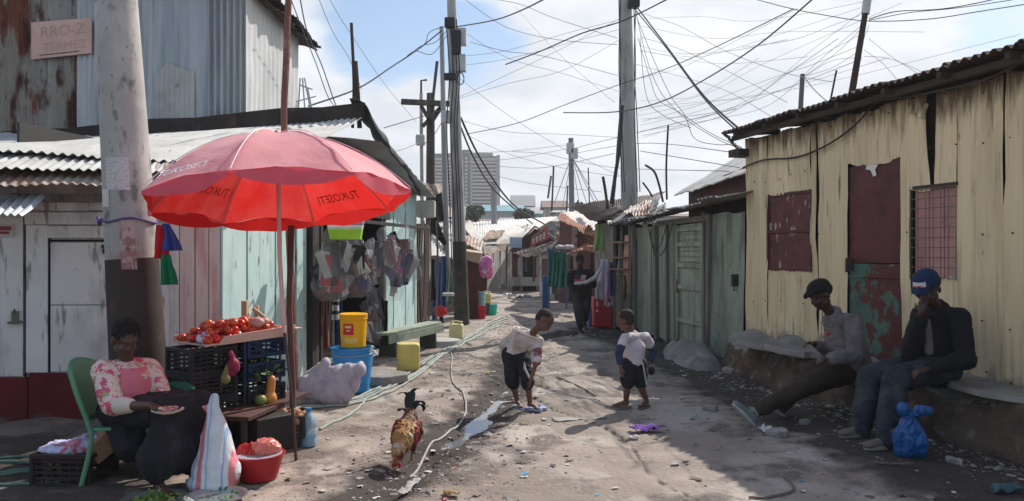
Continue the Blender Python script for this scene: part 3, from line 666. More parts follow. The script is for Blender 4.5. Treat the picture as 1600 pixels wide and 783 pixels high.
# kerb of earth below plinth
mb = MB(); nx = 60; A = np.zeros((nx, 12, 3))
for i in range(nx):
    for j in range(12):
        v = j/11; q = LW.at(i/(nx-1)*4.6-.2, 0, .05+v*.75); A[i, j] = (q.x, q.y, .11*(1-v**2.5)*(.75+.25*math.sin(i*.5))-.02)
A[..., 2] += vn(A*5, 41)*.03
mb.sheet(A); struct('path', mb, mat('trodden earth step', (.17, .145, .128), .95, var=.25, bump=.7, bs=20, bd=.02, layers=[dict(c=(.09, .078, .07), s=3, t=.57, w=.06, k=.7)]), ang=180)
# lean-to roof sheets
WTIN = mat('white-washed corrugated tin', (.50, .49, .465), .85, .05, var=.12, vs=2, bump=.2, layers=[dict(c=(.36, .34, .31), s=2.2, st=(1, .5, 1), t=.58, w=.07, k=.7), dict(c=(.24, .13, .08), s=4, t=.68, w=.04, k=.8)])
BTIN = mat('galvanised tin', (.42, .44, .46), .6, .4, var=.15, vs=2, bump=.15, layers=[dict(c=(.33, .34, .345), s=2, t=.57, w=.08, k=.7), dict(c=(.2, .10, .06), s=3, t=.68, w=.04, k=.8, r=.9)])
RTIN = mat('rust-streaked tin', (.42, .37, .32), .7, .2, var=.2, vs=3, bump=.25, layers=[dict(c=(.25, .11, .06), s=3, t=.52, w=.08, k=.85), dict(c=(.1, .05, .03), s=4, t=.63, w=.05, k=.8)])
def quadcorr(pts, m, root, name='roof_sheet', pitch=.08, amp=.012, seed=0, along=True, th=.004, rag=.02, dent=.015, label=None):
    mb = MB(); mb.corr(*pts, pitch, amp, rag, dent, th, seed, 12); return part(name, mb, m, root, label=label)
rz_ = lambda s, z, out: LW.at(s, z, out)
quadcorr([rz_(-.3, 2.17, .5), rz_(1.95+.5, 2.17, .45), rz_(2.45, 2.62, -.9), rz_(-.3, 2.62, -.9)], BTIN, kiosk, seed=1)
quadcorr([rz_(2.2, 2.13, .50), rz_(4.15, 2.22, .42), rz_(4.15, 2.45, -.15), rz_(2.2, 2.42, -.2)], RTIN, kiosk, seed=2, pitch=.076, amp=.010, rag=.04, dent=.03)
quadcorr([rz_(2.0, 2.30, .36), rz_(4.2, 2.33, .3), rz_(4.2, 2.68, -.9), rz_(2.0, 2.64, -.9)], WTIN, kiosk, seed=3, rag=.03)
quadcorr([rz_(-.3, 2.56, -.6), rz_(4.3, 2.62, -.6), rz_(4.8, 3.10, -3.0), rz_(-.3, 3.04, -3.0)], BTIN, kiosk, seed=4, pitch=.18, amp=.010)
# rag-end sheet hanging at left edge
mb = MB(); mb.corr(P(-70, 330, 6.25), P(34, 334, 6.25), P(72, 308, 6.75), P(-60, 300, 6.8), .09, .012, .01, .03, .005, 5, 6); part('roof_sheet', mb, BTIN, kiosk, label='bent tin sheet drooping below the eave at the far left')
mb = MB(); mb.beam(rz_(2.2, 2.06, .12), rz_(4.2, 2.1, .06), .05, .07); mb.beam(rz_(2.4, 2.02, .3), rz_(2.9, 2.06, .28), .06, .08); mb.beam(rz_(2.9, 2.13, .4), rz_(2.75, 2.1, -.1), .05, .06); part('rafter', mb, GREYW, kiosk, False, bevel=.004)
mb = MB(); mb.beam(P(120, 70, 8.6), P(232, 44, 8.6), .12, .02) if False else None
mb.beam(P(20, 262, 7.5), P(100, 238, 8.3), .10, .03, (0, 0, 1)); part('loose_batten', mb, plain((.5, .5, .5)), kiosk, False)
# ---------- teal shop
TL = mat('pale teal paint', (.48, .65, .63), .8, var=.10, vs=2, st=(1, 1, .4), bump=.35, bs=18, layers=[
    dict(c=(.58, .70, .68), s=2.4, st=(1.5, 1.5, .4), t=.55, w=.07, k=.75), dict(c=(.25, .40, .39), s=3, st=(2, 2, .4), t=.62, w=.05, k=.6), dict(c=(.11, .105, .09), s=7, st=(1.8, 1.8, .5), t=.64, w=.02, k=.85), dict(c=(.2, .1, .07), s=3, st=(3, 3, .4), t=.67, w=.03, k=.7)])
TW = Wall((-2.80, 7.46), (-1.81, 14.5))
shop = thing('teal_shop', 'pale teal plank shop with open doorway and hanging goods', 'shop', TW.at(2, 0))
def ttop(t): Y = TW.at(t, 0).y; return 2.35+(3.25-2.35)*(Y-7.4)/3.1 if Y < 10.5 else 3.25-(Y-10.5)*.62/4
mb = MB()
def tplank(p0, p1, o, lean=0):
    t0, t1 = TW.s_(p0), TW.s_(p1); mb.hexa([TW.at(t0, -.05, o), TW.at(t1, -.05, o), TW.at(t1+lean, ttop(t1), o), TW.at(t0+lean, ttop(t0), o)], -TW.n, .025)
for a, b, o, l in ((346, 383, .01, .01), (384.6, 403, .02, 0), (404.4, 428, .008, .01), (429.5, 446, .018, -.01), (447, 460, .004, .0), (461.4, 469, .02, .01), (470, 478, .01, -.01)): tplank(a, b, o, l)
part('plank_wall', mb, TL, shop, False, bevel=.004); mb = MB()
for a, b, o, l in ((596, 603, .02, 0), (603.6, 613, .01, .0), (613.7, 624, .02, .01), (624.6, 632, .012, 0), (632.6, 641, .02, 0), (641.5, 650, .01, 0)): tplank(a, b, o, l)
part('plank_wall', mb, TL, shop, False, bevel=.004, label='narrow teal boards beyond the doorway')
mb = MB(); s_a, s_b = TW.s_(490), TW.s_(595)
mb.hexa([TW.at(s_a-.2, 2.15, .015), TW.at(s_b+.1, 2.15, .015), TW.at(s_b+.1, ttop(s_b), .015), TW.at(s_a-.2, ttop(s_a-.2), .015)], -TW.n, .03); part('upper_board', mb, TL, shop, False)
mb = MB()
for t, w_ in ((TW.s_(482), .12), (TW.s_(487), .1), (TW.s_(494), .08), (TW.s_(594), .12)): mb.beam(TW.at(t, -.05, .04), TW.at(t, 2.3, .04), w_, .08, TW.n)
mb.beam(TW.at(s_a-.2, 2.16, .06), TW.at(s_b+.2, 2.16, .06), .08, .12); mb.beam(TW.at(s_a+.9, 2.0, .3), TW.at(TW.s_(640), 2.0, .36), .04, .05)
DW = mat('dark stained timber', (.042, .034, .032), .85, var=.35, bump=.4, layers=[dict(c=(.09, .085, .09), s=4, st=(3, 3, .3), t=.6, w=.06, k=.7)])
part('door_frame', mb, DW, shop, False, bevel=.005)
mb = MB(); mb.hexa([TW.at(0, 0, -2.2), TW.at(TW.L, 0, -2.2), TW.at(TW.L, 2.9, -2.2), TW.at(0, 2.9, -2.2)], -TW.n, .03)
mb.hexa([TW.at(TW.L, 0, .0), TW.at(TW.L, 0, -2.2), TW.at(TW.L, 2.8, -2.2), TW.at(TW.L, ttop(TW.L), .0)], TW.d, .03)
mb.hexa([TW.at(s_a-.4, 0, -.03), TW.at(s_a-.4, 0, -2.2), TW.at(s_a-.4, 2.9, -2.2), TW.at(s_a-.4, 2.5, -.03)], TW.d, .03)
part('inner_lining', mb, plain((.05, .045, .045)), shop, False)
mb = MB()
for z in (.5, 1.0, 1.5): mb.beam(TW.at(s_a, z, -1.5), TW.at(s_b, z, -1.5), .35, .03)
part('shelf', mb, GREYW, shop, False)
# roof of the shop: front slope, back slope, ridge board, tarp
ridge = lambda u: P(230, 212, 10.5).lerp(P(568, 184, 10.5), u)
eave = lambda u: V((-5.4, 7.0, 2.55)).lerp(V((-2.35, 7.55, 2.42)), u)
quadcorr([eave(0), eave(1), ridge(1), ridge(0)], WTIN, shop, seed=9, pitch=.09, amp=.014)
mb = MB(); q = [TW.at(TW.s_(565)-.1, ttop(TW.s_(565))+.1, .35), TW.at(TW.L+.2, 2.62, .35), TW.at(TW.L+.2, 2.9, -2.4), ridge(.3)+V((0, .1, .1))]
mb.corr(q[0], q[1], q[2], q[3], .09, .012, .02, .02, .004, 12); part('roof_sheet', mb, BTIN, shop)
mb = MB(); a = ridge(-.75); b = ridge(1.01)
for i in range(9):
    u0, u1 = i/9, (i+1)/9; d0_ = .02*math.sin(i*2.1); d1_ = .02*math.sin((i+1)*2.1); p0 = a.lerp(b, u0)+V((0, -.06, .06+d0_)); p1 = a.lerp(b, u1)+V((0, -.06, .06+d1_))
    mb.hexa([p0+V((0, 0, -.10)), p1+V((0, 0, -.10)), p1+V((0, 0, .14)), p0+V((0, 0, .14))], (0, 1, 0), .05)
part('ridge_board', mb, mat('blackened ridge timber', (.045, .035, .03), .9, var=.3, layers=[dict(c=(.12, .08, .06), s=3, t=.6, w=.06, k=.7)]), shop, False, bevel=.01)
# tarp folding over the gable
n = 24; m = 10; A = np.zeros((n, m, 3)); rp = smoothpath([ridge(1.0)+V((-.05, -.1, .22)), P(585, 200, 11.0), P(606, 228, 12.0), P(628, 262, 13.3), P(645, 292, 14.4)], 6)[:n]
while len(rp) < n: rp.append(rp[-1]+V((0, .05, 0)))
for i in range(n):
    for j in range(m):
        v = j/(m-1); p = rp[i]; A[i, j] = (p.x+.28*math.sin(v*1.6)-.12, p.y, p.z+.05-.26*v*v-.03)
A += (vn(A*3.5, 71)*.03)[..., None]*np.array([1, 0, 1]); mb = MB(); mb.sheet(A, .012)
part('tarpaulin', mb, mat('black tarpaulin', (.02, .019, .02), .6, var=.3, bump=.4), shop, ang=180)
# ---------- tin storey above
RUST = mat('rusting galvanised wall tin', (.32, .31, .28), .6, .3, var=.2, vs=2, st=(1, 1, .4), bump=.2, layers=[
    dict(c=(.24, .20, .15), s=1.4, st=(1.5, 1, .3), t=.5, w=.1, k=.7), dict(c=(.20, .06, .03), s=1.5, st=(1.7, 1, .42), t=.53, w=.03, k=.95, r=.9), dict(c=(.07, .02, .018), s=2.0, st=(1.7, 1, .5), t=.55, w=.04, k=.92, r=.95), dict(c=(.27, .10, .04), s=6, st=(2, 1, .6), t=.64, w=.04, k=.8)])
GALV = mat('grey-blue galvanised wall tin', (.42, .44, .445), .5, .35, var=.15, vs=2, st=(2, 1, .2), bump=.12, layers=[dict(c=(.25, .28, .30), s=2, st=(3, 1, .2), t=.56, w=.08, k=.7), dict(c=(.5, .53, .55), s=1.5, st=(3, 1, .3), t=.60, w=.07, k=.6)])
PALE = mat('pale zinc wall tin', (.56, .56, .55), .55, .25, var=.12, vs=2, st=(1, 1, .3), bump=.12, layers=[dict(c=(.40, .40, .39), s=2, st=(2, 2, .3), t=.57, w=.08, k=.7)])
tin = thing('tin_storey_house', 'two storey corrugated tin house rising behind the white kiosk roof', 'house', (-6, 10.7, 0))
YU = 10.75
def fp_(px, z, dy=0): return V(((px-800)/F*YU, YU+dy, z))
def fcorr(px0, px1, z0, z1, m, seed, pitch=.076, amp=.009, dy=0, name='wall_sheet', label=None, **k):
    mb = MB(); mb.corr(fp_(px0, z0, dy), fp_(px1, z0, dy), fp_(px1, z1, dy), fp_(px0, z1, dy), pitch, amp, k.get('rag', .02), k.get('dent', .01), .003, seed, 10); part(name, mb, m, tin, label=label)
ZT = 5.35
fcorr(-330, 128, 3.0, ZT, RUST, 21, .11, .012, -.01, label='rust-streaked brown and grey wall sheet'); fcorr(122, 240, 3.05, ZT, GALV, 22, .076, .01, -.03); fcorr(236, 300, 3.1, ZT, GALV, 23, .30, .006, -.01)
fcorr(296, 328, 3.2, ZT, GALV, 24, .35, .004, -.02); fcorr(245, 306, 3.22, 4.15, WTIN, 25, .07, .010, -.05, rag=.10, label='short brighter tin patch')
fcorr(326, 386, 3.25, ZT, GALV, 26, .088, .028, -.04, label='deeply ribbed dark tin strip')
mb = MB(); c0 = fp_(384, 0); 
def sd_(t, z, o=0): return V((c0.x+t*.02+o, c0.y-.05+t, z))
mb.corr(sd_(0, 3.2), sd_(2.55, 3.15), sd_(2.55, ZT+.05), sd_(0, ZT+.05), .2, .008, .03, .012, .003, 27); part('wall_sheet', mb, PALE, tin, label='pale side wall sheet')
mb = MB(); mb.box((-6.6, 12.1, 4.1), (5.6, 2.5, 2.3)); mb.box((-6.6, 12.1, 1.5), (5.5, 2.4, 2.9)); part('inner_wall', mb, DARK, tin, False)
mb = MB(); mb.corr(V((c0.x+.28, YU-.4, ZT+.02)), V((c0.x+.33, YU+2.9, ZT-.14)), V((-9.6, YU+2.9, ZT+.9)), V((-9.6, YU-.4, ZT+.9)), .09, .015, .03, .02, .004, 28); mb.corr(V((c0.x+.22, YU+.2, ZT-.12)), V((c0.x+.30, YU+2.8, ZT-.22)), V((c0.x-.2, YU+2.8, ZT+.0)), V((c0.x-.2, YU+.2, ZT+.02)), .09, .012, .06, .03, .004, 29)
part('roof', mb, RUSTD, tin)
mb = MB(); mb.beam(fp_(240, 3.13, -.12), fp_(355, 3.3, -.1), .02, .16, (0, 0, 1)); mb.box(fp_(316, 3.22, -.18), (.45, .03, .17)); part('base_board', mb, plain((.33, .31, .28)), tin, False)
mb = MB(); sgn = [fp_(55, 0, -.09), fp_(148, 0, -.09)]
zA = lambda py: 1.6-(py-HZ)/F*(YU-.09)
q = [V((sgn[0].x, YU-.09, zA(93))), V((sgn[1].x, YU-.09, zA(83))), V((sgn[1].x, YU-.09, zA(28))), V((sgn[0].x, YU-.09, zA(35)))]
mb.hexa(q, (0, 1, 0), .02); sign = thing('signboard', 'faded pink hand-lettered signboard nailed high on the rusty tin wall', 'sign', (q[0]+q[1])/2)
part('board', mb, plain((.66, .43, .36), .85, var=.12), sign, False)
ex = (q[1]-q[0]).normalized(); ez = (q[3]-q[0]).normalized(); cx = (q[0]+q[1])/2
LC = plain((.54, .35, .28), .9)
for s_, sz, h_, dx in (('RRO-Z', .21, .29, 0.02), ('TERMEZ', .17, .09, .05)):
    mb = textmb(s_, lambda x, y: cx+ex*(x+dx)+ez*(y+h_)+V((0, -.004, 0)), sz); part('lettering', mb, LC, sign, False)
mb = MB(); mb.beam(cx+ex*-.3+ez*.045+V((0, -.004, 0)), cx+ex*.25+ez*.045+V((0, -.004, 0)), .004, .012); part('underline', mb, plain((.2, .1, .08)), sign, False)
# antennas / sticks over the roofs
def stick(pts, r, label, m=None, cat='stick', name='wooden_stick', group=None):
    mb = MB(); mb.tube(smoothpath(pts, 4), r, 7); return solo(name, label, cat, mb, m or BRN, group=group)
BRN = mat('dark weathered stick', (.06, .04, .032), .85, var=.3, bump=.3)
stick([P(551, 200, 10.8), P(553, 130, 10.8), P(549, 36, 10.8)], .022, 'taller bare stick standing on the ridge of the teal shop', BRN)
stick([P(562, 200, 10.6), P(559, 150, 10.6), P(555, 96, 10.6)], .034, 'shorter thicker stick on the ridge of the teal shop', BRN)
mb = MB(); b_ = P(478, 180, 11.4)
for a in (-.12, 0, .1): mb.tube([b_+V((a, 0, -.1)), b_+V((a*.3-.05, 0, .55))], .012, 5)
mb.tube([b_+V((-.15, 0, .2)), b_+V((.15, 0, .28))], .01, 5); mb.tube([b_+V((-.1, 0, .45)), b_+V((.1, 0, .38))], .01, 5); mb.tube([b_+V((.1, 0, 0)), b_+V((.02, 0, .4))], .02, 5)
solo('roof_antenna', 'small bent aerial beside the pale tin wall above the shop ridge', 'antenna', mb, plain((.5, .5, .5), .5, metal=.5))
RP = mat('rusty reddish pole', (.20, .085, .065), .7, var=.25, bump=.3, layers=[dict(c=(.36, .2, .17), s=6, t=.6, w=.05, k=.6)])
mb = MB(); mb.tube(smoothpath([P(462, 608, 7.9), P(453, 400, 7.9), P(444, 200, 7.9), P(447, 100, 7.9), P(452, -30, 7.9)], 5), [.035]*21, 8)
solo('rusty_pole', 'thin tall rusty pole rising behind the pink umbrella past the tin house', 'pole', mb, RP)
# ---------- concrete poles
CON = mat('weathered concrete pole', (.40, .385, .36), .85, var=.12, vs=2, bump=.35, bs=24, layers=[
    dict(c=(.13, .125, .12), s=7, st=(1.2, 1.2, .6), t=.60, w=.05, k=.8), dict(c=(.52, .50, .47), s=2, t=.6, w=.06, k=.6), dict(c=(.09, .085, .08), s=30, st=(1, 1, .5), t=.66, w=.03, k=.7),
    dict(c=(.33, .17, .155), s=3, t=.93, w=.06, ax=2, a0=2.6, a1=1.5, gk=.75, k=.55)])
mb = MB(); 
def cpole(p0, p1, r0, r1, n=24, seg=20): mb_ = MB(); mb_.tube([V(p0).lerp(V(p1), i/seg) for i in range(seg+1)], [r0+(r1-r0)*i/seg for i in range(seg+1)], n); return mb_
pl = thing('utility_pole', 'thick weathered concrete pole beside the pink umbrella, dark painted foot and poster', 'pole', G(226, 700))
PA, PB = P(226, 708, 6.2), P(178, -60, 6.2)
PA.z = -.1
part('shaft', cpole(PA, PB, .225, .152), CON, pl)
mb = cpole(PA, PA.lerp(PB, .405), .2275, .1985); part('painted_foot', mb, mat('dark brown paint', (.052, .040, .036), .8, var=.2, bump=.3, layers=[dict(c=(.12, .07, .06), s=5, t=.62, w=.05, k=.6)]), pl)
def onpole(t, ang, out=.0): p = PA.lerp(PB, t); r = .225+(.152-.225)*t+out; return p+V((math.sin(ang)*r, -math.cos(ang)*r, 0))
def polepatch(t0, t1, a0, a1, out, m, name, label=None):
    A = np.array([[list(onpole(t0+(t1-t0)*v/8, a0+(a1-a0)*u/10, out)) for v in range(9)] for u in range(11)]); mb = MB(); mb.sheet(A, .001); return part(name, mb, m, pl, label=label)
tz = lambda py: (P(200, py, 6.2).z-PA.z)/(PB.z-PA.z)
polepatch(tz(300), tz(250), -.45, .55, .004, mat('sun-bleached printed notice', (.62, .58, .57), .8, var=.05, bump=.1, wave=[], layers=[dict(c=(.25, .22, .24), s=40, st=(1, 1, 3), t=.57, w=.03, k=.7)]), 'poster', 'faded printed paper pasted on pole')
polepatch(tz(325), tz(298), -.9, -.35, .004, plain((.60, .60, .58)), 'poster', 'torn whitish paper patch')
polepatch(tz(420), tz(345), .05, .62, .003, mat('flaking mauve paint', (.50, .36, .34), .9, layers=[dict(c=(.3, .13, .12), s=9, t=.52, w=.05, k=.8), dict(c=(.1, .08, .08), s=20, t=.6, w=.04, k=.8)]), 'paint_patch')
PURP = plain((.12, .06, .22), .7)
mb = MB(); tt = tz(345); mb.tube([onpole(tt+.004*math.sin(a*3), a, .008) for a in np.linspace(-3.2, 3.2, 40)], .009, 6); mb.tube([onpole(tt, -1.1, .01), onpole(tt-.008, -1.5, .05), onpole(tt+.008, -1.7, .09)], .012, 6); mb.cap(onpole(tt, -1.25, .02), onpole(tt-.003, -1.35, .035), .018, .02)
solo('string', 'purple string knotted around the concrete pole', 'string', mb, PURP)
def rag(pts, w0, w1, m, name, label, cat, th=.004, folds=2.0, amp=.02, seed=0, group=None, sub=None, depth=(0, 1, 0), n=18):
    path = smoothpath(pts, 5); nn = len(path); A = np.zeros((13, nn, 3)); dv = V(depth)
    for j, p in enumerate(path):
        v = j/(nn-1); wd = w0+(w1-w0)*v
        for i in range(13):
            u = i/12-.5; q = V(p)+V((1, 0, 0))*(u*wd)+dv*(amp*math.sin(u*2*math.pi*folds+v*2)*(0.3+v))
            A[i, j] = q
    A += (vn(A*14, seed)*.012)[..., None]*np.array([.6, 1, .4]); mb = MB(); mb.sheet(A, th)
    if sub is not None: return part(name, mb, m, sub, ang=180)
    return solo(name, label, cat, mb, m, group=group, ang=180)
rag([P(252, 352, 6.0), P(253, 375, 6.0), P(251, 404, 6.02)], .09, .12, cloth((.55, .02, .03)), 'cloth_strip', 'red cloth strip hanging from the concrete pole', 'cloth', seed=1)
rag([P(258, 350, 5.97), P(264, 368, 5.97), P(268, 392, 5.98)], .06, .14, cloth((.05, .09, .36)), 'cloth_strip', 'blue cloth strip hanging from the concrete pole', 'cloth', seed=2)
rag([P(258, 398, 5.99), P(262, 422, 6.0), P(263, 445, 6.0)], .09, .13, cloth((.01, .20, .09)), 'cloth_strip', 'green cloth strip hanging lowest from the concrete pole', 'cloth', seed=3)
CON2 = mat('pale concrete pole', (.42, .405, .38), .85, var=.12, vs=2, bump=.3, layers=[dict(c=(.24, .23, .215), s=4, st=(1, 1, .4), t=.57, w=.06, k=.7), dict(c=(.11, .10, .09), s=3, st=(3, 3, .2), t=.64, w=.04, k=.6)])
# middle pole
q0 = G(722, 508); mp_ = thing('utility_pole', 'tall grey concrete pole carrying meter boxes in the middle of the lane', 'pole', q0)
M0, M1 = V((q0.x, q0.y, -.1)), P(703, -70, q0.y); part('shaft', cpole(M0, M1, .165, .085), CON2, mp_)
part('painted_foot', cpole(M0, M0.lerp(M1, .235), .168, .150), mat('dark foot paint', (.075, .062, .055), .85, var=.25, layers=[dict(c=(.16, .13, .11), s=4, t=.6, w=.06, k=.6)]), mp_)
def onm(py): return P(703+(722-703)*(py+70)/578, py, q0.y)
WB = plain((.52, .52, .50), .6); BLK = plain((.022, .022, .024), .5)
for (px, py, s_, m) in ((720, 58, (.24, .2, .36), WB), (720, 99, (.22, .2, .36), WB), (697, 183, (.2, .2, .26), WB)):
    mb = MB(); mb.box(P(px, py, q0.y-.08), s_); part('meter_box', mb, m, mp_, False, bevel=.02)
for a_, s_ in (((713, 66, q0.y-.2), (.2, .14, .5)), ((703, 36, q0.y-.15), (.22, .2, .2)), ((703, 120, q0.y-.14), (.25, .15, .14))): mb = MB(); mb.box(P(*a_), s_); part('bracket', mb, BLK, mp_, False, bevel=.02)
for px in (700, 706, 712, 716):
    mb = MB(); mb.tube(smoothpath([P(px-3, 30, q0.y-.17), P(px+2, 120, q0.y-.19), P(px-2, 200, q0.y-.2), P(px+3, 320, q0.y-.2), P(px+6, 400+px % 3*20, q0.y-.19)], 6), .013, 5); part('conduit', mb, BLK, mp_)
mb = MB(); mb.tube([P(720+5*math.cos(a), 123+9*math.sin(a), q0.y-.1) for a in np.linspace(0, 6.2, 16)], .012, 5); part('wire_loop', mb, BLK, mp_)
# second slimmer pole right beside it, leaning
mb = cpole(P(698, 430, 17.4), P(690, 42, 17.4), .075, .05, 12); solo('steel_pole', 'slim grey steel pole leaning against the middle concrete pole', 'pole', mb, plain((.30, .31, .31), .5, metal=.3))
# cross-arm pole
XW = mat('weathered dark timber', (.085, .07, .06), .9, var=.3, bump=.4, layers=[dict(c=(.2, .18, .16), s=3, st=(3, 3, .3), t=.6, w=.07, k=.6)])
Yx = 19.0; xp = thing('crossarm_pole', 'wooden pole with cross-arm and braces left of the middle concrete pole', 'pole', V((P(673, 400, Yx).x, Yx, 0)))
part('shaft', cpole(V((P(672, 400, Yx).x, Yx, -.05)), P(673, 146, Yx), .13, .10, 14), XW, xp)
mb = MB(); mb.beam(P(627, 159, Yx-.12), P(717, 163, Yx-.12), .13, .13); part('crossarm', mb, XW, xp, False, bevel=.015)
for a, b in (((658, 165), (672, 190)), ((690, 167), (674, 192)), ((660, 198), (690, 166))):
    mb = MB(); mb.beam(P(*a, Yx-.16), P(*b, Yx-.16), .05, .09); part('brace', mb, XW, xp, False, bevel=.01)
mb = MB(); mb.tube([P(677, 150, Yx), P(683, 96, Yx)], .04, 6); part('stub', mb, XW, xp)
Yt = 20.5; tp = thing('service_pole', 'thin grey service pole with a white box left of the cross-arm pole', 'pole', V((P(660, 400, Yt).x, Yt, 0)))
part('shaft', cpole(V((P(661, 400, Yt).x, Yt, 0)), P(658, 146, Yt), .055, .045, 10), CON2, tp)
mb = MB(); mb.tube([P(658, 146, Yt), P(658, 126, Yt), P(667, 125, Yt)], .03, 6); part('bracket', mb, BLK, tp)
mb = MB(); mb.box(P(657, 219, Yt-.1), (.24, .2, .28)); part('meter_box', mb, WB, tp, False, bevel=.03)
# right big pole
q1 = P(988, 470, 16.9); q1.z = -.1; p3 = thing('utility_pole', 'broad concrete pole behind the green shacks on the right', 'pole', V((q1.x, q1.y, 0)))
M3 = P(975, -70, 16.9); part('shaft', cpole(q1, M3, .215, .135), CON2, p3)
for k, px in enumerate((967, 970, 990, 994)):
    mb = MB(); mb.tube(smoothpath([P(px, 0, 16.6), P(px+3*(-1)**k, 100, 16.6), P(px+1, 180, 16.6), P(px+6, 300, 16.6)], 6), .011, 5); part('conduit', mb, BLK, p3)
mb = MB(); mb.box(P(990, 6, 16.7), (.25, .2, .18)); part('bracket', mb, BLK, p3, False, bevel=.02)
mb = MB(); mb.tube(smoothpath([P(972, 165, 16.5), P(968, 230, 16.5), P(962, 270, 16.5), P(955, 318, 16.4)], 6), .04, 6); solo('cable', 'thick black cable bundle dropping down the left of the broad right-hand pole', 'cable', mb, BLK)
# poles on the yellow roof
Yr = 9.4
mb = cpole(P(1330, 152, 10.5), P(1352, 20, 10.5), .05, .04, 8); rp_ = thing('roof_mast', 'dark leaning mast with pale tip standing on the cream house roof', 'mast', P(1330, 155, 10.5)); part('shaft', mb, BRN, rp_)
part('sleeve', cpole(P(1352, 22, 10.5), P(1359, -30, 10.5), .055, .055, 10), plain((.6, .6, .58)), rp_)
mb = cpole(P(1250, 185, 9.6), P(1254, 116, 9.6), .032, .03, 8); solo('roof_post', 'short grey post on the cream house roof left of the leaning mast', 'post', mb, plain((.16, .155, .15)))
stick([P(1296, 166, 8.8), P(1301, 140, 8.8), P(1307, 110, 8.8)], .011, 'thin wire rod between post and mast on the cream house roof', BRN)
stick([P(1042, 312, 15), P(1041, 260, 15), P(1044, 196, 15)], .02, 'thin straight stick above the green shack roof', BRN)
stick([P(1036, 316, 14.6), P(1030, 290, 14.6), P(1022, 268, 14.6), P(1008, 258, 14.6)], .022, 'crooked bare twig curling above the green shack roof', BRN)
stick([P(950, 330, 18), P(946, 300, 18), P(942, 276, 18)], .035, 'dark stump stick on the brown roof left of the broad pole', BRN)
stick([P(956, 330, 18.4), P(961, 290, 18.4), P(964, 240, 18.4), P(970, 170, 17.2)], .025, 'long leaning stick against the broad pole on the right', BRN)
stick([P(1026, 320, 16), P(1015, 300, 16), P(1004, 285, 16)], .02, 'short dark twig right of the broad pole', BRN)

ru_ = bpy.data.objects['tin_roof_house']
for c_ in ru_.children:
    if c_.name.startswith('roof'): c_.data.materials[0] = WTIN
# ---------- wires
WG = plain((.035, .035, .038), .5, var=0, bump=0); WT = plain((.26, .26, .27), .5, var=0, bump=0)
def wire(pts, r, label, group=None, m=None, name='power_line', thin=False):
    mb = MB(); pp = smoothpath([P(*p) for p in pts], 7); mb.tube(pp, r*.72, 5); return solo(name, label, 'wire', mb, m or WG, group=group)
wire([(712, 42, 16.6), (770, 32, 14), (815, 16, 12), (870, -12, 10)], .017, 'thick wire rising right from the top of the middle pole')
wire([(790, 101, 15), (845, 80, 14.5), (910, 52, 14), (975, 32, 13.5), (1060, -10, 12)], .017, 'thick wire passing the top of the broad pole with a loose left end')
wire([(993, 8, 16.7), (1040, 70, 14.5), (1100, 150, 12), (1163, 208, 10.3)], .022, 'thickest black cable running down to the cream house eave', m=WG)
wire([(990, 12, 16.7), (1042, 76, 14.5), (1102, 156, 12), (1158, 210, 10.4)], .016, 'second black cable close below the thickest one to the cream house eave')
wire([(880, 176, 17), (960, 175, 15.5), (1030, 160, 14), (1100, 125, 13), (1185, 70, 11.5), (1275, -6, 10)], .016, 'dark wire sweeping up right across the broad pole from a curled left end')
wire([(733, 209, 17), (810, 192, 16.5), (880, 165, 16.5), (960, 135, 16.6), (1040, 108, 15), (1130, 68, 13), (1240, 14, 11)], .011, 'long thin wire rising from the middle pole across the broad pole')
wire([(1170, -4, 12), (1230, 12, 10.5), (1290, 24, 10.8), (1357, 33, 10.5), (1450, 30, 10), (1530, 18, 9.5), (1620, 4, 9)], .008, 'wire through the mast top with a shallow dip on the right')
wire([(1358, 30, 10.5), (1400, 18, 10.2), (1470, 14, 9.8), (1530, 4, 9.5), (1580, -8, 9.2)], .010, 'upper thick wire from the mast to the right edge')
wire([(1358, 32, 10.5), (1420, 20, 10.2), (1500, 12, 9.8), (1620, -6, 9)], .007, 'middle wire from the mast to the right edge')
wire([(482, 166, 11.4), (560, 138, 13), (610, 106, 14.5), (655, 76, 16), (690, 48, 16.7)], .020, 'thick sagging cable from the shop ridge to the middle pole')
for k, (a, b) in enumerate((((656, 74), (672, 50)), ((650, 78), (680, 66)), ((640, 86), (676, 84)))):
    wire([(a[0]-10, a[1]+8, 16), (a[0]+8, a[1]-6, 16.3), (b[0], b[1], 16.5), (700, 40+k*6, 16.8)], .010, 'stray wire strand fanning out at the middle pole', group='strands fanning into the middle pole')
wire([(466, -20, 9), (480, 50, 10), (502, 100, 11), (523, 160, 11.5), (530, 172, 11.6)], .011, 'steep wire falling beside the pale tin wall', group=None)
wire([(455, 0, 9), (478, 60, 10), (494, 100, 10.8), (512, 150, 11.4), (526, 170, 11.6)], .009, 'second steep wire left of the one beside the pale tin wall')
wire([(495, -10, 12), (520, 50, 13), (545, 90, 14), (565, 140, 15)], .008, 'thin faint wire right of the steep pair over the shop', m=WT)
wire([(510, -10, 13), (530, 25, 14), (545, 48, 15), (600, 130, 18), (650, 190, 20)], .008, 'thin faint wire slanting down toward the service pole', m=WT)
wire([(720, 184, 16.7), (752, 250, 18.5), (800, 318, 22), (850, 350, 26)], .035, 'heavy black cable slanting down from the middle pole, upper one', m=WG)
wire([(719, 196, 16.7), (742, 250, 18), (775, 300, 20), (832, 350, 25)], .03, 'heavy black cable slanting down from the middle pole, lower one', m=WG)
wire([(600, 200, 14), (640, 188, 16), (660, 182, 18), (690, 172, 17)], .012, 'short wire from the gable to the cross-arm pole')
wire([(560, 240, 14), (620, 236, 16), (657, 222, 20.4)], .010, 'low wire reaching the white box on the service pole', m=WT)
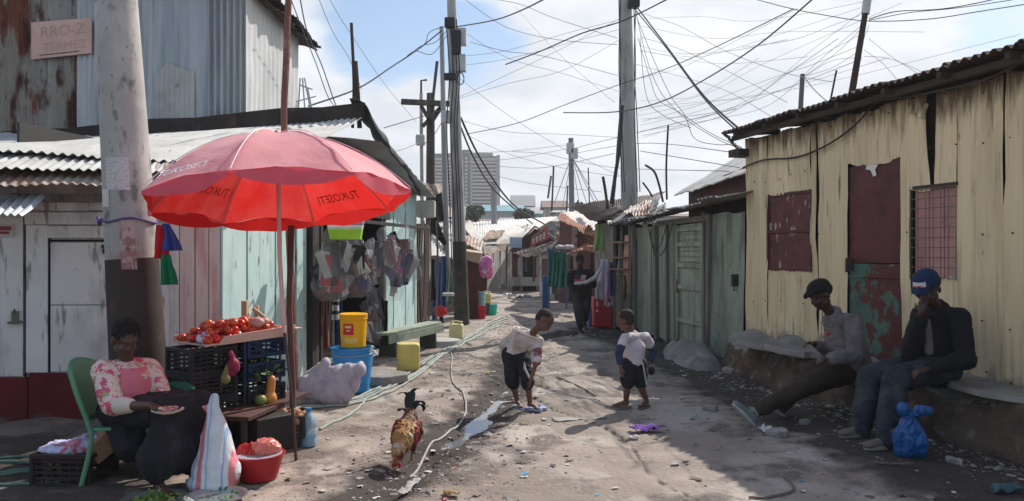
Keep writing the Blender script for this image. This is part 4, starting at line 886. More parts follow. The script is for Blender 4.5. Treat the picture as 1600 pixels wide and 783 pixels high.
wire([(660, 226, 20.4), (675, 215, 19.5), (692, 188, 17)], .012, 'short loop between service pole box and middle pole')
fan = [((1002, 216), (1180, 150), (1345, 20)), ((1002, 205), (1200, 165), (1352, 35)), ((1004, 212), (1150, 172), (1310, 60)), ((1000, 196), (1160, 150), (1349, 52)), ((1003, 190), (1190, 128), (1348, 70)), ((1002, 186), (1140, 170), (1347, 92)), ((1000, 80), (1110, 86), (1345, 12)), ((1001, 72), (1090, 84), (1230, 62))]
for k, (a, b, c) in enumerate(fan):
    mid1 = (a[0]+(b[0]-a[0])*.5, a[1]+(b[1]-a[1])*.5+4, 13.5)
    wire([(*a, 16.6), mid1, (*b, 12.6), (b[0]+(c[0]-b[0])*.5, b[1]+(c[1]-b[1])*.55+5, 11.4), (*c, 10.55)], .0038+.001*(k % 3), 'thin wire of the tangle strung from the broad pole to the leaning mast', group='thin wires between broad pole and leaning mast', m=WT)
for k, l in enumerate([[(1000, 20), (1060, 40), (1130, 78), (1220, 112), (1300, 128)], [(1000, 58), (1060, 76), (1130, 108), (1230, 160)], [(992, 100), (1050, 116), (1130, 140), (1210, 185)]]):
    wire([(x, y, 16.5-(x-1000)*.028) for x, y in l], .006, 'thin faint wire falling right from the broad pole top', group='thin wires falling right from the broad pole', m=WT)
for k, l in enumerate([[(994, 20), (1010, 90), (1030, 140), (1056, 172), (1085, 196), (1130, 222), (1160, 232)], [(996, 30), (1020, 90), (1048, 150), (1070, 180), (1085, 216), (1120, 226), (1150, 224)], [(997, 60), (1015, 120), (1028, 155), (1062, 176), (1110, 208), (1158, 230)], [(1000, 60), (1010, 150), (1036, 180), (1080, 200)]]):
    wire([(x, y, 16.4-(x-994)*.035) for x, y in l], .008, 'loose kinked wire drooping from the broad pole to the cream eave', group='loose wires drooping to the cream eave')
for k, l in enumerate([[(1358, 40), (1340, 90), (1334, 140)], [(1357, 60), (1395, 90), (1440, 120), (1462, 150)], [(1350, 88), (1390, 92), (1440, 112), (1452, 120)], [(1350, 78), (1380, 100), (1406, 130)], [(1347, 90), (1300, 95), (1260, 118)], [(1345, 78), (1300, 106), (1258, 119)], [(1344, 24), (1300, 40), (1240, 62), (1160, 74)], [(1350, 40), (1310, 80), (1256, 120)]]):
    n_ = len(l); wire([(x, y, 10.5+(.3*i if x < 1345 else -.1*i)) for i, (x, y) in enumerate(l)], .0042, 'thin stay wire tied to the leaning mast', group='stay wires around the leaning mast', m=WT)
wire([(1258, 122, 9.5), (1272, 140, 9.2), (1296, 162, 8.9)], .007, 'short kinked wire from the grey roof post')
for k, l in enumerate([[(715, -10), (760, 24), (800, 46), (870, 62), (965, 70)], [(745, -5), (810, 6), (865, 28), (965, 60)], [(735, 66), (790, 80), (850, 88), (965, 118)], [(805, 10), (850, 60), (890, 100), (960, 160)]]):
    wire([(x, y, 16.7) for x, y in l], .008, 'thin faint wire between the middle pole and the broad pole', group='faint wires between the two tall poles', m=WT)
for k, l in enumerate([[(800, 237, 24), (850, 240, 26), (893, 250, 28), (960, 262, 24), (1150, 268, 13)], [(700, 240, 18), (800, 236, 24), (888, 226, 28)], [(700, 254, 18), (800, 248, 24), (888, 232, 28)], [(730, 262, 20), (820, 285, 26), (940, 300, 26)], [(896, 232, 28), (960, 216, 22), (1150, 170, 14)], [(896, 240, 28), (1000, 224, 20), (1160, 240, 12)], [(780, 260, 24), (850, 262, 26), (960, 240, 20)], [(1000, 236, 17), (1060, 246, 15), (1155, 262, 12)]]):
    wire(l, .012, 'thin faint wire crossing low over the far roofs', group='low faint wires over the far roofs', m=WT)
rs = random.Random(77)
for k in range(8):
    a = (rs.uniform(996, 1004), rs.uniform(10, 220), 16.5); b = (rs.uniform(1150, 1620), rs.uniform(-10, 110), rs.uniform(9.5, 12)); m_ = ((a[0]+b[0])/2, (a[1]+b[1])/2+rs.uniform(4, 30), (a[2]+b[2])/2)
    wire([a, (a[0]*.75+b[0]*.25, a[1]*.75+b[1]*.25+rs.uniform(2, 18), a[2]*.75+b[2]*.25), m_, b], .0042, 'faint wire strung from the broad pole out to the right sky', group='faint wires from the broad pole to the right', m=WT)
for k in range(8):
    a = (rs.uniform(700, 712), rs.uniform(20, 200), 16.7); b = (rs.uniform(966, 975), rs.uniform(20, 280), 16.8)
    wire([a, (790, a[1]*.67+b[1]*.33+rs.uniform(4, 16), 17), (880, a[1]*.33+b[1]*.67+rs.uniform(4, 16), 17), b], .006, 'thin faint wire between the middle pole and the broad pole', group='faint wires between the two tall poles', m=WT)
# far pole with guys
Yf = 30; fpz = thing('utility_pole', 'distant thin pole with white transformer boxes in the centre of the sky gap', 'pole', V((P(893, 390, Yf).x, Yf, 0)))
part('shaft', cpole(V((P(895, 390, Yf).x, Yf, 0)), P(892, 216, Yf), .13, .10, 10), plain((.2, .2, .2)), fpz)
for px, py in ((891, 232), (897, 240)):
    mb = MB(); mb.box(P(px, py, Yf-.1), (.3, .25, .42)); part('transformer_box', mb, WB, fpz, False, bevel=.04)
for k, (px, py) in enumerate(((866, 318), (878, 330), (905, 318), (918, 322), (930, 318), (942, 328))):
    mb = MB(); mb.tube([P(893, 244, Yf), P(px, py, Yf-2)], .015, 4); solo('guy_wire', 'straight stay wire splayed from the distant transformer pole', 'wire', mb, WT, group='stays of the distant pole')
stick([P(862, 330, 33), P(865, 260, 33)], .04, 'thin distant stick left of the transformer pole', BRN)
stick([P(885, 335, 40), P(887, 290, 40)], .04, 'tiny distant post beside the transformer pole foot', BRN)
stick([P(921, 320, 36), P(919, 262, 36)], .03, 'thin distant rod right of the transformer pole', BRN)
stick([P(772, 352, 40), P(771, 286, 40)], .16, 'distant post below the tower block', plain((.25, .25, .25)))
stick([P(856, 310, 60), P(861, 275, 60)], .08, 'far thin mast over the distant roofs', BRN)
# ---------- far background
Yb = 230
TB = thing('tower_block', 'hazy grey high-rise block with rows of balconies on the skyline', 'building', V((P(725, 340, Yb).x, Yb, 0)))
GB = plain((.30, .285, .265), .9, vs=.05); GD = plain((.10, .10, .10), .8, vs=.1); GL = plain((.42, .40, .375), .9, vs=.05)
def bxpx(mb, px0, px1, py0, py1, Y, dep):
    a = P(px0, py1, Y); b = P(px1, py0, Y); mb.box(((a.x+b.x)/2, Y+dep/2, (a.z+b.z)/2), (abs(b.x-a.x), dep, abs(b.z-a.z)))
mb = MB(); bxpx(mb, 676, 779, 244, 400, Yb, 12); bxpx(mb, 676, 735, 240, 245, Yb+1, 9); bxpx(mb, 722, 735, 234, 400, Yb-.6, 6); part('wall', mb, GD, TB, False)
for k in range(14):
    y0 = 247+k*5.6; mb = MB(); bxpx(mb, 738, 777, y0, y0+2.9, Yb-1.2, 1.4); bxpx(mb, 676, 721, y0, y0+3.1, Yb-1.2, 1.4); part('balcony', mb, GL, TB, False)
mb = MB(); bxpx(mb, 718, 722, 236, 400, Yb-1.5, 3); bxpx(mb, 735, 738, 236, 400, Yb-1.5, 3); bxpx(mb, 776, 781, 242, 400, Yb-1.5, 3); bxpx(mb, 674, 678, 250, 400, Yb-1.5, 3); bxpx(mb, 738, 770, 239, 244, Yb, 8); part('pier', mb, GB, TB, False)
mb = MB()
for k in range(13): y0 = 246+k*6; bxpx(mb, 727, 730, y0, y0+3, Yb-1, .5)
part('stair_window', mb, plain((.55, .56, .56), .5), TB, False)
def lowb(px0, px1, pyt, Y, dep, col, roof, label, pyr=None, cat='building', name='distant_building', win=0):
    t = thing(name, label, cat, V((P((px0+px1)/2, 390, Y).x, Y, 0)))
    a = P(px0, pyt, Y); b = P(px1, pyt, Y); mb = MB(); mb.box(((a.x+b.x)/2, Y+dep/2, a.z/2), (b.x-a.x, dep, a.z)); part('wall', mb, col, t, False)
    h = P(0, pyr or pyt-3, Y).z-a.z; o = .3; mb = MB(); y0, y1 = Y-o, Y+dep+o; ym = (y0+y1)/2
    mb.add([(a.x-o, y0, a.z), (b.x+o, y0, a.z), (b.x+o, ym, a.z+h), (a.x-o, ym, a.z+h), (a.x-o, y1, a.z), (b.x+o, y1, a.z)], [(0, 1, 2, 3), (3, 2, 5, 4), (0, 3, 4), (1, 5, 2), (0, 4, 5, 1)]); part('roof', mb, roof, t, False)
    for k in range(win):
        mb = MB(); u = (k+.5)/win; mb.box((a.x+(b.x-a.x)*u, Y-.02, a.z*.72), ((b.x-a.x)/win*.45, .08, a.z*.22)); part('window', mb, GD, t, False)
    return t
FT = plain((.20, .36, .40), .8, vs=.2); FG = plain((.36, .36, .35), .8, vs=.2); FR = plain((.24, .17, .15), .85, vs=.2)
lowb(728, 815, 330, 88, 6, FG, FT, 'long teal-roofed shed on the skyline under the tower block', 318, win=8)
lowb(812, 868, 334, 95, 6, FT, FG, 'pale blue low building right of the teal-roofed shed', 322, win=4)
lowb(800, 834, 322, 120, 6, FR, FG, 'grey and brown far house with flat roof above the pale blue building', 303, win=4)
lowb(852, 885, 324, 70, 5, FG, FR, 'small gabled far house left of the transformer pole', 311, win=2)
lowb(900, 950, 326, 84, 6, FT, FR, 'far teal house with dark roof right of the transformer pole', 315, win=3)
lowb(868, 905, 332, 60, 5, FG, FG, 'far grey shed at the transformer pole foot', 326, win=2)
lowb(700, 790, 348, 60, 6, FR, FR, 'brown far wall below the teal-roofed shed', 340, win=0)
lowb(786, 870, 346, 55, 5, plain((.28, .29, .26)), FG, 'grey far wall with shabby roof right of the brown wall', 338, win=5)
lowb(640, 700, 350, 45, 5, FR, FG, 'far brown shed behind the hanging jeans', 340, win=2)
lowb(945, 1020, 332, 50, 6, FG, FR, 'far grey house hidden behind the broad pole', 322, win=3)
lowb(1020, 1130, 338, 45, 6, FG, FR, 'far grey house behind the green shack roofs', 330, win=2)
# small far trees
LEAF = mat('hazed dusty foliage', (.11, .13, .08), .9, var=.35, vs=2)  # leaf colour lightened to paint in the haze of distance
def tree(px, pyt, pyb, Y, wpx, label, seed):
    rs = np.random.default_rng(seed); c = P(px, (pyt+pyb)/2, Y); rx = wpx/2/F*Y; rz = (pyb-pyt)/2/F*Y; t = thing('tree', label, 'tree', V((c.x, Y, 0)), group='dusty trees far behind the roofs')
    mb = MB(); mb.tube([V((c.x, Y, 0)), V((c.x+.1, Y, c.z*.5)), V((c.x, Y, c.z))], [.2, .15, .08], 7)
    for k in range(6): a = k*1.05; mb.tube([V((c.x, Y, c.z-rz*.8)), c+V((math.cos(a)*rx*.7, math.sin(a)*rx*.6, rz*.3*math.sin(k*2)))], [.08, .02], 5)
    part('trunk', mb, BRN, t)
    mb = MB(); n = 1500; cl = rs.normal(size=(16, 3)); cl /= np.linalg.norm(cl, axis=1, keepdims=True); cl *= rs.uniform(.45, .95, (16, 1))
    for k in range(n):
        o = cl[rs.integers(16)]*np.array([rx, rx, rz])+rs.normal(size=3)*np.array([rx, rx, rz])*.2; a = rs.normal(size=3); a /= np.linalg.norm(a); b = np.cross(a, rs.normal(size=3)); b /= np.linalg.norm(b); s_ = rs.uniform(.1, .22)
        p = np.array(c)+o; mb.add([p-a*s_, p+b*s_*.6, p+a*s_, p-b*s_*.6], [(0, 1, 2, 3)])
    part('crown', mb, LEAF, t, False)
tree(820, 326, 348, 52, 26, 'low dusty tree over the far roofs in the centre', 1)
tree(742, 322, 345, 58, 34, 'dusty tree below the tower block', 2)
tree(905, 318, 336, 66, 22, 'small dusty tree at the transformer pole', 3)
# ---------- middle distance shacks
def shack(name, label, base, cat='shack'): return thing(name, label, cat, base)
def wallq(mb, pts, n=(0, 1, 0), th=.05): mb.hexa(pts, n, th)
CREAMT = mat('bleached roof tin', (.60, .58, .54), .7, .1, var=.1, vs=1.5, bump=.2, layers=[dict(c=(.42, .38, .34), s=1.2, t=.58, w=.08, k=.6)])
WGR = mat('pale grey boards', (.34, .325, .30), .9, var=.2, vs=1.5, st=(1, 1, .3), layers=[dict(c=(.2, .18, .17), s=2, st=(2, 2, .3), t=.57, w=.06, k=.7)])
a = shack('white_roof_shack', 'long shack with bleached white roof and pale grey wall down the lane', V((-1.4, 33, 0)))
mb = MB(); mb.corr(P(742, 381, 29), P(800, 381, 36), P(872, 338, 46), P(729, 348, 40), .25, .02, .05, .03, .01, 1, 6); mb.corr(P(722, 352, 30), P(757, 395, 27.5), P(757, 381, 28), P(735, 345, 38), .25, .02, .05, .02, .01, 2, 6); part('roof', mb, CREAMT, a)
mb = MB(); wallq(mb, [V((P(756, 0, 29.5).x, 29.5, 0)), V((P(802, 0, 35.5).x, 35.5, 0)), P(802, 384, 35.5), P(756, 384, 29.5)]); part('wall', mb, WGR, a, False)
mb = MB(); wallq(mb, [V((P(725, 0, 28.5).x, 28.5, 0)), V((P(757, 0, 29.5).x, 29.5, 0)), P(757, 384, 29.5), P(725, 366, 28.5)]); part('wall', mb, plain((.12, .085, .07)), a, False, label='dark brown end wall')
mb = MB(); 
for px in (770, 781, 792): mb.beam(V((P(px, 0, 31.5+(px-770)*.12).x-.05, 31.2+(px-770)*.12, 0)), P(px, 384, 31.2+(px-770)*.12), .1, .1)
part('post', mb, XW, a, False)
b = shack('sign_shack', 'small gabled shack with red sign under its dark roof down the lane', V((.2, 33, 0)))
Ys = 32.0
mb = MB(); wallq(mb, [P(803, 430, Ys), P(872, 430, Ys), P(862, 372, Ys), P(835, 357, Ys), P(806, 386, Ys)]) if False else None
wallq(mb, [V((P(800, 0, Ys).x, Ys, 0)), V((P(868, 0, Ys).x, Ys, 0)), P(868, 378, Ys), P(800, 390, Ys)]); mb.add([P(800, 390, Ys-.01), P(868, 378, Ys-.01), P(836, 357, Ys-.01)], [(0, 1, 2)]); part('wall', mb, MAROON, b, False)
mb = MB(); mb.corr(P(797, 392, Ys-.4), P(797, 392, Ys+5), P(836, 354, Ys+5), P(836, 354, Ys-.4), .2, .02, .04, .02, .01, 3, 6); mb.corr(P(836, 354, Ys-.4), P(836, 354, Ys+5), P(874, 376, Ys+5), P(874, 376, Ys-.4), .2, .02, .04, .02, .01, 4, 6); part('roof', mb, RUSTD, b)
mb = MB(); mb.hexa([P(828, 386, Ys-.5), P(857, 374, Ys-.5), P(856, 352, Ys-.5), P(830, 370, Ys-.5)], (0, 1, 0), .04); rs_ = part('signboard', mb, plain((.42, .07, .05)), b, False, label='faded red signboard with pale letters')
for k in range(4):
    mb = MB(); x0 = 833+k*5.5; mb.beam(P(x0, 381-k*2.4, Ys-.53), P(x0+1, 368-k*3, Ys-.53), .09, .02, (0, 1, 0)); mb.beam(P(x0-1.2, 371-k*2.8, Ys-.53), P(x0+3, 368-k*3, Ys-.53), .08, .02, (0, 1, 0)); part('letter_mark', mb, plain((.6, .42, .38)), rs_, False)
mb = MB(); mb.box(P(806, 379, Ys-1), (.5, .04, .42)); part('blue_sign', mb, plain((.36, .42, .52)), b, False)
mb = MB(); mb.corr(P(806, 397, Ys-2.2), P(872, 383, Ys-2.2), P(866, 378, Ys-.1), P(812, 388, Ys-.1), .15, .02, .06, .04, .01, 6, 6); part('awning', mb, RUSTD, b)
for px0, px1, m in ((812, 817, WGR), (817, 838, DARK), (838, 842, WGR), (842, 856, MAROON), (856, 866, WGR), (800, 811, MAROON)):
    mb = MB(); mb.hexa([V((P(px0, 0, Ys-1.5).x, Ys-1.5, 0)), V((P(px1, 0, Ys-1.5).x, Ys-1.5, 0)), P(px1, 388, Ys-1.5), P(px0, 391, Ys-1.5)], (0, 1, 0), .06); part('front_board', mb, m, b, False)
mb = MB(); mb.box(P(824, 440, Ys-1.8), (1.3, .5, .35)); part('step', mb, WGR, b, False, bevel=.03)
c = shack('rust_roof_shack', 'maroon shack under curling orange rusty roof sheets down the lane', V((2.2, 24, 0)))
OR = mat('orange rusted tin', (.36, .15, .085), .8, var=.25, vs=2, bump=.3, layers=[dict(c=(.50, .32, .24), s=2, t=.57, w=.07, k=.8), dict(c=(.14, .06, .04), s=3, t=.62, w=.05, k=.7)])
Yc = 23.5
mb = MB(); mb.hexa([V((P(873, 0, Yc).x, Yc, 0)), V((P(950, 0, Yc-2).x, Yc-2, 0)), P(950, 372, Yc-2), P(875, 345, Yc)], (0, 1, 0), .06); part('wall', mb, MAROON, c, False)
mb = MB(); mb.hexa([P(893, 440, Yc-.9), P(901, 440, Yc-.95), P(902, 350, Yc-.95), P(894, 350, Yc-.9)], (0, 1, 0), .05); part('post', mb, plain((.32, .26, .22)), c, False)
for k, q in enumerate([[(872, 340, 23), (945, 383, 20), (951, 372, 20.5), (876, 332, 24)], [(876, 333, 24), (950, 375, 21), (958, 345, 25), (900, 330, 27)], [(905, 358, 22), (948, 396, 19.6), (950, 386, 19.8), (912, 356, 22.5)], [(885, 396, 21), (946, 388, 19.5), (948, 384, 20), (915, 382, 21.5)]]):
    mb = MB(); mb.corr(*[P(*z) for z in q], .16, .02, .08, .06, .01, 20+k, 8); part('roof_sheet', mb, CREAMT if k == 1 else OR, c, label='bleached sheet' if k == 1 else None)
mb = MB(); mb.corr(P(826, 386, 27), P(868, 374, 25), P(876, 336, 29), P(832, 362, 30), .16, .02, .05, .03, .01, 30, 6) if False else None
# white-grey peeling wall & left part behind green clothes
d = shack('grey_wall_shack', 'peeling grey-white shack wall with small door behind the green cloth', V((1.3, 26, 0)))
PEEL = mat('peeling whitewash', (.42, .41, .38), .9, var=.2, layers=[dict(c=(.16, .14, .125), s=3, t=.52, w=.05, k=.8)])
mb = MB(); mb.hexa([V((P(843, 0, 27).x, 27, 0)), V((P(880, 0, 24.5).x, 24.5, 0)), P(880, 380, 24.5), P(843, 392, 27)], (0, 1, 0), .06); part('wall', mb, PEEL, d, False)
mb = MB(); mb.hexa([P(846, 446, 26.7), P(860, 447, 25.8), P(860, 404, 25.8), P(846, 404, 26.7)], (0, 1, 0), .05); part('door', mb, MAROON, d, False)
mb = MB(); mb.hexa([P(843, 460, 26.2), P(862, 462, 25), P(862, 440, 25), P(843, 440, 26.2)], (0, 1, 0), .05); part('panel', mb, GALV, d, False)
mb = MB(); mb.corr(P(838, 398, 26.5), P(884, 384, 23.8), P(884, 372, 25.5), P(838, 386, 28), .16, .02, .06, .05, .01, 31, 6); part('roof', mb, RUSTD, d)
# right mid: hut with shelves and dark roof
e = shack('shelf_hut', 'dark open hut with timber shelves left of the green shack', V((2.3, 17.6, 0)))
mb = MB(); mb.corr(P(925, 345, 16.6), P(1000, 340, 14.6), P(1040, 300, 18), P(890, 322, 22), .1, .018, .08, .05, .006, 33, 8); mb.corr(P(950, 352, 15.6), P(1010, 345, 14.4), P(1030, 318, 15.6), P(985, 320, 17.5), .1, .016, .08, .05, .006, 34, 8); part('roof', mb, RUSTD, e)
mb = MB(); mb.corr(P(948, 350, 15.3), P(1016, 335, 14.1), P(1036, 302, 15.2), P(1005, 312, 16.3), .1, .016, .05, .03, .006, 35, 8); part('roof_sheet', mb, GTIN, e)
SW = mat('splintered grey-green boards', (.22, .22, .175), .9, var=.3, layers=[dict(c=(.09, .08, .07), s=3, st=(2, 2, .4), t=.53, w=.05, k=.8), dict(c=(.25, .36, .17), s=1.2, t=.66, w=.03, k=.7)])
mb = MB(); mb.hexa([V((P(930, 0, 18).x, 18, 0)), V((P(960, 0, 15.8).x, 15.8, 0)), P(960, 348, 15.8), P(930, 350, 18)], (1, .3, 0), .05); part('wall', mb, SW, e, False)
mb = MB(); mb.hexa([P(961, 425, 15.7), P(984, 430, 14.9), P(984, 520, 14.9), P(961, 508, 15.7)], (0, 1, 0), .05); part('front_board', mb, SW, e, False)
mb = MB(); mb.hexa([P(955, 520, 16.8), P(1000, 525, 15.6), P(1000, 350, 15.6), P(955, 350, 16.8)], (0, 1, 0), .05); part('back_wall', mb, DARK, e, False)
for py in (378, 402, 420): 
    mb = MB(); mb.beam(P(958, py, 15.8), P(984, py+1, 14.9), .3, .03); part('shelf', mb, plain((.24, .13, .09)), e, False)
mb = MB()
for px, Y_ in ((960, 15.7), (971, 15.3), (984, 14.85), (990, 14.7)): mb.beam(P(px, 350, Y_), V((P(px, 0, Y_).x, Y_, 0)), .05, .05)
part('post', mb, GREYW, e, False)
# left mid: posts, maroon cabinet, boxes, jeans
f = shack('hanging_stall', 'ragged stall of brown boards and tin just past the teal shop', V((-1.95, 15.6, 0)))
mb = MB(); mb.corr(P(657, 302, 14.6), P(690, 308, 16.5), P(692, 290, 16.8), P(655, 284, 15), .12, .02, .03, .02, .006, 41, 6); part('roof_sheet', mb, RTIN, f)
mb = MB(); mb.box(P(666, 327, 14.6), (.34, .25, .32)); part('meter_box', mb, plain((.5, .48, .44)), f, False, bevel=.02)
mb = MB(); mb.hexa([P(653, 512, 14.7), P(668, 506, 15.2), P(668, 350, 15.2), P(653, 350, 14.7)], (-.3, .3, 0), .08); part('board', mb, mat('dark brown boards', (.075, .05, .042), .9, var=.3), f, False)
mb = MB(); mb.hexa([P(676, 325, 15.4), P(698, 380, 15.8), P(694, 385, 15.8), P(672, 360, 15.4)], (0, .2, 0), .1); mb.hexa([P(672, 310, 15.5), P(690, 300, 16), P(694, 345, 16), P(676, 350, 15.5)], (0, .2, 0), .05); part('awning', mb, DARK, f, False)
mb = MB(); mb.corr(P(668, 398, 16.2), P(714, 404, 18), P(712, 352, 19), P(672, 368, 17), .18, .02, .03, .02, .006, 42, 6); part('side_sheet', mb, CREAMT, f)
mb = MB()
for px in (662, 671, 682): mb.tube(smoothpath([P(px, 345, 14.9), P(px+2, 420, 14.9), P(px-1, 500, 14.9)], 4), .02, 6)
part('post', mb, GREYW, f)
mb = MB(); mb.hexa([V((P(668, 0, 18.5).x, 18.5, 0)), V((P(728, 0, 20).x, 20, 0)), P(728, 398, 20), P(668, 398, 18.5)], (0, 1, 0), .05); part('back_wall', mb, plain((.10, .085, .08)), f, False)
cab = thing('maroon_cabinet', 'tall maroon wooden cabinet behind the middle pole', 'cabinet', G(738, 498))
Yk = 17.9; mb = MB(); mb.hexa([V((P(729, 0, Yk).x, Yk, 0)), V((P(748, 0, Yk).x, Yk, 0)), P(748, 402, Yk), P(729, 402, Yk)], (-.1, .7, 0), .9); part('body', mb, MAROON, cab, False, bevel=.01)
mb = MB(); mb.hexa([P(748, 412, Yk-.25), P(722, 404, Yk-.25), P(724, 392, Yk-.2), P(753, 396, Yk-.2)], (0, .9, .05), .9); part('top_board', mb, plain((.42, .29, .2)), cab, False)

# ragged clutter crowding the middle of the lane
rs = random.Random(21)
spots = [((752, 374, 30.2), (778, 373, 33), (790, 360, 36), (765, 360, 33.5), RTIN, 'rusty sheet laid over the left part of the long white roof'), ((800, 366, 38), (822, 360, 39), (826, 351, 41), (806, 354, 40), RUSTD, 'dark patch sheet on the middle of the long white roof'), ((722, 384, 24), (752, 392, 24), (756, 376, 26), (726, 366, 26), RTIN, 'brown sheet propped right behind the middle pole'), ((868, 372, 25.5), (900, 386, 22.3), (902, 374, 23), (872, 362, 26), OR, 'orange rust sheet drooping above the green draped rack'), ((800, 398, 30), (846, 402, 28), (840, 386, 30), (806, 388, 32), RUSTD, 'dark sagging tin sheet over the front of the red sign shack'), ((866, 352, 26), (905, 372, 22), (900, 360, 23.5), (872, 344, 27), RUSTD, 'dark curled tin sheet under the bleached roof in the centre'),
 ((905, 332, 24), (950, 345, 20), (956, 334, 21), (912, 326, 25), GTIN, 'grey sheet poking up beside the broad right pole'), ((930, 352, 17.5), (962, 362, 16), (958, 348, 16.5), (934, 342, 18), RUSTD, 'ragged black sheet hanging at the shelf hut eave'),
 ((975, 338, 15), (1012, 330, 14), (1020, 312, 15), (985, 322, 16), RTIN, 'rusty sheet tilted over the shelf hut and green shack join'), ((1004, 352, 13.9), (1040, 340, 13), (1044, 322, 13.6), (1010, 330, 14.6), GTIN, 'bent grey sheet lipping over the green shack eave'),
 ((756, 398, 26), (790, 392, 29), (792, 382, 30), (760, 386, 28), RTIN, 'small rusty awning at the left of the long white roof'), ((690, 336, 22), (726, 346, 22), (728, 330, 24), (692, 322, 24), RTIN, 'rusty sheet behind the middle pole beside the tower block'), ((668, 352, 21), (712, 360, 21), (712, 346, 23), (670, 340, 23), WTIN, 'pale sheet behind the cross-arm pole')]
for k, (a, b, c, d, m, lb) in enumerate(spots):
    mb = MB(); mb.corr(P(*a), P(*b), P(*c), P(*d), .12, .018, .14, .07, .008, 400+k, 8); solo('tin_sheet', lb, 'tin sheet', mb, m)
for k, (px, pt, pb, w_, Y_, col, lb) in enumerate(((812, 402, 432, 5, 29.5, (.4, .38, .36), 'pale cloth hanging on the red sign shack front'), (834, 400, 440, 4, 29.4, (.16, .05, .05), 'dark red cloth hanging on the red sign shack front'), (822, 404, 425, 4, 29.3, (.05, .06, .08), 'black cloth hanging on the red sign shack front'), (868, 398, 450, 5, 22.5, (.04, .06, .12), 'dark blue cloth left of the green draped rack'), (893, 400, 470, 7, 20, (.05, .035, .03), 'brown cloth right of the green draped rack'), (925, 395, 500, 6, 17.6, (.06, .05, .045), 'dark cloth hanging behind the red cabinet'), (968, 380, 430, 5, 15.3, (.35, .33, .30), 'grey rag hanging on the shelf hut shelves'), (976, 430, 470, 5, 15.0, (.12, .06, .04), 'brown rag low on the shelf hut front'), (660, 330, 400, 5, 14.4, (.45, .40, .36), 'pale frayed rag hanging at the meter box past the teal shop'), (668, 350, 440, 5, 14.6, (.40, .33, .28), 'tan frayed rag beside the dark brown stall board'))):
    pth = [P(px, pt, Y_), P(px+rs.uniform(-2, 2), (pt+pb)/2, Y_+.03), P(px+rs.uniform(-2, 2), pb, Y_)]
    rag(pth, w_/F*Y_*.7, w_/F*Y_, cloth(col), 'hanging_cloth', lb, 'cloth', seed=90+k, amp=.03)
for k, (px, py, Y_, s_, col, lb) in enumerate(((845, 449, 27, .3, (.25, .2, .16), 'brown box on the ground at the red sign shack'), (812, 447, 29, .35, (.12, .11, .10), 'dark box at the far left corner of the sign shack'), (884, 462, 22, .3, (.04, .05, .07), 'dark tub on the ground below the green draped rack'), (866, 468, 21, .22, (.3, .27, .24), 'pale small box beside the blue stack'), (790, 452, 27, .25, (.3, .28, .25), 'pale stone block before the long grey wall'))):
    g_ = G(px, py); g_ = V((g_.x, g_.y, 0)); mb = MB(); mb.box(g_+V((0, 0, s_*.4)), (s_*1.2, s_, s_*.85), .3*k); solo('roadside_box', lb, 'box', mb, plain(col), bevel=.02)
# ---------- umbrella
UC = P(432, 300, 5.85); UC = V((-1.77, 5.85, 1.975))
tx = Matrix.Rotation(R(8.0), 3, 'X'); ty = Matrix.Rotation(R(-4.5), 3, 'Y'); UM = ty @ Matrix.Rotation(R(-8.0), 3, 'X')
# far side lower, left side lower
UM = Matrix.Rotation(R(-5.0), 3, 'Y') @ Matrix.Rotation(R(-7.2), 3, 'X')
RU = 1.005; HU = .52
def upt(th, r, out=0.0):
    # th angle, r 0..1 ; gores sag between ribs, cloth curves over arched ribs
    k = 8; ph = (th/(2*math.pi)*k) % 1; g = abs(ph-.5)*2      # g=1 on rib, 0 mid-gore
    g = 1-g; g = 1-g
    sagf = (1-abs(2*ph-1)); sagf = math.sin(math.pi*ph)               # 0 at ribs
    poly = math.cos(math.pi/k)/math.cos((ph-.5)*2*math.pi/k)
    rad = RU*r*(poly-.035*sagf*r*r)
    z = HU*(1-r**2.1)-.06*sagf*r*(1-r)*2+.045*sagf*r**5
    n = V((math.cos(th)*r, math.sin(th)*r, 1.1)).normalized()
    p = V((math.cos(th)*rad, math.sin(th)*rad, z))+n*out
    return UC+UM@p
OFF = math.pi/8*1.0+.12
def uth(k): return OFF+k*2*math.pi/8
def up2(th, r, out=0): return upt(th-OFF+math.pi/8, r, out) if False else upt(th, r, out)
umb = thing('beach_umbrella', 'large faded pink umbrella, red inside, shading the tomato stand', 'umbrella', V((-1.64, 5.85, 0)))
n = 8*14; m_ = 22
A = np.array([[list(upt(i/n*2*math.pi, .02+.98*j/m_)) for j in range(m_+1)] for i in range(n+1)])
wr = vn(A*np.array([5, 5, 9]), 81)*.014+vn(A*np.array([13, 13, 20]), 82)*.004; wr *= np.linspace(0.2, 1, m_+1)[None, :]; wr[-1] = wr[0]
A[..., 2] += wr
# valance hanging from rim
vl = []
for i in range(n+1):
    th = i/n*2*math.pi; rim = V(A[i, -1]); col = []
    ph = (i/14) % 1; sc = .018+.105*math.sin(math.pi*ph)**.8
    for j in range(0, 6): col.append(list(rim+UM@(V((math.cos(th)*(.012*math.sin(i*.9)), math.sin(th)*.012*math.sin(i*.7), -sc*j/5)))))
    vl.append(col)
vl = np.array(vl); vl[-1] = vl[0]; A2 = A[:, ::-1]
PK = mat('faded pink umbrella cloth', (.93, .40, .42), .7, var=.10, vs=3, bump=.25, bs=9, bd=.03, transl=.36, tcol=(.90, .035, .028), back=(.50, .015, .015), sheen=.2,
         layers=[dict(c=(.90, .55, .58), s=2.2, st=(1, 1, .4), t=.56, w=.08, k=.5), dict(c=(.55, .20, .22), s=3.5, t=.63, w=.06, k=.45), dict(c=(.45, .2, .2), s=26, t=.68, w=.03, k=.5)])
mb = MB(); mb.sheet(A2); can = part('canopy', mb, PK, umb, ang=180)
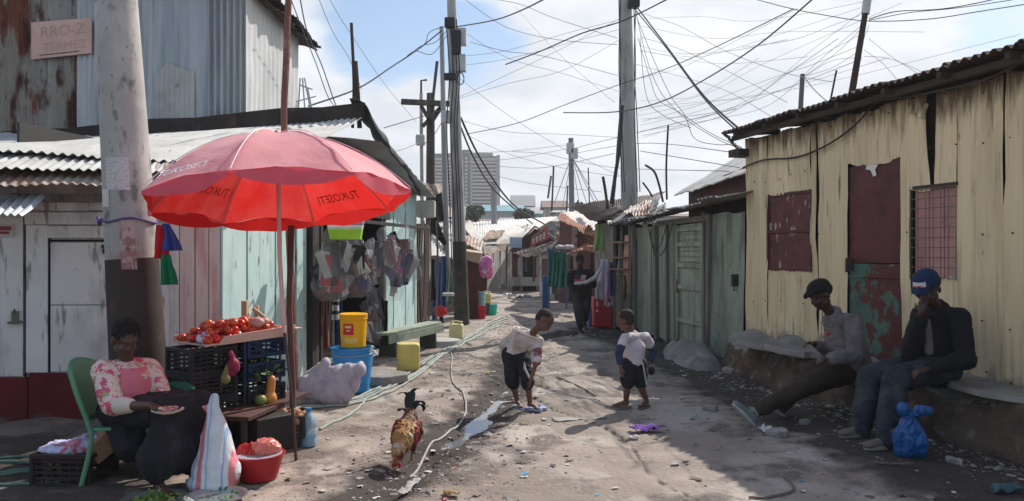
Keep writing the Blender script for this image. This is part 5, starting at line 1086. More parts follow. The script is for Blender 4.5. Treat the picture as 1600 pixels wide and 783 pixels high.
VM = mat('red pink valance cloth', (.72, .16, .22), .75, var=.12, vs=6, bump=.2, bs=12, transl=.35, tcol=(.90, .04, .035), back=(.50, .015, .015))
mb = MB(); mb.sheet(vl[:, ::-1]); part('valance', mb, VM, can, ang=180)
def utext(s, thc, r0, size, out, mirror=False, m=None, spread=1.0, name='lettering'):
    def fn(x, y):
        rr = r0+y/RU; return upt(thc+(x*spread/(RU*r0)), rr, out)
    def fn2(x, y):
        rr = r0-y/RU; return upt(thc+(x*spread/(RU*r0)), rr, out)
    mb = textmb(s, fn2, size); return part(name, mb, m, can, ang=180)
WHL = mat('faded white print', (.95, .90, .90), .8, var=.1, vs=20, bump=0); DRL = mat('dark red show-through print', (.20, .012, .012), .8, var=.1, bump=0)
# gores face outward: left-near gore printed white outside; far gores show the print through from inside
def gore(px, py):     # gore centre angle nearest to a direction
    return math.atan2(py, px)
for thc, who in ((uth(0), 0),): pass
def near_gore(th): k = round((th)/(2*math.pi/8)); return k*2*math.pi/8
gl = R(247.5); gr = R(67.5); gf = R(157.5)
utext('TUKOSETI', gl-.08, .97, .10, .030, m=WHL)
for g_, r0_ in ((gr, .88), (gf, .80)): utext('TUKOSETI', g_, r0_, .105, -.022, m=DRL); 
RIBM = plain((.45, .40, .38), .4, metal=.5)
for k in range(8):
    mb = MB(); mb.tube([upt(k*math.pi/4, r, .005+.006*r) for r in np.linspace(.03, .99, 14)], .004, 5); part('seam', mb, plain((.90, .62, .64)), can)
hub = UC+UM@V((0, 0, HU-.34)); top = UC+UM@V((0, 0, HU-.01))
for k in range(8):
    th = k*2*math.pi/8; mb = MB(); mb.tube([upt(th, r, -.010) for r in np.linspace(.03, .995, 12)], .0045, 5); rb = part('rib', mb, RIBM, umb)
    mb = MB(); mb.tube([hub, upt(th, .5, -.012)], .004, 5); part('stretcher', mb, RIBM, rb)
mb = MB(); mb.tube([top, hub, P(437, 400, 5.85), P(444, 520, 5.86)], .017, 10); part('pole', mb, plain((.62, .42, .40), .5), umb, label='pinkish upper pole tube')
mb = MB(); mb.tube([P(443, 505, 5.86), P(456, 620, 5.85), V((P(463, 0, 5.85).x, 5.85, -.03))], .012, 8); part('spike', mb, plain((.07, .045, .04), .6), umb, label='dark thin lower rod')
mb = MB(); mb.cap(top+V((0, 0, .01)), top+V((0, 0, .03)), .03, .018); part('finial', mb, plain((.6, .2, .2)), umb)
mb = MB(); mb.tube([P(455, 352, 6.35), P(452, 480, 6.35), P(457, 600, 6.35), V((P(458, 0, 6.35).x, 6.35, -.05))], .027, 7); solo('timber_prop', 'rough brown timber prop standing just behind the umbrella rod', 'post', mb, mat('brown timber prop', (.10, .055, .045), .85, var=.3, bump=.4))
# ---------- crates
def crate_parts(t, W_, D_, H_, m, rz, c, rows=4, lip=True, inner=True):
    Mz = Matrix.Rotation(rz, 3, 'Z'); T = lambda x, y, z: V(c)+Mz@V((x, y, z))
    mb = MB(); bw = .02
    for sx in (-1, 1):
        for sy in (-1, 1): mb.box(T(sx*(W_/2-bw/2), sy*(D_/2-bw/2), H_/2), (bw*1.4, bw*1.4, H_), M=Mz)
    for z in (.012, H_-.014):
        for s_ in (-1, 1): mb.box(T(0, s_*(D_/2-.008), z), (W_, .022, .03), M=Mz); mb.box(T(s_*(W_/2-.008), 0, z), (.022, D_, .03), M=Mz)
    part('frame', mb, m, t, False, bevel=.003)
    mb = MB()
    for k in range(rows):
        z = .04+(H_-.07)*(k+.5)/rows
        for s_ in (-1, 1): mb.box(T(0, s_*(D_/2-.012), z), (W_-.03, .006, (H_-.07)/rows*.55), M=Mz); mb.box(T(s_*(W_/2-.012), 0, z), (.006, D_-.03, (H_-.07)/rows*.55), M=Mz)
    for k in range(7): mb.box(T(-W_/2+W_*(k+.5)/7, D_/2-.012, H_/2), (.012, .010, H_-.03), M=Mz); mb.box(T(-W_/2+W_*(k+.5)/7, -D_/2+.012, H_/2), (.012, .010, H_-.03), M=Mz)
    for k in range(5):
        for s_ in (-1, 1): mb.box(T(s_*(W_/2-.012), -D_/2+D_*(k+.5)/5, H_/2), (.010, .012, H_-.03), M=Mz)
    part('slats', mb, m, t, False)
    mb = MB()
    for k in range(8): mb.box(T(-W_/2+W_*(k+.5)/8, 0, .008), (W_/8*.6, D_-.02, .008), M=Mz)
    part('bottom', mb, m, t, False)
    return T
BP = mat('black crate plastic', (.022, .022, .025), .45, var=.2, bump=.1); BLP = mat('blue crate plastic', (.015, .03, .085), .45, var=.2, bump=.1)
SD = V((.58, .81, 0)).normalized(); srz = math.atan2(.81, .58)       # stand runs back along the lane
SN = V((.81, -.58, 0))
C0 = V((-2.18, 5.88, 0))
def crate(c, W_, D_, H_, m, label, rz=srz, rows=4, group=None): t = thing('plastic_crate', label, 'crate', c, group); crate_parts(t, W_, D_, H_, m, rz, c, rows); return t
base1 = V((-2.44, 6.04, .0))
hz = .205
for k, lb in enumerate(('black crate at the very bottom of the stack under the tomato tray', 'black crate second from the ground in the stack under the tomato tray', 'black crate third from the ground in the stack under the tomato tray', 'black crate topmost in the stack right under the tomato tray')):
    crate(base1+V((0, 0, .035+k*hz)), .40, .34, .2, BP, lb)
base2 = base1+SD*.46
for k, (m, lb) in enumerate(((BP, 'black crate resting on the bench beside the gourd'), (BLP, 'blue crate in the middle of the rear stack holding greens'), (BLP, 'blue crate topmost of the rear stack with dark vegetables'))):
    crate(base2+V((.02, 0, .36+k*.185)), .36, .34, .14, m, lb, rows=2)
rk_ = thing('crate_rack', 'thin upright rods holding the rear crates under the tomato tray', 'rack', base2)
for dx, dy in ((.17, .15), (-.17, .15), (.17, -.15), (-.17, -.15)):
    mb = MB(); a = base2+SD*dx+SN*dy; mb.beam(a+V((0, 0, .36)), a+V((0, 0, .87)), .02, .02); part('post', mb, plain((.05, .07, .13), .5), rk_, False, bevel=.002)
# bench plank beneath
mb = MB(); bt = thing('low_bench', 'worn brown plank bench carrying the rear crates and gourd', 'bench', base2)
pa = V((P(356, 0, 5.80).x, 5.80, .33)); pb = V((P(452, 0, 6.75).x, 6.75, .345))
mb.beam(pa, pb, .34, .035); part('plank', mb, mat('brown bench wood', (.085, .042, .034), .7, var=.3, vs=5, bump=.3), bt, False, bevel=.005)
for u in (.1, .9):
    for s_ in (-.12, .12):
        q = pa.lerp(pb, u)+V((.8*s_, -.6*s_, 0)); mb = MB(); mb.beam(q, V((q.x, q.y, -.02)), .04, .04); part('leg', mb, DW, bt, False, bevel=.004)
# tray
tr = thing('display_tray', 'pale cardboard-coloured tray of tomatoes on the black crate stack', 'tray', C0+V((0, 0, .86)))
TA = V((-2.32, 5.84, .868)); TB_ = V((-1.86, 6.50, .885)); td = (TB_-TA).normalized(); tn = V((td.y, -td.x, 0)).normalized(); tn = tn if tn.x < 0 else -tn
TLn = (TB_-TA).length; TWd = .44
TM = mat('peach board', (.60, .42, .34), .8, var=.1, bump=.15)
def tp_(u, v, z=0): return TA+td*(u*TLn)+tn*(v*TWd)+V((0, 0, z))
mb = MB(); mb.hexa([tp_(0, 0), tp_(1, 0), tp_(1, 1), tp_(0, 1)], (0, 0, 1), .014); part('base', mb, TM, tr, False, bevel=.002)
mb = MB(); mb.hexa([tp_(.10, -.02), tp_(1.0, -.02), tp_(1.03, -.02, .085), tp_(.18, -.02, .065)], -tn, .012); part('front_flap', mb, TM, tr, False, bevel=.002)
mb = MB(); mb.hexa([tp_(0, 1), tp_(1, 1), tp_(1, 1, .06), tp_(0, 1, .06)], tn, .012); mb.hexa([tp_(1, 0), tp_(1, 1), tp_(1.01, 1, .07), tp_(1.01, 0, .07)], td, .012); mb.hexa([tp_(1.0, -.1, .05), tp_(1.09, -.1, .05), tp_(1.09, .5, .05), tp_(1.0, .5, .05)], (0, 0, 1), .01); part('side_flap', mb, TM, tr, False, bevel=.002)
TOM = mat('ripe tomato skin', (.50, .018, .014), .28, var=.3, vs=12, bump=.05, spec=.5, coat=.2, rnd=(.62, .13, .03))
def tomato_proto():
    mb = MB(); n = 20; prof = []
    for i in range(13):
        t = math.pi*i/12; r = math.sin(t); z = -math.cos(t)*.82-.16*math.exp(-((t-math.pi)/.35)**2); prof.append((max(r, .001), z))
    vs = []
    for r, z in prof:
        for j in range(n):
            w = 2*math.pi*j/n; q = r*(1+.035*math.cos(5*w)*(abs(z)**1)); vs.append((q*math.cos(w)*.034, q*math.sin(w)*.034, z*.034+.027))
    mb.add(vs, [(i*n+j, i*n+(j+1) % n, (i+1)*n+(j+1) % n, (i+1)*n+j) for i in range(12) for j in range(n)])
    return mb
tl = 'glossy red tomato heaped on the pale tray of the stand'
t0 = solo('tomato', tl, 'tomato', tomato_proto(), TOM, loc=(0, 0, 0), group='tomatoes on the stand tray', ang=180)
mb = MB()
for k in range(5): a = k*1.256; mb.add([(0, 0, .0535), (math.cos(a-.3)*.006, math.sin(a-.3)*.006, .054), (math.cos(a)*.019, math.sin(a)*.019, .0515), (math.cos(a+.3)*.006, math.sin(a+.3)*.006, .054)], [(0, 1, 2, 3)])
mb.tube([(0, 0, .05), (.002, 0, .062)], .0018, 5); part('stalk', mb, plain((.05, .12, .02)), t0)
rs = random.Random(11); pts = []
for layer, (nu_, nv_, z) in enumerate(((11, 5, .014), (9, 4, .066), (7, 3, .112))):
    for i in range(nu_):
        for j in range(nv_):
            u = (i+.5+rs.uniform(-.15, .15))/nu_*.98; v = (j+.5+rs.uniform(-.15, .15))/nv_
            if layer == 0: v = .04+v*.9
            if layer == 1: u = .05+u*.86; v = .15+v*.7
            if layer == 2: u = .12+u*.62; v = .3+v*.4
            if layer >= 1 and rs.random() < .1: continue
            pts.append((u, v, z, rs.uniform(.80, 1.25)))
first = True
for u, v, z, s_ in pts:
    o = t0 if first else dup(t0, (0, 0, 0)); first = False
    o.location = tp_(u, v, z+.004); o.scale = (s_, s_*rs.uniform(.88, 1.1), s_*rs.uniform(.85, 1.08)); o.rotation_euler = (rs.uniform(-.9, .9), rs.uniform(-.9, .9), rs.uniform(0, 6))
mb = MB(); p = tp_(.62, .15, .135); mb.ell(p, (.062, .05, .042)); mb.ell(p+td*.07, (.045, .04, .03)); o = solo('pale_tomato_bag', 'pinkish wrapped bundle lying on top of the tomatoes', 'bundle', mb, mat('pinkish film', (.50, .30, .26), .5, var=.2, vs=20, bump=.5, bs=40))
mb = blob([('e', tp_(.03, .2, .05), (.055, .04, .04)), ('e', tp_(.09, .3, .05), (.03, .04, .05))], .008, 1, [(.008, 30, 30, 30)], 3); solo('folded_paper', 'crumpled white and violet paper at the left end of the tomato tray', 'paper', mb, mat('white violet paper', (.62, .60, .66), .8, var=.1, layers=[dict(c=(.18, .12, .32), s=18, t=.55, w=.04)]))
# wooden box frame behind tomatoes (pale timber)
mb = MB(); q = P(384, 505, 7.0)
mb.beam(P(384, 600, 7.0), P(383, 470, 7.0), .07, .05, (1, 0, 0)); mb.beam(P(400, 600, 7.1), P(401, 478, 7.1), .04, .04, (1, 0, 0)); mb.beam(P(376, 548, 6.95), P(420, 552, 7.0), .05, .03); mb.beam(P(395, 482, 7.05), P(418, 500, 7.05), .03, .03)
solo('timber_rack', 'small pale raw-timber rack behind the tomato tray', 'rack', mb, plain((.50, .36, .22), .85), bevel=.003)
# goods in crates
GRNV = mat('dark leaf greens', (.06, .13, .035), .6, var=.4, vs=14, bump=.5)
def leafpile(c, r, n, m, size=.05, seed=0, up=.5):
    rs = np.random.default_rng(seed); mb = MB()
    for k in range(n):
        o = rs.normal(size=3)*np.array([r, r, r*.3])*.5; o[2] = abs(o[2]); a = rs.normal(size=3); a[2] += up; a /= np.linalg.norm(a); b = np.cross(a, rs.normal(size=3)); b /= np.linalg.norm(b)+1e-9; p = np.array(c)+o; L_ = size*rs.uniform(.6, 1.3); w_ = L_*.28; cn_ = np.cross(a, b)*L_*.15
        mb.add([p, p+a*L_*.35+b*w_+cn_, p+a*L_*.8+b*w_*.7, p+a*L_, p+a*L_*.8-b*w_*.7, p+a*L_*.35-b*w_+cn_], [(0, 1, 2, 3), (0, 3, 4, 5)])
    return mb
solo('leafy_greens', 'dark leafy greens piled in the blue crate', 'greens', leafpile(base2+V((.05, -.05, .59)), .14, 260, GRNV, .07, 3), GRNV, kind='stuff')
solo('aubergine_pile', 'dark reddish vegetables in the topmost blue crate', 'vegetables', blob([('e', base2+V((.02+.06*math.sin(k*2.3), -.06+.07*math.cos(k*1.7), .80+.012*(k % 3))), (.05, .035, .035)) for k in range(9)], .008, 1), plain((.12, .035, .03), .4), ang=180)
PKB = mat('hot pink net bag', (.28, .025, .07), .6, var=.3, vs=30, bump=.6, bs=60)
q = P(364, 572, 6.0); solo('net_bag', 'hot pink net bag hanging on the crates below the tray', 'bag', blob([('e', q, (.05, .045, .06)), ('c', q+V((0, 0, .03)), q+V((-.02, 0, .11)), .025, .012), ('e', q+V((-.02, 0, -.05)), (.035, .035, .04))], .007, 2, [(.008, 25, 25, 10)], 5), PKB, ang=180)
q = P(352, 584, 5.86); solo('pear_fruit', 'dull green pear-shaped fruit hanging beside the pink net bag', 'fruit', blob([('e', q+V((0, 0, -.03)), (.048, .045, .055)), ('c', q, q+V((.01, 0, .09)), .035, .014)], .007, 3), plain((.20, .17, .06), .5), ang=180).scale = (.8, .8, .8)
q = P(422, 612, 6.3); gd = solo('butternut_gourd', 'orange butternut gourd standing upright on the bench end', 'gourd', blob([('e', q+V((0, 0, -.055)), (.056, .054, .062)), ('c', q+V((0, 0, -.02)), q+V((.012, 0, .10)), .037, .035)], .007, 4), plain((.62, .27, .08), .45), ang=180)
mb = MB(); mb.tube([q+V((.012, 0, .13)), q+V((.016, 0, .155))], .008, 6); part('stem', mb, plain((.2, .13, .06)), gd)
q = P(407, 625, 6.2); solo('green_melon', 'small round green melon left of the orange gourd', 'melon', blob([('e', q, (.05, .05, .046))], .007, 2), mat('melon rind', (.20, .25, .06), .4, var=.3, vs=8), ang=180)
# potato crate, basin, bottle
pc = V((-1.93, 6.30, .10)); crate(pc, .5, .36, .17, BP, 'low black crate of brown potatoes beside the umbrella rod', rz=.12, rows=3)
POT = mat('potato skin', (.38, .22, .13), .8, var=.25, vs=15, bump=.3, layers=[dict(c=(.2, .11, .07), s=14, t=.6, w=.05, k=.7)])
pt = solo('potato', 'brown potato heaped in the low black crate', 'potato', blob([('e', (0, 0, 0), (.042, .032, .03)), ('e', (.015, .005, .003), (.03, .028, .028))], .006, 3), POT, loc=(0, 0, 0), group='potatoes in the low black crate', ang=180); f_ = True
for i in range(8):
    for j in range(5):
        for l in range(2 if 1 < i < 7 and 0 < j < 4 else 1):
            o = pt if f_ else dup(pt, (0, 0, 0)); f_ = False
            o.location = pc+V((-.2+i*.057+rs.uniform(-.01, .01), -.13+j*.062+rs.uniform(-.01, .01), .135+l*.04+rs.uniform(-.008, .008))); o.rotation_euler = (rs.uniform(0, 3), rs.uniform(0, 3), rs.uniform(0, 3))
mb = MB(); mb.box((pc.x, pc.y, pc.z+.06), (.44, .3, .12), .12); solo('potato_layer', 'brown potatoes filling the bottom of the low black crate', 'potatoes', mb, POT, kind='stuff', bevel=.02)
mb = MB(); mb.box((pc.x, pc.y, .05), (.42, .3, .1), .12); solo('support_block', 'dark block raising the potato crate off the ground', 'block', mb, DW, bevel=.006)
REDB = mat('red basin plastic', (.36, .018, .022), .35, var=.1, bump=.05)
q = V((P(404, 0, 5.36).x, 5.36, 0)); mb = MB(); prof = [(.11, .0), (.125, .004), (.16, .12), (.168, .165), (.182, .168), (.182, .176), (.162, .176), (.152, .12), (.115, .012), (.001, .012)]
mb.lathe(prof[:1]+prof[1:], q+V((0, 0, .01)), 36, sx=1.0, sy=1.0); solo('plastic_basin', 'red plastic basin on the ground beside the striped sack', 'basin', mb, REDB)
def bagblob(c, r, seed, m, label, name='plastic_bag', tie=True, cat='bag'):
    c = V(c); pr = [('e', c, r)]
    if tie: pr += [('c', c+V((0, 0, r[2]*.6)), c+V((.02, 0, r[2]*1.35)), r[0]*.35, .012), ('c', c+V((.02, 0, r[2]*1.3)), c+V((.05, .0, r[2]*1.75)), .01, .02), ('c', c+V((.02, 0, r[2]*1.3)), c+V((-.03, .0, r[2]*1.7)), .01, .018)]
    return solo(name, label, cat, blob(pr, .007, 0, [(.020, 13, 13, 7), (.009, 36, 36, 20)], seed), m, ang=30)
FILM = lambda col, **k: mat('thin plastic film', col, .32, var=.2, vs=10, bump=.5, bs=22, spec=.5, transl=.2, **k)
bagblob(q+V((-.05, .02, .19)), (.10, .07, .045), 1, FILM((.55, .03, .02)), 'red film bag lying in the left of the red basin', tie=False)
bagblob(q+V((.05, .0, .215)), (.085, .07, .055), 2, FILM((.72, .22, .17)), 'salmon pink film bag lying in the right of the red basin', tie=False)
mb = MB(); mb.lathe([(.15, .17), (.168, .18), (.168, .186), (.001, .186)], q, 30); solo('plate', 'grey plate edge under the film bags in the red basin', 'plate', mb, plain((.35, .36, .42), .4))
wb = thing('water_bottle', 'large clear blue water bottle lying behind the potato crate', 'bottle', V((P(480, 0, 6.2).x, 6.2, 0)))
qb = V((P(482, 0, 6.25).x, 6.25, .10)); M90 = Matrix.Rotation(R(4), 3, 'X')
GLB = mat('clear blue plastic', (.35, .55, .70), .12, var=.05, bump=.15, bs=20, alpha=.55, spec=.6)
mb = MB(); mb.lathe([(.055, -.09), (.066, -.08), (.068, -.03), (.062, -.02), (.068, -.01), (.068, .05), (.062, .06), (.068, .07), (.066, .12), (.045, .155), (.02, .18), (.02, .2)], qb, 22); part('body', mb, GLB, wb)
mb = MB(); mb.lathe([(.056, -.088), (.062, -.08), (.062, -.01), (.001, -.01)], qb, 22); part('water', mb, mat('blue water', (.05, .28, .50), .15, alpha=.8, bump=0), wb)
mb = MB(); mb.lathe([(.024, .195), (.024, .22), (.001, .222)], qb, 16); part('cap', mb, plain((.05, .2, .5)), wb)
bagblob((P(430, 0, 6.8).x, 6.8, .30), (.13, .09, .06), 9, FILM((.62, .62, .30)), 'pale yellow-green film bag on the ground under the bench end', tie=False)
# dark cloth block under bench
mb = MB(); mb.box((-2.02, 6.15, .16), (.34, .45, .28), .9); solo('dark_box', 'dark box stored in the shade under the plank bench', 'box', mb, plain((.03, .025, .025)), bevel=.01)
# striped sack
STR = mat('striped woven sack', (.60, .62, .66), .75, var=.1, vs=8, bump=.35, bs=90, layers=[], wave=[(0, 5.2, (.62, .20, .22), .62), (0, 5.2, (.60, .64, .68), .80), (0, 10.4, (.30, .42, .62), .86)])
sk = V((P(338, 0, 5.12).x, 5.12, 0))
mb = blob([('e', sk+V((0, 0, .13)), (.165, .13, .15)), ('e', sk+V((-.02, 0, .06)), (.17, .135, .08)), ('c', sk+V((0, 0, .2)), sk+V((-.005, 0, .40)), .13, .07), ('c', sk+V((-.005, 0, .40)), sk+V((-.02, 0, .575)), .07, .028), ('c', sk+V((-.02, 0, .53)), sk+V((-.075, -.01, .56)), .04, .012), ('c', sk+V((-.02, 0, .56)), sk+V((-.01, 0, .625)), .035, .02)], .009, 2, [(.014, 5, 5, 2), (.006, 20, 20, 7)], 8)
solo('woven_sack', 'tall pink blue and white striped woven sack against the woman\'s knees', 'sack', mb, STR, ang=180)
# steel trays of greens
STEEL = mat('dull steel', (.42, .43, .43), .3, .75, var=.1, bump=.05)
for px, Y_, lb, rr in ((338, 4.86, 'empty steel plate on the ground in front of the striped sack', .19), (240, 4.78, 'steel plate with green herbs at the bottom edge near the woman', .20)):
    c = V((P(px, 0, Y_).x, Y_, .01)); t = thing('steel_plate', lb, 'plate', c); mb = MB(); mb.lathe([(rr*.72, 0), (rr*.8, .006), (rr*.93, .035), (rr, .042), (rr, .046), (rr*.9, .038), (rr*.74, .010), (.001, .009)], c, 40); part('dish', mb, STEEL, t)
    if px == 240: solo('herb_bunch', 'loose green herbs heaped on the steel plate', 'herbs', leafpile(c+V((.0, -.02, .02)), .13, 150, None, .04, 5, .1), mat('herb green', (.14, .22, .05), .6, var=.35, vs=20), kind='stuff')
    else: mb = leafpile(c+V((.03, .0, .02)), .12, 26, None, .03, 6); solo('herb_scraps', 'few dark herb scraps on the empty steel plate', 'herbs', mb, GRNV, kind='stuff')
# crate with cloth and cardboard at left
DCR = mat('dark brown crate plastic', (.035, .022, .02), .55, var=.3)
lc = V((P(118, 0, 5.35).x, 5.35, 0)); crate(lc, .42, .34, .22, DCR, 'dark brown crate of bright cloth left of the green chair', rz=-.05)
mb = MB(); q = lc+V((-.06, .17, .22)); mb.hexa([q+V((-.17, .0, 0)), q+V((.1, .35, .2)), q+V((.24, .35, .2)), q+V((.0, .0, .0))], (0, 0, 1), .01); solo('black_panel', 'black folding panel leaning up behind the bright cloth', 'panel', mb, BP, bevel=.003)
solo('cloth_bundle', 'violet and pink printed cloth bundled in the brown crate', 'cloth', blob([('e', lc+V((-.08, -.02, .225)), (.12, .1, .04)), ('e', lc+V((.05, .0, .25)), (.11, .1, .06)), ('e', lc+V((-.17, -.05, .22)), (.05, .05, .03))], .009, 1, [(.02, 12, 12, 12), (.008, 30, 30, 30)], 4), mat('printed cloth', (.50, .48, .66), .9, var=.1, layers=[dict(c=(.50, .15, .20), s=10, t=.54, w=.03), dict(c=(.22, .38, .50), s=9, t=.6, w=.03), dict(c=(.72, .70, .75), s=12, t=.62, w=.03)]), ang=180)
mb = MB(); c = lc+V((.20, .05, .27)); M_ = Matrix.Rotation(.5, 3, 'Z') @ Matrix.Rotation(-.7, 3, 'Y'); mb.box(c, (.26, .28, .13), M=M_); solo('cardboard_box', 'brown cardboard box tipped between the brown crate and green chair', 'box', mb, plain((.27, .15, .085), .9), bevel=.004)
# green bag behind woman
bagblob(P(276, 618, 5.75), (.13, .1, .09), 6, plain((.01, .13, .07), .6), 'dark green cloth bag behind the woman\'s lap', tie=False, name='cloth_bag')
mb = MB(); mb.box((P(274, 0, 5.8).x, 5.8, .2), (.3, .26, .42)); solo('wooden_stool', 'dark stool under the green cloth bag behind the woman', 'stool', mb, DW, bevel=.01)
# ---------- hoses
HG = mat('pale green hose', (.30, .335, .29), .5, var=.2, vs=8, bump=.1, layers=[dict(c=(.3, .3, .26), s=5, t=.6, w=.05, k=.6)])
HW = mat('pale grey hose', (.36, .345, .31), .55, var=.2, vs=8, bump=.1, layers=[dict(c=(.3, .28, .25), s=5, t=.58, w=.05, k=.7)])
def hose(l, r, label, group=None, m=None, wob=0, seed=0):
    rs = random.Random(seed); pts = []
    for i, (a, b) in enumerate(l):
        p = on(a, b); pts.append(V((p.x+rs.uniform(-wob, wob), p.y+rs.uniform(-wob, wob), 0)))
    pts = smoothpath(pts, 8); pts = [V((p.x, p.y, gz(p.x, p.y)+r*.9+seed % 3*.004)) for p in pts]
    mb = MB(); mb.tube(pts, r, 8); return solo('water_hose', label, 'hose', mb, m or HG, group=group)
main = [(375, 668), (470, 642), (545, 628), (600, 606), (650, 580), (695, 552), (730, 530), (762, 512), (790, 500)]
for k in range(5):
    hose([(a+k*1.0, b-5+k*2.4+math.sin(i*1.3+k)*3*(1-i/14)) for i, (a, b) in enumerate(main)], .013+.002*(k % 2), 'pale green hose in the bundle running up the left side of the lane', 'bundled hoses along the left side', wob=.03, seed=k)
hose([(500, 673), (520, 664), (550, 650), (568, 630), (566, 622)], .014, 'short end of pale hose branching off below the blue bucket', m=HG)
hose([(640, 738), (668, 700), (700, 676), (722, 655), (728, 640), (724, 620), (708, 600), (705, 580), (706, 560), (700, 545)], .010, 'single hose looping across the lane right of the rooster', m=HW)
hose([(736, 540), (700, 530), (650, 555), (640, 575), (690, 560), (740, 520)], .010, 'loose pale hose loop beside the pale green bench', m=HW, seed=2)
for k, l in enumerate(([(-20, 722), (60, 716), (130, 712)], [(-20, 742), (40, 740), (120, 728)], [(-20, 752), (60, 742), (140, 730)], [(-20, 762), (60, 760), (150, 752)], [(-20, 730), (70, 728), (150, 722)])):
    hose([(a, b) for a, b in l], .012, 'dark wet green hose lying left of the brown crate', 'hoses in the bottom left corner', m=mat('dark green hose', (.10, .17, .13), .4) if k == 0 else bpy.data.materials['dark green hose'], seed=k)
# ---------- sack, buckets, jerrycans, bench
LIL = mat('lilac-grey woven sack', (.47, .43, .49), .7, var=.12, vs=6, bump=.4, bs=80, transl=.12, layers=[dict(c=(.30, .27, .33), s=5, t=.57, w=.06, k=.7)])
s_ = V((P(512, 0, 8.0).x, 8.0, 0))
mb = blob([('e', s_+V((0, 0, .14)), (.27, .2, .17)), ('e', s_+V((-.12, 0, .19)), (.17, .16, .17)), ('c', s_+V((-.08, 0, .28)), s_+V((-.02, 0, .42)), .13, .03), ('c', s_+V((.08, -.02, .26)), s_+V((.27, 0, .34)), .11, .07), ('e', s_+V((.28, 0, .22)), (.05, .07, .1)), ('c', s_+V((.2, -.03, .38)), s_+V((.33, .0, .36)), .03, .05)], .012, 1, [(.032, 4.0, 4.0, 2.2), (.013, 11, 11, 5), (.005, 26, 26, 12)], 21)
solo('woven_sack', 'slumped lilac-grey sack beside the blue bucket', 'sack', mb, LIL, ang=180)
def bucket(c, rb, rt, h, m, label, rim=.012, name='bucket', lid=False, handle=None, n=36):
    t = thing(name, label, 'bucket', c); mb = MB()
    if lid: mb.lathe([(rb*.9, 0), (rb, .006), (rt, h*.82), (rt*1.04, h*.83), (rt*1.05, h*.86), (rt*1.02, h*.87), (rt*1.06, h*.9), (rt*1.06, h*.985), (rt*.98, h), (rt*.9, h*.985), (.001, h*.98)], c, n)
    else: mb.lathe([(rb*.9, 0), (rb, .006), (rt, h*.86), (rt+.008, h*.865), (rt+.008, h*.88), (rt, h*.885), (rt, h*.97), (rt+rim, h*.975), (rt+rim, h), (rt-.004, h), (rb-.008, .012), (.001, .012)], c, n)
    part('body', mb, m, t)
    if handle is not None:
        mb = MB(); mb.tube([V(c)+V((rt*math.cos(a)*1.03, -rt*math.sin(a)*1.05*.98, h*.9-handle*math.sin(a)**.7 if math.sin(a) > 0 else h*.9)) for a in np.linspace(.02, math.pi-.02, 22)], .004, 5); part('handle', mb, plain((.4, .4, .4), .4), t)
    return t
BLU = mat('blue bucket plastic', (.035, .25, .56), .35, var=.06, bump=.04); YLW = mat('yellow bucket plastic', (.86, .42, .005), .35, var=.04, bump=.03)
bc = V((P(551, 0, 8.75).x, 8.75, .0)); bb = bucket(bc, .185, .235, .50, BLU, 'large blue bucket on the ground under the yellow bucket', handle=.03)
mb = MB(); q = bc+V((.20, -.1, .47)); mb.tube([q, q+V((.07, -.03, 0)), q+V((.09, -.04, -.03))], .016, 8); mb.cap(q+V((.03, -.02, .01)), q+V((.04, -.02, .05)), .012, .016); part('tap', mb, plain((.6, .62, .62), .4), bb)
yc = bc+V((.01, -.01, .505)); yb = bucket(yc, .138, .152, .38, YLW, 'bright yellow lidded bucket with red label on the blue bucket', lid=True)
def curved(c, r0, a0, a1, z0, z1, out, nu=14):
    return np.array([[[c.x+(r0+out)*math.sin(a0+(a1-a0)*u/nu), c.y-(r0+out)*math.cos(a0+(a1-a0)*u/nu), c.z+z0+(z1-z0)*v/3] for v in range(4)] for u in range(nu+1)])
mb = MB(); mb.sheet(curved(yc, .147, -.62, .22, .15, .29, .003), .001); lbz = part('label', mb, mat('red label print', (.55, .02, .03), .4, var=.05, bump=0), yb)
mb = MB(); mb.sheet(curved(yc, .147, -.45, .05, .225, .25, .005), .0005); mb.sheet(curved(yc, .147, -.35, -.05, .19, .205, .005), .0005); part('label_band', mb, plain((.75, .55, .30)), lbz)
mb = MB(); mb.sheet(curved(yc, .145, -.55, .5, .05, .12, .0035), .0005); part('label', mb, mat('faint label print', (.80, .50, .12), .4, var=.1, vs=30, bump=0), yb)
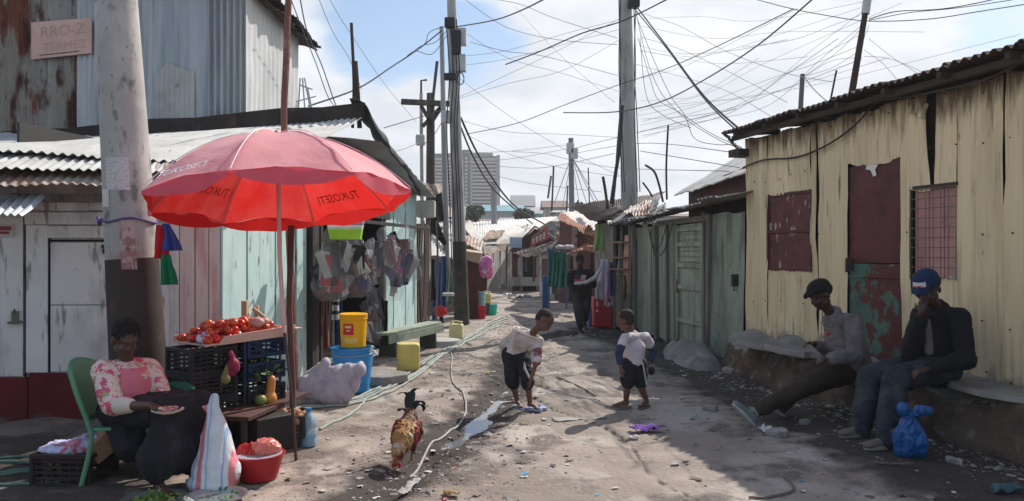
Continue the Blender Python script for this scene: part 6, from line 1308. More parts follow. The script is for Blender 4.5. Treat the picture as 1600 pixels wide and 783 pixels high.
def jerry(c, w_, d_, h_, label, m, rz=0, cut=False):
    t = thing('jerrycan', label, 'jerrycan', c); Mz = Matrix.Rotation(rz, 3, 'Z'); A = []
    levels = [(0, .86), (.02, .96), (.05, 1), (.30, 1.0), (.33, .985), (.36, 1), (.62, 1), (.65, .985), (.68, 1), (.88, 1), (.95, .96), (.985, .86), (1, .7)]
    n = 36; vs = []
    for z, s in levels:
        for j in range(n):
            a = 2*math.pi*j/n; cx_, sy_ = math.cos(a), math.sin(a); e = .38
            x = math.copysign(abs(cx_)**e, cx_)*w_/2*s; y = math.copysign(abs(sy_)**e, sy_)*d_/2*s; vs.append(V(c)+Mz@V((x, y, z*h_*.86)))
    k = len(levels); mb = MB(); mb.add(vs, [(i*n+j, i*n+(j+1) % n, (i+1)*n+(j+1) % n, (i+1)*n+j) for i in range(k-1) for j in range(n)]+[tuple(reversed(range(n))), tuple(range((k-1)*n, k*n))]); part('body', mb, m, t, ang=60)
    if not cut:
        mb = MB(); T = lambda x, z: V(c)+Mz@V((x, 0, z)); mb.tube(smoothpath([T(-w_*.38, h_*.84), T(-w_*.36, h_*.97), T(-w_*.2, h_*1.0), T(w_*.1, h_*1.0), T(w_*.2, h_*.95), T(w_*.22, h_*.84)], 4), .018, 8); part('handle', mb, m, t)
        mb = MB(); mb.lathe([(.028, h_*.84), (.028, h_*.95), (.034, h_*.95), (.034, h_*1.0), (.001, h_*1.0)], V(c)+Mz@V((w_*.33, 0, 0)), 16); part('cap', mb, plain((.65, .6, .3)), t)
    return t
YJ = mat('faded yellow jerrycan plastic', (.70, .58, .16), .5, var=.12, vs=4, bump=.1, layers=[dict(c=(.5, .42, .2), s=5, t=.6, w=.08, k=.5)]); YJ2 = mat('pale dusty yellow plastic', (.66, .58, .30), .6, var=.12, vs=4, layers=[dict(c=(.42, .36, .22), s=4, t=.58, w=.08, k=.6)])
jerry(V((P(638, 0, 10.3).x, 10.3, .0)), .31, .25, .42, 'yellow plastic drum with cut top in front of the pale green bench', YJ, .15, cut=True)
jerry(V((P(713, 0, 13.8).x, 13.8, .0)), .25, .2, .33, 'dusty yellow jerrycan at the foot of the middle pole', YJ2, -.1)
pb_ = thing('bench', 'pale green painted bench with board legs at the teal shop', 'bench', V((P(640, 0, 12.0).x, 12.0, 0)))
PG = mat('pale green bench paint', (.33, .38, .29), .8, var=.15, layers=[dict(c=(.2, .2, .16), s=4, t=.58, w=.06, k=.7)]); 
A0 = V((P(592, 0, 11.1).x, 11.1, .39)); A1 = V((P(679, 0, 12.6).x, 12.6, .42)); mb = MB(); mb.beam(A0, A1, .28, .035); part('seat', mb, PG, pb_, False, bevel=.004)
mb = MB(); o_ = V((.15, -.05, -.08)); mb.beam(A0+o_, A1+o_, .02, .12); mb.beam(A0+V((-.1, .05, -.08)), A1+V((-.1, .05, -.08)), .02, .12); part('apron', mb, PG, pb_, False, bevel=.003)
for u in (.12, .84):
    q = A0.lerp(A1, u); mb = MB(); mb.hexa([V((q.x-.13, q.y+.04, -.02)), V((q.x+.16, q.y-.06, -.02)), V((q.x+.13, q.y-.05, q.z-.02)), V((q.x-.1, q.y+.03, q.z-.02))], (.02, .04, 0), .9); part('leg', mb, mat('dark green board', (.07, .085, .06), .85, var=.2) if u < .5 else bpy.data.materials['dark green board'], pb_, False, bevel=.004)
solo('cement_slab', 'flat cement slab on the ground between the blue bucket and the bench', 'slab', slabmesh(G(595, 590, .05), .3, .35, .1, .4, 9), CEM, bevel=.01)
solo('cement_slab', 'pale broken slab lying at the middle pole foot near the jerrycan', 'slab', slabmesh(G(688, 536, .05), .3, .3, .12, .2, 10), plain((.42, .40, .37)), bevel=.01)
# ---------- hanging goods at the shop
def pbag(px, py0, py1, w0, Y_, label, cols, seed, group=None):
    top = P(px, py0, Y_); bot = P(px, py1, Y_); H_ = top.z-bot.z; w_ = w0*1.15/F*Y_; rs = np.random.default_rng(seed); t = thing('bagged_goods', label, 'bag', bot, group)
    for k, c_ in enumerate([c__ for c__ in cols]+[tuple(x*.8+.02 for x in c__) for c__ in cols[::-1] if c__ != RD]+[gr_, WH]):
        o = np.array([rs.uniform(-.34, .34)*w_, rs.uniform(-.05, .05), H_*rs.uniform(.12, .62)]); rr = (w_*rs.uniform(.13, .22), .07, H_*rs.uniform(.14, .26)); a = rs.uniform(-.5, .5); M_ = Matrix.Rotation(a, 3, 'Y')
        mb = MB(); q0_ = bot+V(o)
        for f_ in range(4):
            M2 = M_ @ Matrix.Rotation(rs.uniform(-.25, .25), 3, 'Y') @ Matrix.Rotation(rs.uniform(-.5, .5), 3, 'Z'); mb.box(q0_+M_@V((rs.uniform(-.02, .02), -.05+f_*.028, rs.uniform(-.03, .03))), (rr[0]*rs.uniform(1.2, 2), .022, rr[2]*rs.uniform(1.1, 2)), M=M2)
        o_c = part('folded_cloth', mb, cloth(c_), t, bevel=.010)
    n = 76; m2 = 44; A = np.zeros((n+1, m2, 3))
    for j in range(m2):
        v = j/(m2-1)        # 0 top,1 bottom
        wd = w_/2*(0.06+.94*min(1, (v/.8))**.9) if v < .8 else w_/2*(1-.35*((v-.8)/.2)**2)
        dp = .02+.10*min(1, v/.6)*(1-.6*max(0, (v-.8)/.2)**2)
        for i in range(n+1):
            a = 2*math.pi*i/n; A[i, j] = (top.x+wd*math.cos(a), top.y+dp*math.sin(a), top.z-H_*v)
    rg_ = lambda s_, q: 1-2*np.abs(vn(A*np.array(s_), q)); d = rg_([7, 7, 3.5], seed)*.035+rg_([16, 16, 7], seed+1)*.022+rg_([40, 40, 18], seed+2)*.008; cn__ = A.mean(axis=0, keepdims=True); dr = A-cn__; dr[..., 2] = 0; dr /= np.linalg.norm(dr, axis=2, keepdims=True)+1e-6; A = A+dr*d[..., None]; A[-1] = A[0]
    mb = MB(); mb.sheet(A); f_ = mat('clear wrinkled film', (.62, .62, .66), .12, var=.05, bump=1, bs=14, spec=.8, alpha=.13, bd=.03) if 'clear wrinkled film' not in bpy.data.materials else bpy.data.materials['clear wrinkled film']
    part('film', mb, f_, t, ang=28)
    mb = MB(); mb.tube([top+V((0, 0, .02)), top+V((.01, .05, .2))], .006, 5); part('hook', mb, plain((.3, .3, .3)), t)
    return t
gr_ = (.10, .10, .11); K = (.02, .02, .025); RD = (.38, .045, .04); WH = (.55, .54, .52); NV = (.03, .04, .12); BR = (.20, .08, .06); LG = (.40, .40, .37)
pbag(516, 352, 470, 44, 9.2, 'clear bag of grey and red clothes hanging first beyond the dark door post', [gr_, RD, LG, K, BR, gr_, RD], 1)
pbag(541, 350, 465, 60, 9.8, 'wide shiny bag of folded clothes hanging second from the dark door post', [K, RD, WH, NV, gr_, LG, BR], 2)
pbag(560, 372, 455, 42, 10.1, 'clear bag with curved black straps hanging third from the dark door post', [K, K, LG, gr_], 3)
pbag(597, 355, 445, 40, 11.2, 'pale bag of beige and white clothes hanging before the teal boards', [WH, (.5, .4, .33), LG, (.45, .3, .3), gr_], 4)
pbag(612, 372, 470, 26, 11.3, 'narrow bag with pink and blue stripes hanging low on the teal boards', [(.5, .15, .22), NV, WH, (.5, .2, .25)], 5)
pbag(632, 352, 440, 44, 11.9, 'broad dark shiny bag hanging last on the teal boards', [NV, gr_, BR, K, LG], 6)
pbag(582, 448, 530, 24, 10.9, 'long thin bag of grey cloth hanging below the others in the doorway', [LG, gr_, BR], 7)
# striped basket bag
sb = thing('striped_bag', 'lime green bag with pink and white stripes hanging under the umbrella edge', 'bag', P(540, 372, 9.0)); c = P(540, 352, 9.0)
def frus(c, w0, w1, d_, h0, h1, n=28):
    vs = []
    for (z, w_) in ((h0, w0), (h1, w1)):
        for j in range(n): a = 2*math.pi*j/n; vs.append(c+V((math.copysign(abs(math.cos(a))**.5, math.cos(a))*w_/2, math.copysign(abs(math.sin(a))**.5, math.sin(a))*d_/2, z)))
    mb = MB(); mb.add(vs, [(j, (j+1) % n, (j+1) % n+n, j+n) for j in range(n)]+[tuple(reversed(range(n))), tuple(range(n, 2*n))]); return mb
mw = lambda z: .36+.09*(z+.16)/.26
for z0, z1, col in ((-.165, -.055, (.36, .62, .05)), (-.055, -.03, (.5, .6, .3)), (-.03, .0, (.75, .73, .70)), (.0, .012, (.25, .2, .28)), (.012, .05, (.70, .30, .36)), (.05, .062, (.2, .25, .2)), (.062, .085, (.75, .73, .70)), (.085, .14, (.62, .66, .08))):
    part('stripe_band', frus(c, mw(z0), mw(z1), .18, z0, z1), cloth(col), sb)
mb = MB()
for y in (-.08, .08): mb.tube(smoothpath([c+V((-.12, y, .13)), c+V((-.09, y, .26)), c+V((.09, y, .26)), c+V((.12, y, .13))], 5), .010, 6)
part('handle', mb, cloth((.4, .5, .1)), sb)
# long garments hanging lower in doorway
def garment(px, py0, py1, w_, Y_, col, label, seed, name='hanging_garment', group=None, m=None, w2=None, cat='garment'):
    return rag([P(px, py0, Y_), P(px+random.uniform(-2, 2), (py0+py1)/2, Y_+.02), P(px+random.uniform(-3, 3), py1, Y_)], w_/F*Y_*.8, (w2 or w_)/F*Y_, m or cloth(col), name, label, cat, seed=seed, amp=.03, folds=1.6, group=group)
garment(508, 455, 545, 10, 9.2, (.16, .06, .045), 'rust brown trousers hanging left in the shop doorway', 1); garment(519, 450, 540, 10, 9.4, (.22, .21, .2), 'pale grey trousers hanging beside the rust brown pair', 2)
garment(530, 455, 545, 11, 9.5, (.02, .06, .16), 'dark blue trousers hanging left of the yellow bucket', 3); garment(524, 440, 500, 12, 9.3, (.35, .34, .32), 'checked white and black shirt hanging above the blue trousers', 4, m=mat('checked cloth', (.50, .49, .47), .9, var=.1, wave=[(2, 9, (.04, .04, .05), .6)]))
garment(575, 460, 545, 10, 11.0, (.06, .05, .055), 'black trousers hanging right of the yellow bucket', 5); garment(590, 450, 540, 11, 11.3, (.14, .12, .11), 'grey brown trousers hanging nearest the teal boards', 6); garment(603, 470, 540, 9, 11.3, (.03, .03, .035), 'narrow black garment beside the teal boards', 7)
# jeans rack down the lane
for k, (px, a, b, w_, col, lb) in enumerate(((676, 405, 470, 9, (.02, .02, .025), 'black jacket hanging first left of the middle pole'), (686, 410, 492, 10, (.06, .14, .30), 'mid blue jeans hanging left of the middle pole'), (694, 400, 480, 8, (.04, .08, .18), 'dark blue jeans hanging next to the middle pole'), (699, 405, 470, 7, (.3, .3, .32), 'grey jacket hanging next to the middle pole'), (681, 440, 500, 8, (.04, .1, .24), 'lower blue jeans at the stall board'), (703, 430, 475, 6, (.10, .28, .13), 'green cloth hanging against the middle pole'), (690, 480, 505, 7, (.03, .05, .10), 'lowest dark jeans at the stall'))):
    garment(px, a, b, w_, 15.6+k*.12, col, lb, 20+k)
bagblob(P(687, 486, 15.4), (.13, .1, .10), 31, plain((.5, .02, .03), .5), 'small red bag on the ground under the hanging jeans', tie=False)
solo('white_block', 'small pale block under the jeans beside the middle pole', 'block', slabmesh(P(701, 460, 15.5), .13, .12, .06, 0, 3), plain((.5, .48, .44)), bevel=.01)
# pink stack of basins and bag beyond cabinet
q = P(758, 420, 20); mb = blob([('e', q, (.22, .2, .30)), ('e', q+V((.02, 0, .2)), (.16, .15, .14))], .02, 2, [(.03, 8, 8, 8)], 3); solo('pink_bundle', 'bright pink and white wrapped bundle hanging beyond the maroon cabinet', 'bundle', mb, mat('pink wrap', (.62, .14, .36), .6, var=.1, layers=[dict(c=(.7, .62, .64), s=4, t=.54, w=.03)]), ang=180)
mb = MB(); mb.beam(V((q.x-.1, 20, .55)), V((q.x-.1, 20, 1.2)), .3, .3); mb.beam(V((q.x-.1, 20, 0)), V((q.x-.1, 20, .55)), .12, .12); solo('pedestal', 'reddish brown stand under the pink bundle', 'stand', mb, MAROON, bevel=.01)
def bk(px, py, Y_, w_, h_, col, label): r = w_/2/F*Y_; return bucket(P(px, py, Y_), r*.82, r, h_/F*Y_, mat('bucket plastic', col, .4, var=.08, bump=.05), label, n=24)
bk(753, 500, 17.9, 13, 22, (.5, .02, .04), 'red bucket at the right side of the maroon cabinet'); bk(753, 480, 18.6, 12, 24, (.30, .62, .62), 'pale aqua bucket behind the red one at the cabinet'); bk(770, 492, 19.1, 14, 16, (.03, .55, .38), 'turquoise green basin right of the maroon cabinet'); bk(761, 492, 18.8, 9, 18, (.05, .06, .07), 'dark bucket between the red and turquoise ones')
jerry(P(761, 474, 19.6), .20, .18, .30, 'small yellow jerrycan behind the turquoise basin', YJ, .1)
# green cloth stack + others on the right
GC = mat('dark green cloth', (.012, .12, .085), .8, var=.25, vs=4, bump=.5, bs=20)
gs = thing('clothes_rack', 'rack draped with dark green cloth behind the walking man', 'rack', V((P(872, 0, 21).x, 21, 0)))
for k in range(4):
    o = rag([P(862+k*6, 392+k*1, 21-k*.15), P(862+k*6, 420, 21-k*.15), P(861+k*6, 448+2*math.sin(k*3), 21-k*.15)], .2, .24, GC, 'green_cloth', '', '', sub=gs, seed=40+k, amp=.05)
mb = MB(); [mb.tube([V((P(px, 0, 21).x, 21, 0)), P(px, 386, 21)], .025, 6) for px in (857, 885)]; mb.tube([P(855, 390, 21), P(888, 390, 21)], .025, 6); part('rail', mb, plain((.06, .12, .25)), gs)
mb = blob([('e', P(875+k*5, 386, 20.8), (.12, .1, .05)) for k in range(4)], .02, 1, [(.02, 10, 10, 10)], 4); part('white_cloth', mb, cloth((.5, .5, .48)), gs, ang=180)
mb = MB(); mb.box((P(853, 0, 21.2).x, 21.2, .45), (.2, .3, .9)); solo('blue_crate_stack', 'narrow dark blue stack left below the green cloth', 'crate', mb, plain((.03, .08, .2), .5), bevel=.02)
for k, (px, a, b, w_, w2, col, lb) in enumerate(((944, 405, 470, 14, 26, (.62, .55, .62), 'pale lilac dress hanging right of the walking man'), (951, 425, 478, 12, 18, (.55, .33, .45), 'pinkish dress hanging at the shelf hut corner'), (937, 440, 468, 10, 14, (.5, .5, .48), 'white cloth hanging lowest above the red cabinet'), (955, 410, 462, 6, 8, (.06, .07, .18), 'dark blue strip of cloth at the shelf hut corner'))):
    garment(px, a, b, w_, 15.9-k*.08, col, lb, 60+k, w2=w2)
garment(936, 350, 392, 16, 16.8, (.28, .42, .16), 'light green cloth hanging high on the shelf hut wall', 70)
# red drinks cabinet
rc = thing('red_cabinet', 'bright red metal drinks cabinet with pale emblems right of the walking man', 'cabinet', V((P(943, 0, 16.0).x, 16.0, 0)))
RC = mat('bright red enamel', (.52, .012, .018), .35, var=.08, bump=.04); a_ = P(928, 0, 15.8).x; b_ = P(958, 0, 15.8).x
mb = MB(); mb.box(((a_+b_)/2, 16.1, .33), (b_-a_, .5, .60)); part('body', mb, RC, rc, False, bevel=.02)
mb = MB(); mb.box(((a_+b_)/2, 15.84, .35), (b_-a_-.05, .02, .50)); dq = part('door', mb, mat('darker red enamel', (.42, .01, .016), .4, var=.08, bump=.04), rc, False, bevel=.006)
mb = MB(); mb.lathe([(.05, 0), (.05, .006), (.001, .006)], V((b_-.11, 15.826, .49)), 20, M=Matrix.Rotation(R(90), 3, 'X')); mb.box((a_+.07, 15.825, .5), (.04, .008, .10)); mb.box((a_+.07, 15.825, .36), (.05, .008, .05)); part('emblem', mb, plain((.70, .62, .60)), dq)
mb = MB(); [mb.box((x, 16.1+y, .015), (.05, .05, .05)) for x in (a_+.05, b_-.05) for y in (-.2, .2)]; mb.box(((a_+b_)/2, 15.83, .05), (b_-a_+.03, .03, .03)); part('foot', mb, RC, rc, False)
bk(924, 510, 16.3, 10, 26, (.03, .09, .30), 'blue bucket standing left of the red cabinet')
# blue bag by man B
BB = mat('blue plastic bag', (.010, .095, .31), .35, var=.12, bump=.6, bs=16, spec=.5, transl=.1)
q = G(1424, 716); q = V((q.x, q.y, .17)); mb = blob([('e', q+V((0, 0, -.02)), (.135, .11, .14)), ('e', q+V((0, 0, -.09)), (.13, .10, .07)), ('c', q+V((0, 0, .08)), q+V((-.02, 0, .20)), .09, .028), ('c', q+V((-.02, 0, .19)), q+V((-.075, 0, .265)), .024, .032), ('c', q+V((-.02, 0, .19)), q+V((.07, 0, .245)), .022, .03), ('c', q+V((.07, 0, .245)), q+V((.14, 0, .25)), .026, .018)], .008, 1, [(.026, 12, 12, 4), (.011, 34, 34, 14)], 17)
solo('plastic_bag', 'knotted bright blue plastic bag on the ground beside the man in the blue cap', 'bag', mb, BB, ang=28).scale = (.88, .88, .88)
# ---------- people
def skin(n, c): return mat('skin '+n, c, .48, var=.12, vs=10, bump=.08, bs=60, spec=.4)
SK = skin('deep brown', (.058, .028, .020)); SK2 = skin('warm brown', (.14, .064, .042)); HAIR = mat('close black hair', (.012, .010, .010), .9, var=.3, bump=.6, bs=90)
EYE = mat('eye white', (.16, .13, .115), .2, var=0, bump=0); PUP = mat('eye iris', (.012, .008, .006), .15, var=0, bump=0)
WR = [(.009, 7, 7, 4), (.005, 20, 20, 14)]
def person(label, base, body, head, f, u, hs, sk, hair=None, vox=.009, group=None, open_eyes=True):
    t = thing('person', label, 'person', V((base[0], base[1], 0)), group)
    hp, L, E = headp(head, f, u, hs)
    part('body', blob(body+hp, vox, 3), sk, t, ang=180)
    if open_eyes:
        for s_ in (-1, 1):
            mb = MB(); mb.cm = 0; r_, f_, u_ = frame(f, u); mb.ell(L(.030*s_, .077, .004), (r_*.011*hs, f_*.006*hs, u_*.0035*hs), 12, 8); mb.cm = 1; mb.ell(L(.030*s_, .083, .002), (r_*.0052*hs, f_*.0035*hs, u_*.0034*hs), 10, 8); part('eye', mb, [EYE, PUP], t, ang=180)
    if hair == 'short':
        part('hair', blob([E(0, -.022, .045, .083, .098, .084), E(0, -.05, .0, .074, .065, .07)], .008*hs+.001, 2, [(.006, 60, 60, 60)], 3), HAIR, t, ang=180)
    if hair == 'shaved':
        part('hair', blob([E(0, -.022, .038, .0775, .0955, .081), E(0, -.05, -.005, .066, .056, .06)], .007, 2), mat('shaved hair', (.035, .022, .018), .85, var=.2, bump=.4, bs=120), t, ang=180)
    return t, L, E
def cl(name, prims, m, t, vox=.011, sm=3, disp=WR, seed=0, label=None): return part(name, blob(prims, vox, sm, disp, seed), m, t, ang=180, label=label)
def shoe(ank, toe, L_, m_up, m_sole, t, s=1.0, zg=0.0, tilt=None):
    ank = V(ank); ank.z = ank.z if tilt is not None else .088*s+gz(ank.x, ank.y); d = V(toe); d.z = 0 if tilt is None else d.z; d.normalize(); up = V((0, 0, 1)) if tilt is None else (V((0, 0, 1))-d*d.z).normalized(); a = d.cross(up)
    h = ank-d*.06*s; hl = V((h.x, h.y, h.z))
    pr = [('e', h+d*.02*s-up*.035*s, (d*.055*s, a*.038*s, up*.045*s)), ('c', h+d*.03*s-up*.04*s, h+d*.20*s-up*.055*s, .040*s, .030*s), ('e', h+d*.19*s-up*.055*s, (d*.06*s, a*.045*s, up*.027*s)), ('c', h+d*.03*s, h+d*.03*s+up*.03*s, .042*s, .044*s)]
    o = part('shoe', blob(pr, .007, 2), m_up, t, ang=180)
    mb = MB(); n = 26; top = []; bot = []
    for i in range(n):
        w = 2*math.pi*i/n; x = math.cos(w); y = math.sin(w); q = h+d*((.085+.155*x)*s)+a*((.047-.008*(x < 0))*y*s)
        top.append(q-up*.062*s); bot.append(q-up*.088*s)
    mb.add(top+bot, [tuple(range(n)), tuple(range(2*n-1, n-1, -1))]+[(i+n, (i+1) % n+n, (i+1) % n, i) for i in range(n)]); part('sole', mb, m_sole, o, bevel=.003)
def foot(ank, d, s, a=None):
    ank = V(ank); d = V(d).normalized(); up = V((0, 0, 1)); a = d.cross(up); pr = [('e', ank+d*-.01*s-up*.03*s, (d*.04*s, a*.032*s, up*.035*s)), ('c', ank-up*.02*s, ank+d*.12*s-up*.05*s, .034*s, .022*s), ('e', ank+d*.12*s-up*.054*s, (d*.045*s, a*.045*s, up*.015*s))]
    for k in range(5): b = ank+d*.15*s-up*.056*s+a*(k-2)*.018*s; pr.append(('c', b, b+d*(.035-.004*abs(k-1))*s, .010*s, .009*s))
    return pr
# --- the seller
B = dict(hip=V((-2.70, 5.40, .52)), ch=V((-2.69, 5.36, .70)), nk=P(197, 564, 5.36), hd=P(197, 530, 5.30), rs=P(162, 580, 5.24), ls=P(233, 576, 5.46), re=P(176, 634, 5.12), le=P(254, 626, 5.36), rh=P(236, 634, 5.0), lh=P(270, 634, 5.12),
         rk=V((-2.26, 5.10, .52)), lk=V((-2.17, 5.34, .53)), ra=V((-2.30, 5.0, .10)), la=V((-2.16, 5.22, .10)))
ff = V((.55, -.62, -.38)); fc = V((.75, -.66, 0)).normalized(); fr_ = V((-.66, -.75, 0))
body = [('c', B['hip'], B['ch'], .13, .125), ('c', B['ch'], B['nk']-V((0, 0, .06)), .12, .085), ('c', B['rs'], B['ls'], .052, .052), ('c', B['nk']-V((0, 0, .04)), B['hd']-V((0, 0, .05)), .052, .045),
        ('c', B['rs'], B['re'], .050, .040), ('c', B['re'], B['rh'], .040, .026), ('c', B['ls'], B['le'], .050, .040), ('c', B['le'], B['lh'], .040, .026),
        ('c', V((-2.73, 5.32, .5)), B['rk'], .095, .065), ('c', B['rk'], B['ra'], .06, .035), ('c', V((-2.67, 5.46, .5)), B['lk'], .095, .065), ('c', B['lk'], B['la'], .06, .035)]
body += handp(B['rh'], P(262, 640, 5.0)-B['rh'], (0, 0, 1), 1, .9, .5)+handp(B['lh'], P(262, 646, 5.02)-B['lh']+V((0.0, 0, -.02)), (.3, 0, 1), -1, .9, .6)
body += foot(B['ra'], (.7, -.7, 0), .95)+foot(B['la'], (.8, -.5, 0), .95)
wm, L_, E_ = person('seated woman in floral blouse and pink apron shelling food onto a plate', B['hip'], body, B['hd'], ff, (.15, -.1, 1), 1.08, skin('brown', (.085, .043, .030)), 'short')
FLOR = mat('floral blouse print', (.70, .56, .50), .85, var=.08, bump=.3, bs=50, layers=[dict(c=(.62, .10, .17), s=17, t=.53, w=.02, d=3), dict(c=(.33, .42, .17), s=15, t=.585, w=.02, d=3), dict(c=(.74, .64, .55), s=24, t=.60, w=.02, d=3), dict(c=(.70, .25, .32), s=33, t=.62, w=.02, d=2)])
cl('blouse', [('c', B['hip']+V((0, 0, .06)), B['ch'], .160, .150), ('c', B['ch'], B['nk']-V((0, 0, .085)), .150, .095), ('e', B['ch']+fc*.06+V((0, 0, .03)), (.13, .11, .08)), ('c', B['rs'], B['ls'], .074, .074), ('c', B['rs'], B['rs'].lerp(B['re'], .98), .078, .068), ('c', B['re'], B['re'].lerp(B['rh'], .32), .066, .052),
       ('c', B['ls'], B['le'], .076, .064), ('c', B['le'], B['le'].lerp(B['lh'], .3), .062, .05)], FLOR, wm, seed=1)
cl('cuff', [('c', B['re'].lerp(B['rh'], .22), B['re'].lerp(B['rh'], .42), .062, .053)], cloth((.66, .60, .50)), wm, .009, 2, None)
cl('collar', [('c', B['nk']+V((-.06, -.01, -.02)), B['nk']+V((.04, -.07, -.05)), .028, .022), ('c', B['nk']+V((-.06, .0, -.02)), B['nk']+V((.05, .05, -.03)), .028, .02)], cloth((.03, .025, .03)), wm, .008, 2, None, label='dark collar and cord at her neck')
ap0 = B['ch']+fc*.135
def apron():
    nu, nv = 22, 24; A = np.zeros((nu, nv, 3))
    for i in range(nu):
        for j in range(nv):
            u = i/(nu-1)*2-1; v = j/(nv-1); w_ = .085+.05*v
            p = ap0+fr_*(u*w_)+V((0, 0, .10-.28*v))+fc*(-.055*u*u+.02*math.sin(v*math.pi)+.045+.015*math.sin(u*6+v*3)*v); A[i, j] = p
    mb = MB(); mb.sheet(A, .006); return mb
part('apron', apron(), mat('pink apron', (.66, .17, .23), .85, var=.1, bump=.35, bs=40, layers=[dict(c=(.5, .08, .14), s=10, t=.62, w=.03, k=.6)]), wm, ang=180)
SKRT = mat('black skirt with green print', (.018, .017, .020), .9, var=.2, bump=.35, bs=30, layers=[dict(c=(.010, .075, .032), s=9, t=.66, w=.02, ax=2, a0=.5, a1=.12, gk=.28), dict(c=(.06, .05, .06), s=12, t=.66, w=.02), dict(c=(.035, .03, .045), s=4, t=.6, w=.04)])
kc = (B['rk']+B['lk'])/2
cl('skirt', [('c', B['hip']-V((0, 0, .04)), kc-V((0, 0, .03)), .15, .12), ('c', V((-2.73, 5.30, .5)), B['rk'], .115, .092), ('c', V((-2.67, 5.48, .5)), B['lk'], .115, .092), ('c', B['rk'], V((-2.31, 5.02, .20)), .092, .12), ('c', B['lk'], V((-2.18, 5.25, .20)), .092, .12), ('c', kc-V((.05, 0, .02)), V((-2.28, 5.14, .24)), .11, .13),
   ('c', B['hip']-V((0, .02, .04)), V((-2.60, 5.28, .28)), .15, .13), ('c', V((-2.31, 5.03, .24)), V((-2.18, 5.25, .24)), .135, .125), ('c', B['rk'], B['lk'], .105, .105)], SKRT, wm, .014, 3, [(.012, 9, 9, 1.4), (.006, 22, 22, 5)], 2)
for a_, d_ in ((B['ra'], V((.7, -.7, 0))), (B['la'], V((.8, -.5, 0)))):
    mb = MB(); d_.normalize(); s_ = d_.cross(V((0, 0, 1))); mb.add([a_+d_*(.05+.13*math.cos(w))+s_*(.048*math.sin(w))+V((0, 0, z)) for z in (-.066, -.085) for w in np.linspace(0, 2*math.pi, 20, endpoint=False)], [tuple(range(20)), tuple(range(39, 19, -1))]+[(i+20, (i+1) % 20+20, (i+1) % 20, i) for i in range(20)]); part('sandal', mb, plain((.05, .04, .04)), wm)
pl_ = P(262, 640, 4.97)+V((0, 0, -.01)); pt_ = thing('plate', 'pale plate of cut tomatoes held in the seated woman\'s lap', 'plate', pl_)
mb = MB(); mb.lathe([(.05, -.012), (.075, -.004), (.098, .008), (.1, .012), (.076, .002), (.001, -.003)], pl_, 32); part('dish', mb, plain((.62, .55, .45), .5), pt_)
mb = MB(); rs = random.Random(5)
for k in range(11): a = k*2.4; mb.ell(pl_+V((math.cos(a)*.045*rs.random()**.5, math.sin(a)*.045, .014+.004*(k % 3))), (.021, .015, .011))
solo('cut_tomatoes', 'red and white pieces of food on the plate in the woman\'s lap', 'food', mb, mat('food pieces', (.50, .06, .04), .5, layers=[dict(c=(.62, .55, .50), s=22, t=.52, w=.03)]))
# --- green chair
CHG = mat('pale green chair plastic', (.12, .29, .17), .45, var=.1, bump=.05)
ch = thing('plastic_chair', 'pale green plastic chair under the seated woman', 'chair', V((-2.75, 5.4, 0))); cf = V((.99, .10, 0)).normalized(); cs = V((.10, -.99, 0)); cc_ = V((-2.68, 5.42, 0))
def cp(a, b, z): return cc_+cf*a+cs*b+V((0, 0, z))
mb = MB(); mb.hexa([cp(-.2, -.22, .40), cp(.22, -.22, .405), cp(.22, .22, .405), cp(-.2, .22, .40)], (0, 0, -1), .025); part('seat', mb, CHG, ch, False, bevel=.01)
for b_ in (-.22, .22):
    mb = MB(); mb.beam(cp(.2, b_, .4), cp(.25, b_*1.08, 0), .035, .05); part('leg', mb, CHG, ch, False, bevel=.008)
    mb = MB(); mb.tube(smoothpath([cp(-.33, b_*.95, .80), cp(-.27, b_*1.02, .62), cp(-.20, b_*1.0, .42), cp(-.18, b_*1.04, .3), cp(-.24, b_*1.12, 0)], 5), [.017]*21, 8); part('leg', mb, CHG, ch, label='curved rear upright and leg')
mb = MB(); n = 16; A = np.array([[list(cp(-.33+.13*(v/8)+.05*(1-(2*u/n-1)**2)*-1, (2*u/n-1)*.21, .43+.37*(1-v/8)+.05*(1-(2*u/n-1)**2)*(1-v/8))) for v in range(9)] for u in range(n+1)]); mb.sheet(A, .008); part('backrest', mb, CHG, ch, ang=180)
# --- man in grey jacket
Hm = dict(hip=P(1330, 574, 7.55), ch=P(1322, 535, 7.5), nk=P(1303, 491, 7.5), hd=P(1282, 461, 7.42), ls=P(1333, 505, 7.26), rs=P(1301, 502, 7.68), le=P(1337, 556, 7.18), lh=P(1296, 560, 7.08), re=P(1300, 550, 7.72), rh=P(1272, 537, 7.5),
          lk=P(1258, 603, 7.22), rk=P(1270, 582, 7.5), la=P(1178, 646, 6.98), ra=P(1222, 634, 7.35))
f1 = V((-.82, -.28, -.42))
body = [('c', Hm['hip'], Hm['ch'], .12, .12), ('c', Hm['ch'], Hm['nk']-V((0, 0, .06)), .12, .08), ('c', Hm['ls'], Hm['rs'], .055, .055), ('c', Hm['nk']-V((0, 0, .03)), Hm['hd']-V((0, 0, .04)), .055, .05), ('c', Hm['ls'], Hm['le'], .05, .042), ('c', Hm['le'], Hm['lh'], .04, .028), ('c', Hm['rs'], Hm['re'], .05, .042), ('c', Hm['re'], Hm['rh'], .04, .028),
        ('c', Hm['hip'], Hm['lk'], .09, .06), ('c', Hm['lk'], Hm['la'], .055, .04), ('c', Hm['hip']+V((0, .12, 0)), Hm['rk'], .09, .06), ('c', Hm['rk'], Hm['ra'], .055, .04)]
body += handp(Hm['lh'], (-.9, -.1, -.1), (0, -.3, 1), 1, 1.0, .7)+handp(Hm['rh'], (-.9, -.2, .15), (0, .2, 1), -1, 1.0, .6)
